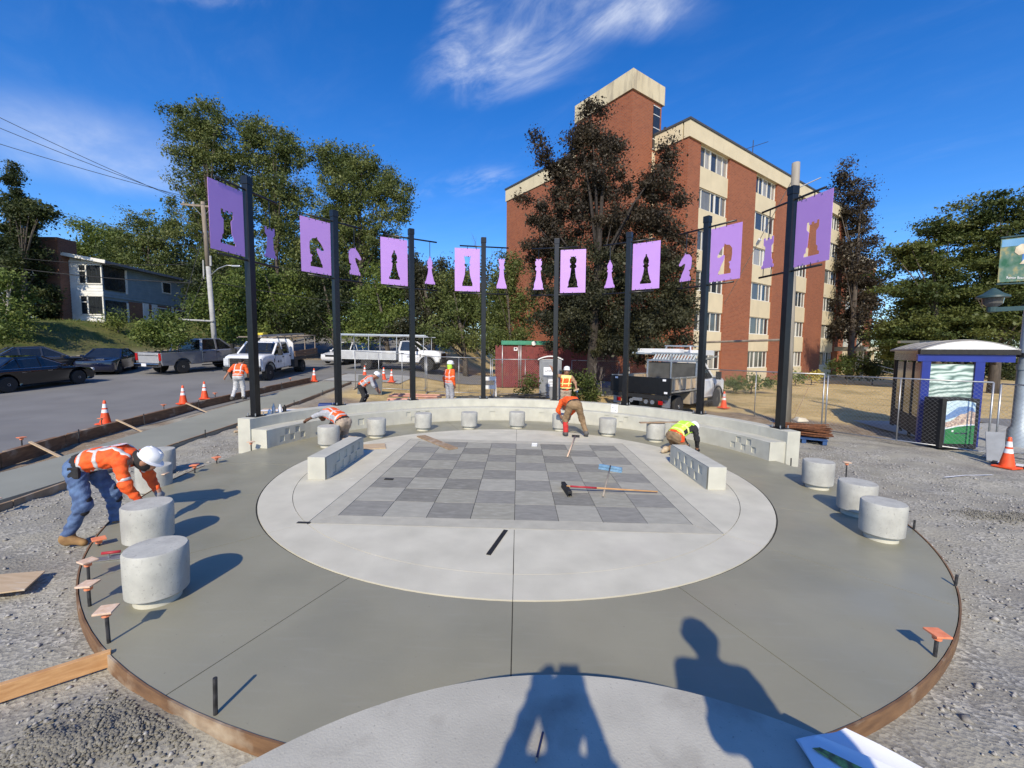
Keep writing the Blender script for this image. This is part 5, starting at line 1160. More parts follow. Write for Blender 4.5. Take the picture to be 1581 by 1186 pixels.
# black-bed dump truck seen from behind at right
dt = empty('dump_truck', (6.75, 10.05, -0.06), R(46), 'black-bed dump truck loaded with aluminium racks, tailgate towards the plaza', 'truck', 'vehicles on the road')
xb = truck_front(dt, M_truckwhite, False)
BX0, BX1, BW = -3.1, -0.35, 1.17
MB().box(((BX0+BX1)/2, 0, 0.98), (BX1-BX0, 2*BW, 0.12)).build('bed_floor', M_blackm, dt)
MB().box((BX0-0.04, 0, 1.22), (0.08, 2*BW+0.1, 0.62)).build('tailgate', M_black, dt, bevel=0.015)
MB().box((BX0-0.04, 0, 0.82), (0.1, 2*BW-0.1, 0.14)).build('rear_sill', M_blackm, dt)
for y, z in ((0.95, 1.45), (-0.98, 1.45), (-1.05, 1.0)): MB().box((BX0-0.085, y, z), (0.01, 0.12, 0.07)).build('sticker', M_paper, dt)
for s in (-1, 1):
    MB().box(((BX0+BX1)/2, s*BW, 1.30), (BX1-BX0-0.1, 0.05, 0.42)).build('side_board', M_ply, dt)
    rl = MB(); rl.bar((BX0, s*(BW+0.03), 1.03), (BX1, s*(BW+0.03), 1.03), 0.05, 0.06); rl.bar((BX0, s*(BW+0.03), 1.53), (BX1, s*(BW+0.03), 1.53), 0.05, 0.05)
    for k in range(6): rl.bar((BX0+0.2+k*0.5, s*(BW+0.035), 1.03), (BX0+0.2+k*0.5, s*(BW+0.035), 1.53), 0.05, 0.05)
    rl.build('side_frame', M_alum, dt)
    wheel(dt, -2.0, s*0.92, 0.42, 0.27)
    MB().box((-0.95, s*0.98, 0.72), (0.75, 0.42, 0.5)).build('side_box', mat('box_tan', (0.36, 0.30, 0.22), None, 0.6, 4), dt, bevel=0.02)
    MB().bar((BX0+0.1, s*1.0, 0.45), (BX0+0.1, s*1.0, 0.95), 0.06, 0.3).build('mud_flap', M_steel, dt)
    MB().box((BX0-0.03, s*0.85, 0.62), (0.05, 0.16, 0.14)).build('taillight', M_taillamp, dt)
for y in (-0.55, -0.3, 0.3, 0.6): MB().lathe([(0.01, 0), (0.08, 0), (0.08, 0.03), (0.01, 0.03)], 12).build('tow_fitting', M_steel, dt).matrix_local = Matrix.Translation((BX0-0.05, y, 0.62))@Matrix.Rotation(R(-90), 4, 'Y')
MB().box((BX0-0.06, 0.05, 0.72), (0.03, 0.4, 0.18)).build('number_plate', M_steel, dt)
hd = MB()
hd.add([(BX1-0.1, -1.05, 1.05), (BX1-0.1, 1.05, 1.05), (BX1-0.1, 1.05, 2.05), (BX1-0.1, -1.05, 2.05)], [(0, 1, 2, 3)])
hd.build('rear_screen', M_shade, dt)
fr = MB()
for s in (-1, 1): fr.bar((BX1-0.14, s*1.05, 1.0), (BX1-0.14, s*1.05, 2.15), 0.07)
fr.bar((BX1-0.14, -1.1, 2.12), (BX1-0.14, 1.1, 2.12), 0.07); fr.bar((BX1-0.14, 0, 1.05), (BX1-0.14, 0, 2.35), 0.06)
fr.build('headache_rack', M_alum, dt)
ra = MB()
for s in (-1, 1): ra.bar((-0.45, s*0.9, 2.12), (2.2, s*0.9, 2.35), 0.06); ra.bar((-0.2, s*0.7, 2.15), (0.1, s*0.5, 2.75), 0.05)
for x in (-0.2, 0.6, 1.4): ra.bar((x, -0.9, 2.2), (x, 0.9, 2.2), 0.05)
ra.bar((0.1, -0.6, 2.75), (0.1, 0.6, 2.75), 0.05); ra.bar((0.9, -0.6, 2.75), (0.9, 0.6, 2.75), 0.05); ra.bar((0.1, 0.5, 2.75), (0.9, 0.5, 2.75), 0.05); ra.bar((0.1, -0.5, 2.75), (0.9, -0.5, 2.75), 0.05)
ra.build('roof_rack', M_alum, dt)
ga_ = MB()
for k in range(14): ga_.bar((-0.42, -0.85+k*0.13, 2.16), (-0.35, -0.95+k*0.13, 2.42), 0.03, 0.06)
ga_.bar((-0.4, -0.95, 2.14), (-0.4, 0.95, 2.14), 0.06); ga_.bar((-0.36, -1.0, 2.43), (-0.36, 0.95, 2.43), 0.06)
ga_.build('grating', M_alum, dt)
MB().box((0.0, 0.75, 2.52), (0.5, 1.9, 0.20)).build('aluminium_beam', M_truckwhite, dt, bevel=0.01)
MB().bar((-0.3, 1.9, 2.42), (0.4, -0.9, 2.38), 0.16, 0.08).build('aluminium_plank', M_alum, dt)
MB().box((1.0, -0.5, 2.48), (1.2, 0.9, 0.22)).build('white_box', M_truckwhite, dt, bevel=0.02)
# ------------------------------------------------------------------ people: one smooth skin over posed bones
def surfnet(F, o, h):
    """surface nets on a sampled distance field"""
    S = F < 0; nx, ny, nz = F.shape
    c = [S[i:nx-1+i, j:ny-1+j, k:nz-1+k] for i in (0, 1) for j in (0, 1) for k in (0, 1)]
    cnt = sum(a.astype(np.int8) for a in c); act = (cnt > 0) & (cnt < 8); idx = -np.ones(act.shape, int); idx[act] = np.arange(act.sum())
    cells = np.argwhere(act); acc = np.zeros((len(cells), 3)); num = np.zeros(len(cells))
    corners = [(i, j, k) for i in (0, 1) for j in (0, 1) for k in (0, 1)]
    for a in range(8):
        for b in range(a+1, 8):
            d = np.array(corners[b])-np.array(corners[a])
            if np.abs(d).sum() != 1: continue
            pa = cells+np.array(corners[a]); pb = cells+np.array(corners[b]); fa = F[pa[:, 0], pa[:, 1], pa[:, 2]]; fb = F[pb[:, 0], pb[:, 1], pb[:, 2]]
            m = (fa < 0) != (fb < 0); t = np.where(m, fa/np.where(m, fa-fb, 1), 0)
            acc[m] += (pa+t[:, None]*d)[m]; num[m] += 1
    V = acc/num[:, None]*h+o; faces = []
    for ax in range(3):
        e = [0, 0, 0]; e[ax] = 1
        A = S[:nx-e[0], :ny-e[1], :nz-e[2]]; B = S[e[0]:, e[1]:, e[2]:]
        P = np.argwhere(A != B); u, v = [k for k in range(3) if k != ax]
        ok = (P[:, u] > 0) & (P[:, v] > 0) & (P[:, u] < F.shape[u]-1) & (P[:, v] < F.shape[v]-1); P = P[ok]
        if not len(P): continue
        def ce(du, dv):
            q = P.copy(); q[:, u] -= du; q[:, v] -= dv; return idx[q[:, 0], q[:, 1], q[:, 2]]
        quad = np.stack([ce(1, 1), ce(0, 1), ce(0, 0), ce(1, 0)], 1)
        fl = A[P[:, 0], P[:, 1], P[:, 2]] ^ (ax == 1)
        quad[~fl] = quad[~fl][:, ::-1]; faces.append(quad)
    return V, np.concatenate(faces)
def field(prims, h, pad=0.05, k=0.03, clips=(), wrinkle=0.0, pts=None):
    rmax = max(max(p[2], p[3]) for p in prims) if pts is None else 0.16
    if pts is None: pts = np.array([p[0] for p in prims]+[p[1] for p in prims])
    lo = pts.min(0)-rmax-pad; hi = pts.max(0)+rmax+pad; n = np.ceil((hi-lo)/h).astype(int)+1
    G = np.stack(np.meshgrid(*[lo[i]+h*np.arange(n[i]) for i in range(3)], indexing='ij'), -1)
    acc = np.zeros(n)
    for a, b, ra, rb in prims:
        a, b = np.array(a, float), np.array(b, float); ab = b-a; L2 = max(ab@ab, 1e-9); d = G-a
        t = np.clip((d@ab)/L2, 0, 1); dist = np.sqrt(((d-t[..., None]*ab)**2).sum(-1))-(ra+(rb-ra)*t); acc += np.exp(-np.clip(dist, -0.4, 0.6)/k)
    F = -k*np.log(acc+1e-12)
    if wrinkle: F = F+wrinkle*(np.sin(G[..., 2]*55+G[..., 0]*24+2*np.sin(G[..., 1]*19))*np.sin(G[..., 1]*33-G[..., 2]*15+np.sin(G[..., 0]*27)))
    for pnt, nrm in clips: F = np.maximum(F, (G-np.array(pnt, float))@np.array(nrm, float))
    return F, lo
def sdf_mesh(name, prims, h, m, parent, k=0.02, clips=(), wrinkle=0.0, free=()):
    if free:                                      # sleeves are not cut by the hem and neck planes
        pts = np.array([q for p in list(prims)+list(free) for q in p[:2]])
        F, lo = field(prims, h, 0.05, k, clips, wrinkle, pts); F2, _ = field(free, h, 0.05, k, (), wrinkle, pts); F = np.minimum(F, F2)
    else: F, lo = field(prims, h, 0.05, k, clips, wrinkle)
    V, Q = surfnet(F, lo, h); return link(np_mesh(name, V, Q), name, m, parent, True)
M_skin = mat('skin_tan', (0.36, 0.19, 0.12), (0.31, 0.155, 0.095), 0.6, 20); M_skind = mat('skin_brown', (0.16, 0.075, 0.045), (0.13, 0.06, 0.035), 0.6, 20)
M_hard = mat('hard_hat', (0.80, 0.81, 0.82), (0.76, 0.77, 0.78), 0.3, 5); M_hair = mat('dark_hair', (0.012, 0.010, 0.009), None, 0.7, 40)
M_denim = mat('denim', (0.12, 0.20, 0.36), (0.055, 0.09, 0.19), 0.9, 9, 6, bump=0.4, bscale=30, bdist=0.02)
M_khaki = mat('khaki', (0.30, 0.20, 0.11), (0.20, 0.13, 0.07), 0.9, 9, 6, bump=0.4, bscale=30, bdist=0.02); M_tan = mat('dusty_khaki', (0.46, 0.37, 0.28), (0.30, 0.23, 0.17), 0.9, 9, 6, bump=0.4, bscale=30, bdist=0.02)
M_greycloth = mat('grey_cloth', (0.42, 0.43, 0.46), (0.30, 0.31, 0.34), 0.9, 9, 6, bump=0.4, bscale=30, bdist=0.02); M_blackcloth = mat('black_cloth', (0.016, 0.016, 0.018), (0.028, 0.028, 0.03), 0.9, 9, bump=0.3, bscale=30, bdist=0.02)
M_boot = mat('tan_boot', (0.32, 0.19, 0.075), (0.20, 0.11, 0.045), 0.85, 14); M_bootd = mat('dusty_boot', (0.13, 0.12, 0.11), (0.07, 0.065, 0.06), 0.9, 14); M_bootp = mat('pale_boot', (0.52, 0.42, 0.28), (0.40, 0.31, 0.2), 0.9, 14)
M_glove = mat('blue_glove', (0.14, 0.32, 0.60), None, 0.6, 12); M_blueg = mat('grey_glove', (0.25, 0.25, 0.26), None, 0.8, 12); M_red = mat('red_gaiter', (0.55, 0.03, 0.025), (0.4, 0.02, 0.02), 0.8, 10); M_paleg = mat('pale_trousers', (0.58, 0.58, 0.58), (0.42, 0.42, 0.43), 0.9, 9, bump=0.3, bscale=30, bdist=0.02)
V3 = lambda *a: np.array(a, float)
STAND = dict(head=(0, 0.03, 1.655), neck=(0, 0.0, 1.50), chest=(0, 0, 1.32), waist=(0, 0, 1.10), pelvis=(0, 0, 0.97),
   sl=(-0.19, 0, 1.44), sr=(0.19, 0, 1.44), el=(-0.25, -0.03, 1.15), er=(0.25, -0.03, 1.15), wl=(-0.26, 0.07, 0.90), wr=(0.26, 0.07, 0.90),
   hl=(-0.095, 0, 0.93), hr=(0.095, 0, 0.93), kl=(-0.11, 0.03, 0.50), kr=(0.11, 0.03, 0.50), al=(-0.12, -0.02, 0.10), ar=(0.12, -0.02, 0.10), tl=(-0.14, 0.15, 0.045), tr=(0.14, 0.15, 0.045), look=(0, 1, 0), hup=(0, 0, 1))
def norm(v): v = np.array(v, float); return v/max(np.linalg.norm(v), 1e-9)
def person(label, loc, rz, pose, top, top_sleeve, trousers, boots, hat=True, vest=None, vest2=None, skin=None, tape=None, hat_mat=None, gloves=None, h=0.024, hood=None, extras=None, fist=True, gl_side='lr'):
    J = dict(STAND); J.update(pose); J = {k: np.array(v, float) for k, v in J.items()}; skin = skin or M_skin
    root = empty('person', loc, rz, label, 'person')
    side = norm(J['sr']-J['sl']); hside = norm(J['hr']-J['hl'])
    def torso(gr, to_neck=True):
        o = 0.075*side; o2 = 0.062*hside; c, w, p = J['chest'], J['waist'], J['pelvis']; nb = c+(J['neck']-c)*0.55
        L = [(c+o, w+o*0.8, 0.118+gr, 0.104+gr), (c-o, w-o*0.8, 0.118+gr, 0.104+gr), (w+o*0.8, p+o2, 0.104+gr, 0.108+gr), (w-o*0.8, p-o2, 0.104+gr, 0.108+gr),
             (J['sl']*0.85+J['neck']*0.15, J['sr']*0.85+J['neck']*0.15, 0.068+gr, 0.068+gr), (nb, c, 0.085+gr, 0.10+gr)]
        return L
    arms = lambda gr, t=1.0: [q for s in 'lr' for q in ([(J['s'+s], J['e'+s], 0.058+gr, 0.044+gr)]+([(J['e'+s], J['e'+s]+(J['w'+s]-J['e'+s])*t, 0.044+gr, 0.044-0.013*t+gr)] if t > 0 else []))]
    legs = lambda gr, t=1.0: [q for s in 'lr' for q in ((J['h'+s], J['k'+s], 0.092+gr, 0.062+gr), (J['k'+s], J['k'+s]+(J['a'+s]-J['k'+s])*t, 0.060+gr, 0.046+gr))]
    feet = lambda gr: [q for s in 'lr' for q in ((J['a'+s], J['t'+s], 0.044+gr, 0.034+gr), (J['a'+s], J['a'+s]*0.9+J['t'+s]*0.1-V3(0, 0, 0.03), 0.045+gr, 0.042+gr))]
    hd, lk, hu = J['head'], norm(J['look']), norm(J['hup']); lk = norm(lk-hu*(lk@hu)); hs = np.cross(lk, hu)
    head = [(hd+0.035*hu-0.012*lk, hd+0.015*hu-0.02*lk, 0.092, 0.09), (hd-0.03*hu+0.02*lk, hd-0.075*hu+0.045*lk, 0.07, 0.045), (hd-0.0*hu+0.088*lk, hd-0.03*hu+0.108*lk, 0.014, 0.018), (hd-0.06*hu+0.08*lk-0.02*hs, hd-0.06*hu+0.08*lk+0.02*hs, 0.013, 0.013),
            (hd-0.005*hu+0.09*hs, hd-0.035*hu+0.085*hs, 0.02, 0.014), (hd-0.005*hu-0.09*hs, hd-0.035*hu-0.085*hs, 0.02, 0.014), (hd-0.05*hu-0.02*lk, J['neck'], 0.058, 0.062), (J['neck'], J['chest']+(J['neck']-J['chest'])*0.6, 0.06, 0.09)]
    hands = []
    for s in 'lr':
        d = norm(J['w'+s]-J['e'+s]); hands.append((J['w'+s], J['w'+s]+d*0.05, 0.032, 0.036))
    sdf_mesh('body', head+torso(-0.006)+arms(-0.004)+legs(-0.006)+feet(-0.012)+hands, h, skin, root, 0.018)
    for s in 'lr':                                  # palm, four bent fingers and a thumb
        d = norm(J['w'+s]-J['e'+s]); a = norm(np.cross(d, V3(0, 0, 1))) if abs(d[2]) < 0.95 else V3(1, 0, 0); b = np.cross(a, d); w0 = J['w'+s]; pr_ = [(w0, w0+d*0.07, 0.026, 0.034), (w0+a*0.022+d*0.05, w0-a*0.022+d*0.05, 0.022, 0.022)]
        for i in range(4):
            base = w0+d*0.085+a*(i-1.5)*0.02; ln = (0.036, 0.042, 0.04, 0.032)[i]; mid = base+d*ln*0.9-b*0.012; pr_ += [(base, mid, 0.0105, 0.0095), (mid, mid+d*ln*0.35-b*ln*0.8, 0.0095, 0.008)]
        sg1 = 1 if s == 'r' else -1; tb = w0+d*0.035+a*sg1*0.032; pr_ += [(tb, tb+d*0.035+a*sg1*0.024-b*0.01, 0.0125, 0.011), (tb+d*0.035+a*sg1*0.024-b*0.01, tb+d*0.06+a*sg1*0.02-b*0.025, 0.011, 0.009)]
        sdf_mesh('hand', pr_, 0.009, gloves if (gloves and s in gl_side) else skin, root, 0.006)
    sdf_mesh('trousers', legs(0.016, 0.92)+[(J['waist']*0.35+J['pelvis']*0.65+0.055*hside, J['pelvis']+0.06*hside, 0.105, 0.125), (J['waist']*0.35+J['pelvis']*0.65-0.055*hside, J['pelvis']-0.06*hside, 0.105, 0.125)], h, trousers, root, 0.022, wrinkle=0.010)
    ft = feet(0.008)
    for i_, s in enumerate('lr'): sdf_mesh('boot', ft[2*i_:2*i_+2]+[(J['k'+s]*0.32+J['a'+s]*0.68, J['a'+s], 0.056, 0.056)], h, boots, root, 0.015)
    ax = norm(J['chest']-J['waist']); hem = J['pelvis']*0.75+J['waist']*0.25
    nclip = (J['neck']+norm(J['neck']-J['chest'])*(-0.005), norm(J['neck']-J['chest']))
    sdf_mesh('shirt', torso(0.014), h, top, root, 0.02, [(hem-ax*0.10, -ax), nclip], 0.010, arms(0.013, top_sleeve))
    tor = top
    if vest is not None:
        for part, m, c0, c1 in (('vest', vest, -0.06, 9),)+((('vest_yoke', vest2, None, 9),) if vest2 else ()):
            cl = [(hem-ax*0.06, -ax), nclip] if part == 'vest' else [(J['chest']+ax*0.06, -ax), nclip]
            for s, sg in (('l', -1), ('r', 1)): cl.append((J['s'+s]-side*sg*0.012, side*sg))
            sdf_mesh(part, torso(0.026 if part == 'vest' else 0.032), h, m, root, 0.02, cl, 0.008)
    if tape is not None:
        for cc in (J['waist']*0.55+J['pelvis']*0.45, J['chest']*0.45+J['waist']*0.55):
            sdf_mesh('tape', torso(0.031 if vest is not None else 0.021), h*0.85, tape, root, 0.02, [(cc-ax*0.026, -ax), (cc+ax*0.026, ax)], 0.004)
        if vest is None and top_sleeve > 0.8:
            for s in 'lr':
                d = norm(J['e'+s]-J['s'+s]); cc = J['s'+s]*0.25+J['e'+s]*0.75; sdf_mesh('sleeve_tape', [(J['s'+s], J['e'+s], 0.078, 0.064)], 0.02, tape, root, 0.01, [(cc-d*0.025, -d), (cc+d*0.025, d)])
        for sg in (-1, 1):
            fr_ = np.cross(side, ax); fr_ = fr_; q0, q1 = J['chest']+ax*0.1+side*sg*0.11, J['waist']+side*sg*0.10
            sdf_mesh('brace_tape', torso(0.030 if vest is not None else 0.020), h*0.85, tape, root, 0.02, [(q0-side*0.024, -side), (q0+side*0.024, side), (J['waist'], -ax), nclip], 0.004)
    M4 = Matrix(((hs[0], lk[0], hu[0], hd[0]), (hs[1], lk[1], hu[1], hd[1]), (hs[2], lk[2], hu[2], hd[2]), (0, 0, 0, 1)))
    if hood is not None: sdf_mesh('head_cover', [(hd+0.03*hu-0.015*lk, hd-0.02*hu-0.02*lk, 0.104, 0.1), (hd-0.04*hu-0.03*lk, J['neck'], 0.085, 0.085), (hd-0.06*hu+0.03*lk, hd-0.07*hu+0.03*lk, 0.07, 0.06)], h*0.9, hood, root, 0.015)
    elif True: sdf_mesh('hair', [(hd+0.04*hu-0.022*lk, hd+0.0*hu-0.04*lk, 0.094, 0.085)], 0.02, M_hair, root, 0.01)
    if hat:
        q = MB().lathe([(0.110, 0.0), (0.119, 0.02), (0.116, 0.06), (0.100, 0.10), (0.062, 0.125), (0.01, 0.135)], 24).build('hard_hat', hat_mat or M_hard, root, auto=50); q.data.transform(Matrix.Diagonal((0.95, 1.12, 1, 1))); q.data.transform(M4@Matrix.Translation((0, -0.008, 0.045)))
        bm_ = MB().lathe([(0.10, -0.002), (0.146, -0.010), (0.148, -0.003), (0.10, 0.012)], 24).build('brim', hat_mat or M_hard, q, auto=50); bm_.data.transform(Matrix.Diagonal((0.90, 1.10, 1, 1))); bm_.data.transform(M4@Matrix.Translation((0, 0.012, 0.045)))
        rg = MB().bar((0, -0.08, 0.118), (0, 0.08, 0.118), 0.03, 0.03).build('ridge', hat_mat or M_hard, q, bevel=0.01); rg.data.transform(M4@Matrix.Translation((0, -0.008, 0.045)))
    if extras: extras(root, J)
    return root
def belt(root, J, m=M_blackcloth):
    ax = norm(J['waist']-J['pelvis']); hs = norm(J['hr']-J['hl']); c = J['pelvis']*0.72+J['waist']*0.28
    sdf_mesh('tool_belt', [(J['waist']+0.055*hs, J['pelvis']+0.06*hs, 0.13, 0.145), (J['waist']-0.055*hs, J['pelvis']-0.06*hs, 0.13, 0.145)], 0.025, m, root, 0.02, [(c-ax*0.035, -ax), (c+ax*0.035, ax)])
    MB().box(tuple(c+hs*0.19+V3(0, 0, -0.07)), (0.06, 0.12, 0.15)).build('pouch', m, root, bevel=0.025)
def knee_pads(m):
    def f(root, J):
        for s in 'lr':
            k, a, hp_ = J['k'+s], J['a'+s], J['h'+s]; fw = norm((k-(a+hp_)/2)+V3(0, 0.02, 0)); sdf_mesh('knee_pad', [(k+fw*0.035+norm(hp_-k)*0.06, k+fw*0.04+norm(a-k)*0.09, 0.062, 0.058)], 0.022, m, root, 0.01)
    return f
# A: bent over the form at left
def exA(root, J):
    belt(root, J); knee_pads(M_blackcloth)(root, J)
    ax = norm(J['chest']-J['waist']); up = V3(0, 0, 1)
    c = J['chest']*0.95+J['waist']*0.05; nrm = np.cross(V3(1, 0, 0), ax)
    q = MB().lathe([(0.01, 0), (0.075, 0), (0.075, 0.006), (0.01, 0.006)], 20).build('back_badge', mat('badge_pink', (0.80, 0.62, 0.66), None, 0.7), root)
    z = Vector(norm(nrm if nrm[2] > 0 else -nrm)); q.data.transform(Matrix.Translation(Vector(c)+z*0.136+Vector(ax)*0.05)@z.to_track_quat('Z', 'Y').to_matrix().to_4x4())
pA = dict(pelvis=(0, -0.22, 0.95), waist=(0, -0.08, 1.02), chest=(0, 0.16, 1.05), neck=(0, 0.36, 1.03), head=(0, 0.48, 0.98), look=(0, 0.75, -0.65), hup=(0, 0.6, 0.75), sl=(-0.19, 0.29, 1.0), sr=(0.19, 0.29, 1.0),
  el=(-0.22, 0.36, 0.74), er=(0.22, 0.36, 0.74), wl=(-0.12, 0.50, 0.56), wr=(0.16, 0.46, 0.52), hl=(-0.11, -0.22, 0.90), hr=(0.11, -0.22, 0.90), kl=(-0.17, -0.03, 0.53), kr=(0.17, -0.12, 0.50), al=(-0.2, -0.02, 0.10), ar=(0.19, -0.30, 0.10), tl=(-0.21, 0.16, 0.045), tr=(0.2, -0.12, 0.045))
gA = g(150, 838, -0.12)
person('worker in orange long-sleeved shirt and jeans bent over the ring edge at left', (gA.x-0.05, gA.y+0.18, gz(gA.x, gA.y)-0.01), R(-78), pA, M_orange, 1.0, M_denim, M_boot, tape=M_reflect, hood=M_blackcloth, gloves=M_blueg, h=0.018, extras=exA)
# B: kneeling, arm out along the left end of the seat wall
pB = dict(pelvis=(0, -0.12, 0.50), waist=(0, 0.02, 0.60), chest=(0, 0.24, 0.68), neck=(0, 0.42, 0.70), head=(-0.04, 0.54, 0.60), look=(0, 0.6, -0.8), hup=(0, 0.8, 0.4), sl=(-0.18, 0.36, 0.70), sr=(0.18, 0.36, 0.66), el=(-0.24, 0.60, 0.60), er=(0.2, 0.46, 0.42), wl=(-0.22, 0.84, 0.50), wr=(0.14, 0.60, 0.26),
  hl=(-0.1, -0.14, 0.48), hr=(0.1, -0.14, 0.48), kl=(-0.12, 0.08, 0.08), kr=(0.12, 0.02, 0.08), al=(-0.12, -0.36, 0.09), ar=(0.12, -0.40, 0.09), tl=(-0.12, -0.44, 0.04), tr=(0.12, -0.48, 0.04))
person('kneeling worker in orange vest and khaki trousers reaching onto the left seat wall', (-4.30, 2.02, 0.02), R(66), pB, M_greycloth, 0.0, M_tan, M_bootp, vest=M_orange, skin=M_skind, hat=False, tape=M_reflect, h=0.02, extras=lambda r_, J: belt(r_, J))
# C: walking away along the fresh walk
pC = dict(pelvis=(0, -0.05, 0.93), waist=(0, 0.0, 1.05), chest=(0, 0.08, 1.26), neck=(0, 0.18, 1.40), head=(0, 0.28, 1.50), look=(0, 0.9, -0.4), hup=(0, 0.4, 0.9), sl=(-0.2, 0.13, 1.35), sr=(0.2, 0.13, 1.35), el=(-0.33, 0.02, 1.15), er=(0.28, 0.12, 1.1), wl=(-0.46, 0.0, 0.94), wr=(0.22, 0.3, 0.98), kl=(-0.12, 0.02, 0.50), kr=(0.1, 0.12, 0.52), al=(-0.16, -0.22, 0.10), ar=(0.12, 0.10, 0.10), tl=(-0.18, -0.06, 0.045), tr=(0.14, 0.27, 0.045))
cz = float(street_z(8.6))+0.10
person('worker in orange T-shirt walking away along the fresh walk by the road', (-11.0, 8.4, cz), R(10), pC, M_orange, 0.0, M_paleg, M_bootd, hat=False, tape=M_reflect, extras=knee_pads(M_blackcloth))
# D: stooping behind the wall
pD = dict(pelvis=(0, -0.2, 0.90), waist=(0, -0.08, 1.0), chest=(0, 0.10, 1.14), neck=(0, 0.26, 1.25), head=(0, 0.37, 1.28), look=(0, 0.8, -0.6), hup=(0, 0.55, 0.8), sl=(-0.19, 0.2, 1.18), sr=(0.19, 0.2, 1.18), el=(-0.22, 0.3, 0.92), er=(0.22, 0.3, 0.92), wl=(-0.14, 0.44, 0.72), wr=(0.16, 0.44, 0.72), hl=(-0.1, -0.2, 0.86), hr=(0.1, -0.2, 0.86), kl=(-0.14, -0.02, 0.5), kr=(0.14, -0.06, 0.5), al=(-0.14, -0.2, 0.1), ar=(0.14, -0.25, 0.1), tl=(-0.15, -0.02, 0.045), tr=(0.15, -0.07, 0.045))
dD = atd(566, 625, 16.4)
person('stooping worker in orange vest and white hard hat behind the seat wall at left', (dD.x, dD.y, gz(dD.x, dD.y)-0.02), R(-82), pD, M_greycloth, 0.3, M_blackcloth, M_bootd, vest=M_orange, skin=M_skin, tape=M_reflect, extras=knee_pads(M_white))
# E: standing sideways
dE = atd(694, 620, 17.0)
pE_ = person('standing worker in orange long sleeves looking right behind the seat wall', (dE.x, dE.y, gz(dE.x, dE.y)), R(-40), dict(el=(-0.24, -0.06, 1.15), wl=(-0.24, -0.02, 0.90), er=(0.25, -0.04, 1.15), wr=(0.25, 0.02, 0.9)), M_orange, 1.0, M_greycloth, M_bootd, skin=M_skind, tape=M_reflect, hood=M_lime); pE_.scale = (1.06, 1.12, 1.04)
# F: arm up against a banner pole
def exF(root, J):
    belt(root, J); knee_pads(M_greycloth)(root, J); w = J['wr']
    MB().bar(tuple(w+V3(-0.05, 0.05, -0.03)), tuple(w+V3(0.12, 0.1, -0.75)), 0.05, 0.05).build('held_bar', M_blackm, root); MB().bar(tuple(w+V3(-0.12, 0.06, -0.08)), tuple(w+V3(0.1, 0.06, 0.0)), 0.10, 0.05).build('held_float', M_bootp, root)
pF = dict(sl=(-0.19, 0, 1.45), el=(0.19, 0, 1.44), er=(0.19, 0, 1.44))
pF = dict(sr=(0.20, 0.0, 1.46), er=(0.42, 0.08, 1.50), wr=(0.52, 0.06, 1.72), sl=(-0.19, 0, 1.42), el=(-0.33, 0.02, 1.22), wl=(-0.36, 0.14, 1.03), head=(-0.01, 0.05, 1.65), look=(0.05, 1, -0.4))
def mirror_x(P):
    out = {}
    for k, v in P.items():
        kk = k
        if len(k) == 2 and k[1] in 'lr' and k[0] in 'sewhkat': kk = k[0]+('r' if k[1] == 'l' else 'l')
        out[kk] = (-v[0], v[1], v[2])
    return out
dF = atd(873, 622, 15.3)
def exF2(root, J):
    belt(root, J); knee_pads(M_greycloth)(root, J); w = J['wl']
    MB().bar(tuple(w+V3(0.02, 0.04, -0.03)), tuple(w+V3(-0.14, 0.1, -0.62)), 0.05, 0.05).build('held_bar', M_blackm, root); MB().bar(tuple(w+V3(0.10, 0.06, -0.07)), tuple(w+V3(-0.08, 0.06, 0.0)), 0.10, 0.05).build('held_float', M_bootp, root)
person('standing worker in orange and lime vest resting one arm on a banner pole', (dF.x, dF.y, gz(dF.x, dF.y)), R(178), pF, mat('tan_shirt', (0.40, 0.24, 0.15), (0.34, 0.20, 0.12), 0.9, 12), 0.0, M_tan, M_bootd, vest=M_orange, vest2=M_reflecty, tape=M_reflecty, gloves=M_glove, gl_side='l', extras=exF2, h=0.02)
# G: bending away from the camera
def exG(root, J):
    belt(root, J, M_blackcloth)
    for s in 'lr':
        if s == 'l': sdf_mesh('gaiter', [(J['k'+s]*0.75+J['a'+s]*0.25, J['a'+s]*0.9+J['k'+s]*0.1, 0.076, 0.072)], 0.022, M_red, root, 0.01)
pG = dict(pelvis=(0, -0.18, 0.90), waist=(-0.03, -0.04, 0.97), chest=(-0.08, 0.18, 0.95), neck=(-0.13, 0.36, 0.86), head=(-0.15, 0.46, 0.78), look=(0, 0.5, -0.85), hup=(0, 0.85, 0.3), sl=(-0.28, 0.26, 0.92), sr=(0.08, 0.30, 0.90), el=(-0.36, 0.34, 0.66), er=(0.10, 0.42, 0.64), wl=(-0.24, 0.46, 0.46), wr=(0.02, 0.54, 0.44), hl=(-0.11, -0.18, 0.86), hr=(0.11, -0.18, 0.86), kl=(-0.21, -0.04, 0.48), kr=(0.25, -0.06, 0.48), al=(-0.20, -0.12, 0.1), ar=(0.36, -0.16, 0.1), tl=(-0.22, 0.07, 0.045), tr=(0.40, 0.03, 0.045))
person('bending worker in khaki trousers seen from behind before the seat wall', (1.55, 3.58, 0.0), R(4), pG, M_orange, 0.4, M_khaki, M_bootd, hat=True, tape=None, gloves=M_blueg, h=0.02, extras=exG)
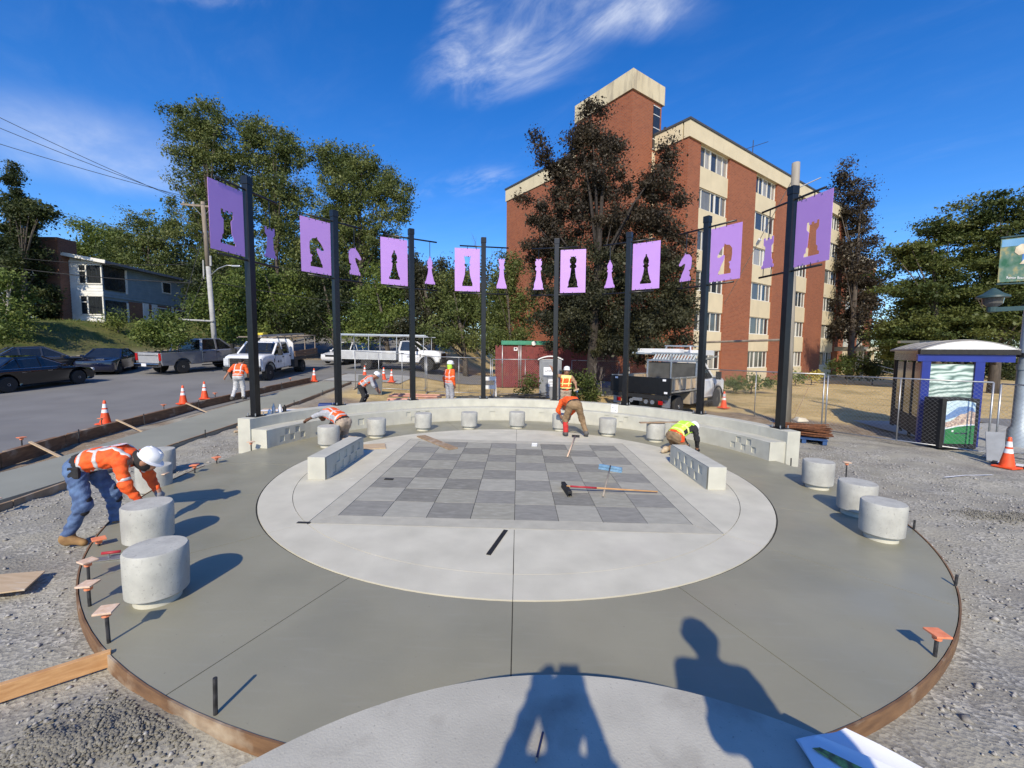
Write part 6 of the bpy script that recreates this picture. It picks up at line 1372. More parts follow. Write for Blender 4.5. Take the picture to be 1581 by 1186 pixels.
# H: kneeling in the lime vest behind the right bench
pH = dict(pelvis=(0, -0.22, 0.42), waist=(0, -0.08, 0.52), chest=(0, 0.14, 0.60), neck=(0, 0.32, 0.60), head=(0, 0.44, 0.55), look=(0, 0.6, -0.8), hup=(0, 0.8, 0.5), sl=(-0.19, 0.25, 0.58), sr=(0.19, 0.25, 0.58), el=(-0.22, 0.32, 0.34), er=(0.22, 0.32, 0.34), wl=(-0.14, 0.44, 0.14), wr=(0.16, 0.42, 0.12), hl=(-0.1, -0.22, 0.40), hr=(0.1, -0.22, 0.40), kl=(-0.13, 0.04, 0.08), kr=(0.13, 0.04, 0.08), al=(-0.12, -0.36, 0.10), ar=(0.12, -0.36, 0.10), tl=(-0.12, -0.46, 0.05), tr=(0.12, -0.46, 0.05))
person('kneeling worker in lime vest and white hard hat behind the right bench', (3.88, 1.85, 0.0), R(-58), pH, M_blackcloth, 1.0, M_khaki, M_bootp, vest=M_lime, vest2=M_lime, tape=M_reflecty, hood=M_blackcloth, gloves=M_blackcloth, h=0.02, extras=lambda r_, J: belt(r_, J, M_cone))
# the photographer and a colleague standing on the stage: their shadows fall on the fresh concrete
pP = dict(sl=(-0.19, 0.02, 1.44), sr=(0.19, 0.02, 1.44), el=(-0.22, 0.17, 1.27), er=(0.22, 0.17, 1.27), wl=(-0.12, 0.25, 1.58), wr=(0.12, 0.25, 1.58), look=(0, 1, 0.1))
ph_ = person('person in dark clothes behind the camera whose shadow falls before the stage', (-0.06, -8.48, SH), 0, pP, M_blackcloth, 1.0, M_denim, M_bootd, hat=True, h=0.03)
ph_.scale = (1.10, 1.10, 1.10)
phone = empty('phone', (0.0, -8.165, SH+1.86), 0, 'dark phone held up in both hands behind the camera', 'phone')
MB().box((0, 0, 0), (0.15, 0.009, 0.075)).build('case', M_black, phone, bevel=0.003); MB().box((0, -0.006, 0), (0.14, 0.002, 0.068)).build('screen', M_carglass, phone)
p2_ = person('person standing beside the camera whose broad shadow falls on the fresh concrete', (1.12, -7.80, SH), R(-10), dict(el=(-0.25, -0.02, 1.16), wl=(-0.18, 0.16, 1.06), er=(0.25, -0.02, 1.16), wr=(0.18, 0.16, 1.06)), M_greycloth, 1.0, M_denim, M_bootd, hat=True, h=0.03)
p2_.scale = (1.10, 1.10, 1.10)
# ------------------------------------------------------------------ trees and shrubs
def leaf_mat(name, a, b, c, tr=0.3):
    m = bpy.data.materials.new(name); m.use_nodes = True; nt = m.node_tree; n, l = nt.nodes, nt.links; bs = n['Principled BSDF']; bs.inputs['Roughness'].default_value = 0.55; bs.inputs['Specular IOR Level'].default_value = 0.35
    at = N(n, 'ShaderNodeAttribute', attribute_name='leaf'); r = N(n, 'ShaderNodeValToRGB'); e = r.color_ramp.elements
    e[0].position = 0.0; e[0].color = a+(1,); e[1].position = 1.0; e[1].color = c+(1,); x = e.new(0.5); x.color = b+(1,)
    l.new(at.outputs['Fac'], r.inputs[0]); l.new(r.outputs[0], bs.inputs['Base Color'])
    t = N(n, 'ShaderNodeBsdfTranslucent'); l.new(r.outputs[0], t.inputs['Color']); ms = N(n, 'ShaderNodeMixShader'); ms.inputs[0].default_value = tr
    l.new(bs.outputs[0], ms.inputs[1]); l.new(t.outputs[0], ms.inputs[2]); l.new(ms.outputs[0], n['Material Output'].inputs['Surface']); return m
L_poplar = leaf_mat('poplar_leaf', (0.060, 0.085, 0.024), (0.115, 0.145, 0.038), (0.19, 0.21, 0.07))
L_green = leaf_mat('green_leaf', (0.060, 0.095, 0.020), (0.115, 0.16, 0.033), (0.19, 0.225, 0.052))
L_dark = leaf_mat('dark_leaf', (0.020, 0.032, 0.012), (0.044, 0.060, 0.018), (0.082, 0.098, 0.028))
L_purple = leaf_mat('purple_leaf', (0.027, 0.0215, 0.015), (0.050, 0.039, 0.025), (0.086, 0.067, 0.040), 0.25)
L_maple = leaf_mat('maple_leaf', (0.034, 0.055, 0.015), (0.080, 0.105, 0.025), (0.15, 0.165, 0.042))
L_copper = leaf_mat('copper_green_leaf', (0.026, 0.028, 0.015), (0.052, 0.054, 0.026), (0.088, 0.086, 0.04))
L_yellow = leaf_mat('yellow_flower', (0.42, 0.36, 0.05), (0.50, 0.40, 0.08), (0.55, 0.5, 0.2))
M_bark = mat('bark', (0.11, 0.09, 0.072), (0.06, 0.05, 0.042), 0.95, 8, 6, bump=0.5, bscale=20, stretch=(1, 1, 0.2)); M_birch = mat('birch_bark', (0.52, 0.48, 0.42), (0.35, 0.31, 0.27), 0.9, 8)
def crown(name, m, parent, blobs, leaf_px, dens=3.2, clump_px=13, droop=0.0, up=0.5, asp=0.62, flat_=1.0, shell_=0.5):
    leaf_px *= 0.74; dens *= 1.12
    o0 = np.array(parent.location); Vs, At = [], []; ends = []
    for (px, py, D, rx, ry) in blobs:
        c = np.array(atd(px, py, D)); s = D/654.0; L = leaf_px*s; rr = np.array([rx*s, rx*s*0.8, ry*s])
        area = math.pi*rx*ry; nl = int(dens*area/(leaf_px**2*asp*0.5)); nc = max(3, int(2.3*area/(clump_px**2*math.pi)))
        u = rng.normal(size=(nc, 3)); u /= np.linalg.norm(u, axis=1)[:, None]; cc = u*(rng.random(nc)[:, None]**shell_)*rr
        tone = rng.random(nc); ends += [c+q for q in cc[:14]]
        ci = rng.integers(0, nc, nl); sg = clump_px*s*0.62*(0.6+0.8*rng.random(nc))
        p = cc[ci]+rng.normal(size=(nl, 3))*sg[ci][:, None]*np.array([1, 1, 0.75*flat_])
        if droop: p[:, 2] -= droop*s*np.abs(rng.normal(size=nl))
        nrm = rng.normal(size=(nl, 3)); nrm[:, 2] += up; nrm /= np.linalg.norm(nrm, axis=1)[:, None]
        t = np.cross(nrm, rng.normal(size=(nl, 3))); t /= np.linalg.norm(t, axis=1)[:, None]; b = np.cross(nrm, t)
        ll = L*np.clip(np.exp(rng.normal(size=nl)*0.42), 0.35, 2.2)[:, None]*0.95
        q = p+c-o0; Vs.append(np.stack([q-t*ll*0.5, q+b*ll*asp*0.5+t*ll*0.05, q+t*ll*0.5, q-b*ll*asp*0.5+t*ll*0.05], 1))
        At.append(np.clip(tone[ci]*0.75+rng.random(nl)*0.4-0.07, 0, 1))
    V = np.concatenate(Vs); a = np.concatenate(At); n = len(V)
    me = np_mesh(name, V.reshape(-1, 3), np.arange(4*n).reshape(n, 4)); at = me.attributes.new('leaf', 'FLOAT', 'POINT'); at.data.foreach_set('value', np.repeat(a, 4).astype(np.float32))
    return link(me, name, m, parent), [e-o0 for e in ends]
def tree(name, label, cat, base, blobs, m, leaf_px, trunk_r=0.25, bark=None, group=None, dens=3.2, clump_px=13, limbs=10, lower=None, lower_m=None, **kw):
    base = Vector(base); ro = empty(name, base, 0, label, cat, group); cr, ends = crown('crown', m, ro, blobs, leaf_px, dens, clump_px, **kw)
    if lower: crown('lower_crown', lower_m, ro, lower, leaf_px, dens*1.1, clump_px, **kw)
    if limbs:
        top = max(e[2] for e in ends); ctr = np.mean([e for e in ends], axis=0)
        tk = MB(); pts = [(0, 0, -0.2)]+[(ctr[0]*f**1.5, ctr[1]*f**1.5, top*0.85*f) for f in (0.15, 0.35, 0.6, 0.8, 1.0)]
        tk.tube(pts, trunk_r, 10, trunk_r*0.12); tk.build('trunk', bark or M_bark, ro, True)
        lm = MB(); random.shuffle(ends)
        for e in ends[:limbs]:
            f = max(0.15, min(0.9, (e[2]/top)*0.6)); s0 = Vector((ctr[0]*f**1.5, ctr[1]*f**1.5, top*0.85*f)); e = Vector(e); mid = s0.lerp(e, 0.5)+Vector((0, 0, 0.06*(e-s0).length))
            lm.tube([s0, mid, e], [trunk_r*0.30, trunk_r*0.16, trunk_r*0.04], 6)
        lm.build('limbs', bark or M_bark, ro, True)
    return ro
def gb(px, py, D): p = atd(px, py, D); return (p.x, p.y, gz(p.x, p.y)-0.1)
TB = 'trees behind the road'
tree('purple_leaf_tree', 'large dark purple-leaved tree in front of the brick building', 'tree', gb(912, 600, 20.5),
     [(915, 200, 22, 22, 36), (890, 225, 22, 26, 34), (950, 232, 22, 18, 32), (868, 268, 22, 22, 30), (830, 215, 21.5, 7, 24), (845, 250, 21.5, 12, 18), (925, 285, 22, 50, 50), (1032, 245, 22, 15, 34), (1015, 290, 22, 28, 40), (1050, 310, 22, 16, 14), (1010, 345, 22, 36, 40), (875, 335, 22, 46, 40), (955, 355, 22, 62, 45), (825, 310, 22, 24, 7), (832, 345, 22, 18, 22), (850, 385, 22, 40, 36), (1040, 395, 22, 28, 36)],
     L_purple, 4.0, 0.3, mat('dark_bark', (0.045, 0.036, 0.030), (0.025, 0.02, 0.017), 0.95, 8, 6), dens=4.2, clump_px=11, limbs=12, lower=[(890, 430, 21.5, 85, 50), (985, 430, 21.5, 75, 55), (930, 490, 21, 95, 45), (1015, 500, 21, 62, 42), (880, 500, 21, 55, 50), (955, 535, 20.8, 80, 26), (1045, 470, 21.5, 30, 40)], lower_m=L_copper)
tree('purple_leaf_tree', 'slimmer dark purple-leaved tree beyond the right end of the brick building', 'tree', gb(1310, 590, 44),
     [(1318, 300, 45, 34, 38), (1325, 350, 45, 36, 48), (1318, 420, 45, 44, 50), (1318, 490, 45, 42, 50), (1345, 460, 45, 25, 35), (1300, 270, 45, 14, 18)], L_purple, 3.6, 0.35, dens=2.6, clump_px=10, limbs=16)
tree('maple_tree', 'broad green maple behind the bus shelter', 'tree', gb(1446, 580, 30), [(1440, 420, 32, 62, 60), (1420, 480, 31, 68, 52), (1480, 470, 31, 66, 62), (1395, 520, 31, 42, 38), (1455, 350, 32, 40, 32), (1400, 400, 32, 35, 28), (1450, 525, 30, 70, 28), (1400, 545, 30.5, 36, 18)], L_maple, 4.4, 0.3, dens=3.8, clump_px=14, flat_=0.5, limbs=14, up=0.9)
tree('maple_tree', 'tall green maple at the far right behind the lamp banner', 'tree', gb(1535, 585, 29), [(1520, 335, 31, 55, 32), (1560, 350, 30, 60, 50), (1530, 400, 30, 68, 55), (1570, 460, 29, 66, 62), (1520, 500, 29, 60, 48), (1600, 400, 29, 60, 80)], L_maple, 4.4, 0.34, dens=3.8, clump_px=14, flat_=0.5, limbs=14, up=0.9)
tree('poplar_tree', 'tallest leftmost poplar rising behind the rook banner', 'tree', gb(330, 500, 45), [(290, 185, 46, 34, 28), (330, 195, 46, 36, 34), (305, 235, 46, 42, 38), (345, 255, 46, 38, 45), (295, 295, 46, 36, 36), (340, 330, 46, 46, 40), (305, 360, 46, 45, 36), (350, 410, 45, 50, 40)], L_poplar, 3.4, 0.32, group=TB, dens=3.0, clump_px=9.5, limbs=22)
tree('poplar_tree', 'second poplar between the rook and knight banners', 'tree', gb(430, 500, 46), [(385, 205, 47, 30, 26), (410, 230, 47, 42, 42), (440, 240, 47, 34, 34), (400, 290, 47, 44, 44), (445, 300, 47, 40, 46), (420, 350, 47, 50, 40), (460, 385, 46, 44, 40)], L_poplar, 3.4, 0.30, group=TB, dens=2.7, clump_px=9.5, limbs=24)
tree('poplar_tree', 'right-hand poplar above the knight and bishop banners', 'tree', gb(560, 510, 44), [(500, 245, 45, 24, 24), (530, 255, 45, 38, 34), (575, 265, 45, 38, 30), (540, 305, 45, 52, 44), (600, 300, 45, 36, 38), (625, 325, 45, 22, 20), (560, 355, 45, 62, 40), (515, 340, 45, 36, 44), (540, 400, 45, 62, 36)], L_poplar, 3.4, 0.32, group=TB, dens=3.2, clump_px=9.5, limbs=24)
mass = [('leafy green tree behind the grey pickup', [(305, 430, 47, 34, 50), (335, 450, 39, 40, 48), (312, 480, 46, 30, 38), (350, 490, 36, 42, 36)], L_dark, 36), ('bright green tree left of the second banner pole', [(400, 440, 38, 58, 46), (440, 470, 37, 55, 45), (385, 490, 36, 55, 34)], L_green, 36), ('dark green tree behind the second banner pole', [(490, 440, 39, 50, 50), (520, 480, 38, 52, 42), (470, 500, 36, 55, 26)], L_dark, 36),
 ('yellowish green tree between second and third poles', [(580, 455, 37, 50, 46), (600, 490, 36, 56, 36), (560, 505, 35, 46, 24)], L_green, 35), ('dark olive tree behind the third banner pole', [(650, 440, 38, 46, 46), (670, 480, 37, 52, 42), (640, 510, 35, 52, 24), (620, 420, 39, 34, 30)], L_copper, 35), ('dusty green tree left of the fourth banner pole', [(705, 455, 36, 46, 50), (720, 490, 35, 46, 42), (690, 520, 33, 45, 22)], L_poplar, 33)]
for lb, bl, m, D in mass: tree('leafy_tree', lb, 'tree', gb(bl[1][0], 540, D), bl, m, 4.0, 0.25, group=TB, dens=3.2, clump_px=12, limbs=8)
tree('weeping_birch', 'drooping pale green birch against the left end of the brick building', 'tree', gb(790, 560, 27), [(785, 420, 28, 26, 40), (800, 470, 28, 34, 45), (765, 480, 28, 28, 48), (780, 525, 27, 40, 28)], L_poplar, 3.6, 0.12, M_bark, dens=3.4, clump_px=9, droop=10, limbs=8)
tree('leafy_tree', 'round green tree behind the house roof', 'tree', gb(165, 470, 58), [(150, 375, 58, 40, 34), (185, 385, 58, 40, 36), (120, 400, 58, 36, 36)], L_green, 3.4, 0.3, group=TB, clump_px=10)
tree('leafy_tree', 'open feathery tree between house roof and utility pole', 'tree', gb(230, 480, 52), [(220, 350, 52, 26, 28), (205, 385, 52, 40, 34), (245, 385, 52, 36, 42), (262, 350, 51, 24, 34), (235, 430, 50, 46, 36)], L_poplar, 3.4, 0.28, group=TB, dens=2.4, clump_px=9, limbs=14)
tree('leafy_tree', 'low green tree below the utility pole lamp arm', 'tree', gb(330, 520, 33), [(318, 482, 33, 30, 32), (350, 460, 34, 36, 40), (362, 505, 33, 42, 26)], L_green, 4.2, 0.2, group=TB, clump_px=13)
for lb, bl, m in (('deep green backdrop trees beyond the road at left', [(250, 470, 60, 70, 60), (330, 430, 60, 70, 70), (420, 440, 62, 80, 60), (300, 520, 56, 80, 24), (430, 522, 56, 90, 24)], L_dark), ('deep green backdrop trees beyond the road at centre', [(500, 440, 62, 80, 60), (600, 440, 62, 80, 60), (700, 455, 62, 70, 60), (790, 480, 60, 60, 50), (560, 525, 56, 90, 24), (700, 530, 56, 90, 24), (810, 535, 54, 60, 26)], L_dark)):
    tree('backdrop_tree', lb, 'tree', gb(bl[1][0], 540, 60), bl, m, 4.2, 0.4, group=TB, dens=3.0, clump_px=14, limbs=6)
tree('backdrop_tree', 'deep green trees closing the view behind the bus shelter', 'tree', gb(1480, 580, 60), [(1400, 520, 60, 60, 40), (1480, 500, 60, 80, 60), (1580, 500, 60, 80, 70), (1390, 550, 54, 50, 26), (1470, 555, 54, 60, 26), (1560, 555, 50, 70, 30)], L_dark, 4.2, 0.4, dens=3.0, clump_px=14, limbs=6)
# conifer beside the house
cb = gb(32, 500, 31.5); cf = empty('conifer', cb, 0, 'tall dark conifer at the left edge beside the house', 'tree')
bl = [(19+0.8*i, 254+14*i, 31.5, 5+3.0*i, 9) for i in range(17)]
crown('crown', L_dark, cf, bl, 4.6, 7.5, 8, flat_=0.5, asp=0.4, droop=5)
MB().tube([(0, 0, -0.3), (-0.3, 0, 8)], 0.25, 10, 0.04).build('trunk', M_bark, cf, True)
tree('dark_tree', 'dark spreading tree overhanging the house chimney at left', 'tree', gb(40, 505, 31), [(44, 335, 31, 30, 30), (20, 400, 31, 40, 48), (60, 325, 30.5, 20, 14)], L_dark, 4.4, 0.25, clump_px=12, dens=3.5)
tree('leafy_tree', 'green leafy tree at the left edge before the house', 'tree', gb(14, 505, 26), [(10, 450, 26, 30, 42), (15, 495, 25.5, 30, 26)], L_green, 4.6, 0.16, M_birch, clump_px=12)
def shrub(label, px, py, D, rx, ry, m, lpx=4.0, dens=3.6, cl=10, extra=()):
    p = atd(px, py+ry, D); ro = empty('shrub', (p.x, p.y, min(p.z, gz(p.x, p.y))), 0, label, 'shrub'); crown('foliage', m, ro, [(px, py, D, rx, ry)]+list(extra), lpx, dens, cl, shell_=0.35)
    MB().tube([(0, 0, -0.1), (0, 0, 0.5)], 0.05, 6, 0.02).build('stem', M_bark, ro)
shrub('large round green bush on the bank left of the grey pickup', 247, 508, 25.5, 34, 27, L_green, 4.2, 4, 10, [(232, 518, 25.3, 24, 18), (268, 520, 25.3, 22, 18)])
shrub('small round shrub at the house porch', 182, 493, 32.5, 14, 10, L_green, 3.4)
shrub('leafy shrub behind the man at the banner pole', 893, 592, 18.5, 26, 22, L_maple, 4.0, 3.0, 9, [(905, 605, 18.3, 22, 14)])
shrub('small green shrub left of the portable toilet', 815, 596, 19.5, 14, 16, L_maple, 3.6)
shrub('low green planting along the brick wall behind the fence', 1160, 591, 25.5, 36, 9, L_green, 3.6, 3.5, 8, [(1130, 594, 25.3, 24, 7)])
shrub('yellow flowering shrub below the building\'s right windows', 1253, 580, 33, 16, 6, L_yellow, 3.2, 3.2, 6)
shrub('green planting between the yellow shrub and the timber pole', 1228, 582, 32, 16, 7, L_green, 3.4)
shrub('rounded dark hedge right of the building entrance', 1347, 574, 35, 28, 13, L_dark, 3.4, 4.5, 7)
shrub('tall loose shrub in front of the entrance canopy', 1308, 566, 34, 24, 20, L_maple, 3.6, 3.0, 8)
shrub('ivy patch on the bank behind the dark saloon', 20, 515, 24, 28, 12, L_green, 3.6)
# bare trees
def bare(label, base, h, m, n=40, spread=0.35):
    ro = empty('bare_tree', base, 0, label, 'tree'); rr = random.Random(hash((round(h, 2), n)) & 0xffff); mb = MB()
    def grow(p, d, l, r, k):
        q = p+d*l; mid = p.lerp(q, 0.5)+Vector((rr.uniform(-1, 1), rr.uniform(-1, 1), 0))*l*0.05; mb.tube([p, mid, q], r, 5, r*0.55, cap=False)
        if k == 0: return
        for _ in range(3 if k > 1 else 2): grow(p.lerp(q, rr.uniform(0.55, 1)), (d+Vector((rr.uniform(-1, 1), rr.uniform(-1, 1), rr.uniform(-0.2, 0.7)))*spread*1.6).normalized(), l*rr.uniform(0.5, 0.75), r*0.55, k-1)
    grow(Vector((0, 0, 0)), Vector((0, 0, 1)), h*0.42, h*0.006, 4); mb.build('branches', m, ro)
bare('bare grey tree between the third and fourth banners', gb(748, 520, 34), 12.5, M_bark, 41, 0.3)
bare('leafless grey shrub beside the portable toilet fence', gb(928, 600, 19.5), 2.6, mat('grey_twig', (0.36, 0.30, 0.24), None, 0.9), 45, 0.45)
# ------------------------------------------------------------------ form boards, stakes and building-site clutter
def sz(x, y): return float(ground_z(x, y, False))
curb = [(-9.75, -1.6), (-10.05, -0.14), (-10.64, 1.59), (-11.3, 4.05), (-11.6, 7.02), (-11.45, 10.69), (-11.2, 14.6)]
cf_ = empty('kerb_form', (-10.9, 3, 0), label='long brown kerb form of boards between the road and the fresh walk', cat='form board')
o0 = Vector(cf_.location)
for a, b in zip(curb[:-1], curb[1:]):
    pa = Vector((a[0], a[1], sz(*a)+0.13))-o0; pb = Vector((b[0], b[1], sz(*b)+0.13))-o0; d = (pb-pa).normalized()
    MB().bar(pa+d*0.01, pb-d*0.01, 0.045, 0.30).build('board', M_wood, cf_)
    MB().bar(pa+d*0.2+Vector((-0.06, 0, 0.13)), pb-d*0.2+Vector((-0.06, 0, 0.13)), 0.07, 0.04).build('stiffener', M_wood, cf_)
wf = empty('walk_form', (-8.4, 3, 0), label='straight brown form board along the near side of the fresh walk', cat='form board'); o0 = Vector(wf.location)
wl_ = [(-7.48, -4.2), (-7.6, -2.1), (-7.85, -0.7), (-8.32, 1.84), (-8.72, 4.93), (-8.97, 11.3), (-9.15, 14.6)]
for a, b in zip(wl_[:-1], wl_[1:]):
    pa = Vector((a[0]+0.16, a[1], sz(*a)+0.045))-o0; pb = Vector((b[0]+0.16, b[1], sz(*b)+0.045))-o0; d = (pb-pa).normalized(); MB().bar(pa+d*0.01, pb-d*0.01, 0.04, 0.14).build('board', M_board, wf)
def make_stake(cap, hgt_, thin=False):
    r = empty('form_stake', (0, 0, 0)); MB().tube([(0, 0, -0.12), (0, 0, hgt_)], 0.011 if thin else 0.013, 8).build('rod', M_darksteel, r)
    if cap:
        MB().lathe([(0.020, hgt_-0.055), (0.030, hgt_-0.05), (0.032, hgt_-0.012), (0.03, hgt_-0.01)], 10).build('socket', M_cap, r); MB().box((0, 0, hgt_), (0.12, 0.12, 0.016)).build('cap', M_capw if cap == 2 else M_cap, r, bevel=0.003)
    return r
SG = 'orange-capped form stakes'
def stake(px, py, z, h, cap, label, tilt=0.03, group=SG, xy=None):
    p = g(px, py, z) if xy is None else Vector(xy); r = make_stake(cap, h); r.location = (p.x, p.y, z if xy is None else p.z); r.rotation_euler = (random.uniform(-tilt, tilt), random.uniform(-tilt, tilt), random.random()*3); tag(r, label, 'stake', group)
stake(138, 912, -0.10, 0.30, 2, 'form stake with dusty square cap, upper of two left of the nearest stool'); stake(140, 952, -0.10, 0.30, 2, 'form stake with square cap, lower of two left of the nearest stool')
stake(169, 1003, -0.06, 0.33, 2, 'form stake with orange cap beside the end of the fresh lumber'); stake(333, 1116, -0.06, 0.30, 0, 'bare black form stake at the front left of the ring')
stake(1442, 1024, -0.06, 0.25, 1, 'form stake with orange cap at the front right of the ring'); stake(1473, 916, -0.08, 0.20, 0, 'short rusty form stake at the right of the ring'); stake(1410, 824, -0.06, 0.19, 0, 'thin black form stake beside the nearest right stool')
stake(1306, 741, -0.06, 0.35, 2, 'slender stake with pale cap behind the right stools'); stake(153, 853, -0.08, 0.16, 1, 'low orange-capped stake beside the bent worker\'s boot'); stake(254, 755, -0.06, 0.26, 2, 'capped stake right of the gravel stools behind the bent worker')
stake(301, 735, -0.06, 0.20, 1, 'orange-capped stake at ring edge right of the bent worker'); stake(335, 720, -0.06, 0.18, 1, 'orange-capped stake on the gravel near the wall end'); stake(388, 696, -0.02, 0.20, 2, 'capped stake against the left end of the seat wall'); stake(1221, 720, -0.06, 0.18, 0, 'thin stake against the right end of the seat wall')
ordn = ['first', 'second', 'third', 'fourth', 'fifth', 'sixth', 'seventh']
for k in range(13):
    y = -0.6+k*1.25; x = float(np.interp(y, [q[1] for q in curb], [q[0] for q in curb])); xx = x-0.22 if k % 2 else x+0.10
    stake(0, 0, 0, 0.42 if k % 2 else 0.36, 1 if k % 2 else 0, (ordn[k//2]+' orange-capped stake on the road side of the kerb form, from the left') if k % 2 else (ordn[k//2]+' bare stake against the kerb form boards, from the left'), 0.04, 'kerb form stakes' if k % 2 else 'bare kerb form stakes', (xx, y, sz(xx, y)+0.0))
for k in range(6):
    y = -2.4+k*2.6; x = float(np.interp(y, [q[1] for q in wl_], [q[0] for q in wl_]))+0.24; stake(0, 0, 0, 0.24, 2 if k == 0 else 0, (ordn[k-1]+' low stake along the near form of the fresh walk, from the left') if k else 'stake with wide dusty cap on the walk form at far left', 0.04, 'walk form stakes' if k else SG, (x, y, sz(x, y)))
br = None
for k, y in enumerate((0.6, 3.4, 6.4)):
    x = float(np.interp(y, [q[1] for q in curb], [q[0] for q in curb])); lb = ('lath brace on the kerb form nearest the left edge', 'lath brace on the kerb form near the first road cone', 'lath brace on the kerb form by the pair of cones')[k]
    b_ = tag(MB().bar((0, 0, 0.34), (0.85, -0.15, 0.05), 0.05, 0.025).build('brace_lath', M_ply), lb, 'brace', 'kerb form braces'); b_.location = (x, y, sz(x, y))
def thing_bar(name, label, cat, a, b, w, h, m, bev=0.003):
    a, b = Vector(a), Vector(b); o = MB().bar((0, 0, 0), b-a, w, h).build(name, m, bevel=bev); o.location = a; return tag(o, label, cat)
a, b = g(-30, 1078, -0.03), g(172, 1014, -0.03)
thing_bar('lumber', 'fresh orange timber lying on gravel at lower left, touching the ring', 'lumber', (a.x, a.y, -0.035), (b.x, b.y, -0.035), 0.04, 0.12, M_lumber)
zb = -0.075; pl = [g(*q, zb) for q in ((-40, 892), (70, 883), (38, 912), (-40, 922))]
o = MB().prism([(p.x-pl[0].x, p.y-pl[0].y) for p in (pl[3], pl[2], pl[1], pl[0])], 0, 0.014).build('plywood_offcut', M_ply); o.location = (pl[0].x, pl[0].y, zb); tag(o, 'pointed plywood offcut on the gravel at the left edge', 'plywood')
def board_on(px0, px1, z, w, t, m, name, label, cat, zz=None):
    a, b = g(*px0, z), g(*px1, z); o = MB().bar((0, 0, 0), b-a, w, t).build(name, m, bevel=0.002); o.location = (a.x, a.y, z+t/2+0.001); return tag(o, label, cat)
board_on((650, 674), (700, 694), 0.002, 0.24, 0.03, M_board, 'plank', 'mortar-stained plank lying on the upper left of the chess board', 'plank')
board_on((781, 819), (754, 857), 0.002, 0.055, 0.008, M_blackm, 'straightedge', 'black straightedge lying on the pale disc in front of the board', 'straightedge')
board_on((459, 807), (479, 807.5), 0.002, 0.05, 0.006, M_darksteel, 'steel_plate', 'small dark steel plate at the front left corner of the board border', 'steel plate')
board_on((594, 740), (607, 740.5), 0.002, 0.07, 0.012, M_blackm, 'tool_pad', 'small black pad lying on the left of the chess board', 'pad')
kb = MB().box((0, 0, 0.012), (0.75, 0.5, 0.02)).build('kneeling_board', M_ply); kb.location = (-3.45, 1.62, 0.002); kb.rotation_euler = (0, 0, R(20)); tag(kb, 'tan kneeling board under the left kneeling worker\'s boots', 'board')
nb_ = MB().box((0, 0, 0), (0.13, 0.03, 0.09)).build('paper_block', M_paper, bevel=0.004); q = g(825, 690); nb_.location = (q.x, q.y, 0.05); nb_.rotation_euler = (R(25), 0, 0.1); tag(nb_, 'small white paper box at the far edge of the chess board', 'box')
q = MB().box((0, 0, 0), (0.22, 0.006, 0.25)).build('paper_notice', M_paper); aa = R(31); q.location = ((6.12-0.012)*math.sin(aa), 0.3+(6.12-0.012)*math.cos(aa), 0.54); q.rotation_euler = (R(-4), 0, -aa); tag(q, 'white paper notice taped to the seat wall backrest at right', 'notice')
for x, z in ((-0.05, 0.03), (0.05, -0.07)): q2 = MB().box((x, -0.005, z), (0.05, 0.003, 0.04)).build('notice_print', M_greycloth, q)
# brooms and float pole
def broom(label, head_a, head_b, tail, mh, mhandle, grip=None):
    a, b, t = g(*head_a), g(*head_b), g(*tail); c = (a+b)/2; ro = empty('broom', (c.x, c.y, 0), 0, label, 'broom'); d = (b-a); L = d.length; d.normalize(); hd = (t-c)
    MB().bar(-d*L/2+Vector((0, 0, 0.075)), d*L/2+Vector((0, 0, 0.075)), 0.07, 0.05).build('head', mh, ro, bevel=0.012)
    bs = MB(); n = 44
    for i in range(n):
        for j in (-0.022, 0.0, 0.022):
            s = -L/2+L*(i+0.5)/n; u = d.cross(Vector((0, 0, 1))); p = d*s+u*j; bs.add([p+d*0.006+Vector((0, 0, 0.05)), p-d*0.006+Vector((0, 0, 0.05)), p+u*(j*0.6)-d*0.006+Vector((0, 0, 0.003)), p+u*(j*0.6)+d*0.006+Vector((0, 0, 0.003))], [(0, 1, 2, 3)])
    q = bs.build('bristles', M_blackm if mh is M_blackm else M_blueb, ro); q['kind'] = 'stuff'
    e = hd+Vector((0, 0, 0.03)); s0 = Vector((0, 0, 0.10))
    MB().tube([s0, e], 0.014, 10).build('handle', mhandle, ro, True)
    if grip: MB().tube([s0+(e-s0)*0.04, s0+(e-s0)*0.33], 0.0165, 10).build('sleeve', grip, ro, True)
M_blueb = mat('blue_broom', (0.20, 0.36, 0.52), (0.13, 0.26, 0.40), 0.7, 12); M_handle = mat('worn_handle', (0.36, 0.31, 0.25), (0.28, 0.24, 0.19), 0.8, 10); M_redp = mat('red_paint', (0.42, 0.03, 0.04), None, 0.5, 10)
broom('blue-headed push broom lying on the right of the chess board', (925, 724), (960, 730), (931, 769), M_blueb, M_handle)
broom('red and wood handled broom with black head lying on the chess board', (869, 752), (880, 768), (1015, 762), M_blackm, M_lumber, M_redp)
a, b = g(888, 676), g(876, 707); fp = empty('float_pole', (a.x, a.y, 0.02), 0, 'long pole with bracket lying at the bending worker\'s feet', 'tool'); MB().tube([(0, 0, 0.03), b-a+Vector((0, 0, 0.01))], 0.017, 8).build('pole', M_capw, fp, True); MB().bar((-0.09, 0.03, 0.03), (0.12, 0.0, 0.03), 0.03, 0.05).build('bracket', M_blackm, fp)
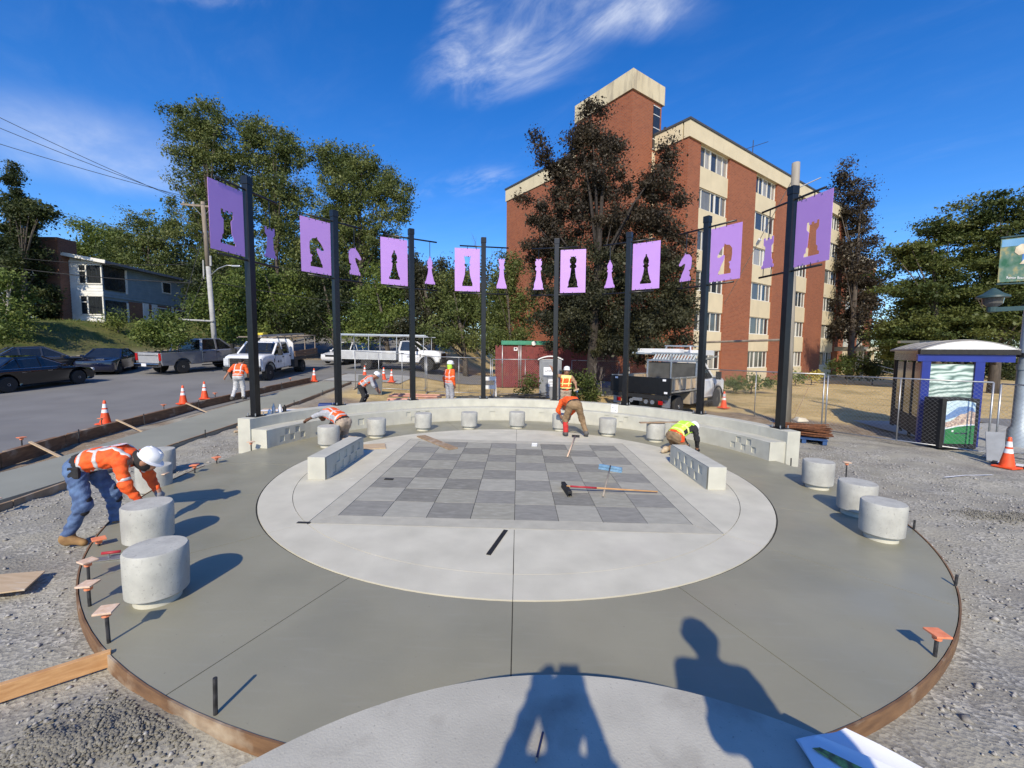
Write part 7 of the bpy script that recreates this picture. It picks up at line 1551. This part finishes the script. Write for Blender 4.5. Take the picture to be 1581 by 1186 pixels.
# things on the stage
a, b = g(838, 1133, SH), g(827, 1180, SH); d = (b-a).normalized(); pe = empty('pencil', (a.x, a.y, SH+0.0062), 0, 'dark blue carpenter pencil lying on the stage', 'pencil'); L = (b-a).length
MB().tube([(0, 0, 0), d*L*0.86], 0.006, 6).build('shaft', mat('pencil_blue', (0.012, 0.018, 0.07), None, 0.4), pe); MB().tube([d*L*0.861, d*L*0.965], 0.006, 6, 0.0022).build('sharpened_wood', M_ply, pe); MB().tube([d*L*0.966, d*L], 0.0021, 6, 0.0006).build('lead', M_blackm, pe)
pz = [g(*q, SH) for q in ((1228, 1144), (1303, 1130), (1360, 1150), (1470, 1230), (1300, 1240), (1250, 1210))]
def paper_sheet(name, px, lift, m, parent, curl=0.02):
    P = [g(*q, SH) for q in px]; n = 12; mb = MB()
    for i in range(n+1):
        for j in range(n+1):
            u, v = i/n, j/n; p = (P[0]*(1-u)+P[1]*u)*(1-v)+(P[3]*(1-u)+P[2]*u)*v
            z = SH+lift+curl*(math.sin(u*3.1+0.6)*math.sin(v*2.4+0.5))**2+0.5*curl*math.exp(-((1-u)/0.12)**2)
            mb.v.append((p.x, p.y, z))
    for i in range(n):
        for j in range(n): a_ = i*(n+1)+j; mb.f.append((a_, a_+n+1, a_+n+2, a_+1))
    return mb.build(name, m, parent, True)
pp = empty('plan_sheets', (0, 0, 0), 0, 'folded white plan sheets lying on the stage at lower right', 'plans')
paper_sheet('sheet', ((1228, 1143), (1305, 1129), (1450, 1205), (1300, 1260)), 0.004, M_paper, pp, 0.025); paper_sheet('sheet', ((1232, 1150), (1262, 1146), (1420, 1215), (1290, 1260)), 0.03, M_paper, pp, 0.012)
paper_sheet('coloured_plan', ((1252, 1169), (1264, 1168), (1335, 1203), (1318, 1212)), 0.046, mat('plan_print', (0.30, 0.42, 0.12), (0.16, 0.13, 0.06), 0.8, 30, 3, 0.4, 0.6), pp, 0.003)
# leaning board over the right stool
a = Vector((3.30, 3.05, 0.40)); b = Vector((4.22, 3.10, 0.56)); thing_bar('loose_board', 'narrow board leaning across the top of the right stool', 'board', (3.25, 3.02, 0.505), (4.35, 3.12, 0.535), 0.13, 0.025, M_board)
# behind the wall
def pile(name, label, cat, c, n, L, r, m, ang, spread=0.25, hgt_=0.2):
    ro = empty(name, (c[0], c[1], gz(*c)), ang, label, cat); 
    base = MB().tube([(-L/2, 0, 0), (-L/6, 0, 0.01), (L/6, 0, -0.01), (L/2, 0, 0)], r, 6).build('bar', m, ro)
    for i in range(n):
        o = base if i == 0 else share(base, 'bar', ro); o.location = (random.uniform(-0.15, 0.15), random.uniform(-spread, spread), r+hgt_*random.random()); o.rotation_euler = (0, random.uniform(-0.05, 0.05), random.uniform(-0.12, 0.12))
pile('rebar_pile', 'pile of dark bars and tubes left of the portable toilet', 'bars', (0.35, 10.2), 26, 1.9, 0.02, M_darksteel, R(35), 0.35, 0.45)
pile('lumber_pile', 'pinkish timber pile behind the third banner pole', 'lumber', (-4.0, 8.4), 16, 2.0, 0.035, mat('pink_lumber', (0.62, 0.33, 0.24), (0.50, 0.25, 0.18), 0.8, 5), R(4), 0.35, 0.5)
pile('rebar_mats', 'dark steel mats stacked behind the wall at centre', 'bars', (-1.1, 7.9), 22, 2.2, 0.018, M_darksteel, R(2), 0.5, 0.5)
pile('plank_pile', 'loose pale planks on the ground by the second banner pole', 'lumber', (-6.9, 4.4), 9, 2.6, 0.035, M_ply, R(52), 0.3, 0.12)
sh_ = empty('trestle_table', (-6.55, 4.6, gz(-6.55, 4.6)), R(20), 'low trestle of planks and white boards behind the left wall end', 'trestle')
for k in range(3): MB().box((0, -0.3+k*0.3, 0.52), (2.2, 0.27, 0.04)).build('plank', M_paper if k == 1 else M_ply, sh_)
for x in (-0.85, 0.85):
    for y in (-0.3, 0.3): MB().bar((x-0.1, y*1.3, 0), (x, y, 0.5), 0.05).build('leg', M_lumber, sh_)
MB().box((0.7, 0.2, 0.62), (0.5, 0.35, 0.14)).build('blue_case', mat('blue_case', (0.03, 0.06, 0.22), None, 0.5), sh_, bevel=0.02)
for k, (a_, hh, m) in enumerate(((-72.5, 0.24, M_steel), (-70.8, 0.20, M_white), (-69.6, 0.17, M_blackm), (-73.6, 0.12, M_white))):
    o = MB().lathe([(0.01, 0), (0.042, 0), (0.042, hh*0.62), (0.018, hh*0.78), (0.018, hh), (0.01, hh)], 14).build('bottle', m, auto=40); o.location = (6.3*math.sin(R(a_)), 0.3+6.3*math.cos(R(a_)), ZT+0.002)
    tag(o, ('tall grey bottle on the wall beside the leftmost pole', 'white bottle on the wall right of the grey one', 'black can farthest right on the wall by the leftmost pole', 'short white cup nearest the leftmost pole')[k], 'bottle', 'bottles on the wall')
bk = empty('bucket', (-7.9, 14.6, gz(-7.9, 14.6)), 0, 'blue bucket with white lid behind the left fence', 'bucket'); MB().lathe([(0.01, 0), (0.15, 0), (0.18, 0.42), (0.01, 0.42)], 16).build('pail', mat('bucket_blue', (0.02, 0.04, 0.28), None, 0.4), bk, auto=40); MB().lathe([(0.01, 0.421), (0.19, 0.421), (0.19, 0.47), (0.01, 0.475)], 16).build('lid', M_white, bk, auto=40)
bq = empty('barricade', (-1.35, 12.2, gz(-1.35, 12.2)), R(20), 'white folding barricade standing left of the maroon enclosure', 'barricade')
for x in (-0.28, 0.28):
    for y in (-0.2, 0.2): MB().bar((x, y, 0), (x, y*0.1, 1.05), 0.05, 0.03).build('leg', M_white, bq)
for z in (0.95, 0.55): MB().box((0, -0.05-(1-z)*0.15, z), (0.62, 0.03, 0.18)).build('rail', M_white, bq)
st = MB().box((0, 0, 0.45), (1.1, 0.03, 0.9)).build('grey_sheet', mat('sheet_grey', (0.12, 0.125, 0.12), None, 0.8, 3)); st.location = (-6.8, 11.2, gz(-6.8, 11.2)); st.rotation_euler = (R(-12), 0, R(4)); tag(st, 'dark grey sheet propped behind the stooping worker', 'sheet')
pt = empty('pallet', (8.35, 4.25, gz(8.35, 4.25)), R(-28), 'blue pallet carrying rusty steel beside the right end of the wall', 'pallet')
M_pblue = mat('pallet_blue', (0.03, 0.09, 0.24), (0.025, 0.06, 0.16), 0.8, 8)
for k in range(6): MB().box((0, -0.45+k*0.18, 0.13), (1.1, 0.13, 0.02)).build('deck_slat', M_pblue, pt)
for x in (-0.48, 0, 0.48): MB().box((x, 0, 0.06), (0.1, 1.0, 0.11)).build('stringer', M_pblue, pt)
rp_ = empty('rusty_rebar_bundle', (8.35, 4.25, gz(8.35, 4.25)+0.15), R(-28), 'bundle of rusty reinforcement bars stacked on the blue pallet', 'rebar'); base = None
for i in range(60):
    if base is None: base = MB().tube([(-0.65, 0, 0), (-0.2, 0.01, 0.01), (0.3, -0.01, 0), (0.65, 0, 0.01)], 0.012, 5).build('bar', M_rust, rp_); o = base
    else: o = share(base, 'bar', rp_)
    o.location = (random.uniform(-0.06, 0.06), random.uniform(-0.42, 0.42), 0.01+0.32*random.random()**1.5); o.rotation_euler = (0, random.uniform(-0.06, 0.06), random.uniform(-0.1, 0.1))
sk = MB().add([(-0.2, -0.15, 0), (0.2, -0.1, 0.02), (0.25, 0.15, 0), (-0.15, 0.18, 0.03), (-0.1, -0.05, 0.13), (0.12, -0.02, 0.11), (0.1, 0.1, 0.1), (-0.08, 0.1, 0.14)], [(0, 3, 2, 1), (4, 5, 6, 7), (0, 1, 5, 4), (1, 2, 6, 5), (2, 3, 7, 6), (3, 0, 4, 7)]).build('cement_sack', mat('sack_paper', (0.66, 0.60, 0.46), (0.5, 0.44, 0.33), 0.9, 6), bevel=0.03); sk.location = (8.55, 4.65, gz(8.5, 4.6)+0.49); tag(sk, 'crumpled pale sack on top of the rusty bars', 'sack')
sp_ = MB().box((0, 0, 0.36), (0.34, 0.02, 0.72)).build('sign_back', mat('dull_grey_sign', (0.24, 0.26, 0.29), None, 0.6, 5), bevel=0.02); sp_.location = (11.62, 2.15, gz(11.6, 2.1)+0.02); sp_.rotation_euler = (R(-14), 0, R(-25)); tag(sp_, 'grey sign plate leaning on the nearest right fence panel', 'sign')
fm = empty('cable_mat', (11.9, 1.35, gz(11.9, 1.3)+0.02), R(-52), 'black rubber cable mat with white bars under the right fence', 'mat')
MB().box((0, 0, 0.012), (1.7, 0.35, 0.024)).build('rubber', M_blackm, fm)
for k in range(6): MB().box((-0.7+k*0.28, 0, 0.028), (0.12, 0.3, 0.008)).build('bar', M_white, fm)
q = g(1520, 700, -0.1)
ds = MB().add([(-0.6, -0.02, 0), (0, 0.03, 0), (0.7, -0.03, 0), (0.7, 0.01, 0), (0, 0.06, 0), (-0.6, 0.01, 0)], [(0, 1, 4, 5), (1, 2, 3, 4)]).build('chalk_line', M_paper)
c_ = g(1500, 738, -0.12); ds.location = (c_.x-0.1, c_.y, gz(c_.x, c_.y)+0.015); ds.rotation_euler = (0, 0, R(12)); tag(ds, 'white chalk mark on the gravel below the right fence', 'mark')
for (px, py, lb) in ((640, 866, 'red handled trowel lying at the ring edge beside the nearest stool'),):
    c_ = g(172, 862, 0.0); tr_ = empty('trowel', (c_.x, c_.y, 0.0), R(20), lb, 'trowel'); MB().box((0, 0, 0.004), (0.28, 0.10, 0.004)).build('blade', M_steel, tr_); MB().tube([(-0.02, 0, 0.01), (-0.02, 0, 0.06)], 0.008, 6).build('shank', M_steel, tr_); MB().tube([(-0.08, 0, 0.065), (0.08, 0, 0.065)], 0.016, 8).build('handle', M_redp, tr_, True)
for k, (x, y) in enumerate(((-27.3, 15.2), (-27.35, 15.9))):
    o = MB().lathe([(0.01, 0), (0.17, 0), (0.15, 0.9), (0.01, 0.92)], 12).build('post_marker', mat('marker_red', (0.50, 0.08, 0.04), None, 0.7), auto=40); o.location = (x, y, sz(x, y)+0.1); tag(o, ('left', 'right')[k]+' of two short orange-red posts at the bank behind the dark cars', 'post', 'orange-red posts')
print('objects', len(bpy.data.objects), 'tris', sum(len(o.data.loop_triangles) if o.type == 'MESH' and not o.data.calc_loop_triangles() else 0 for o in bpy.data.objects))
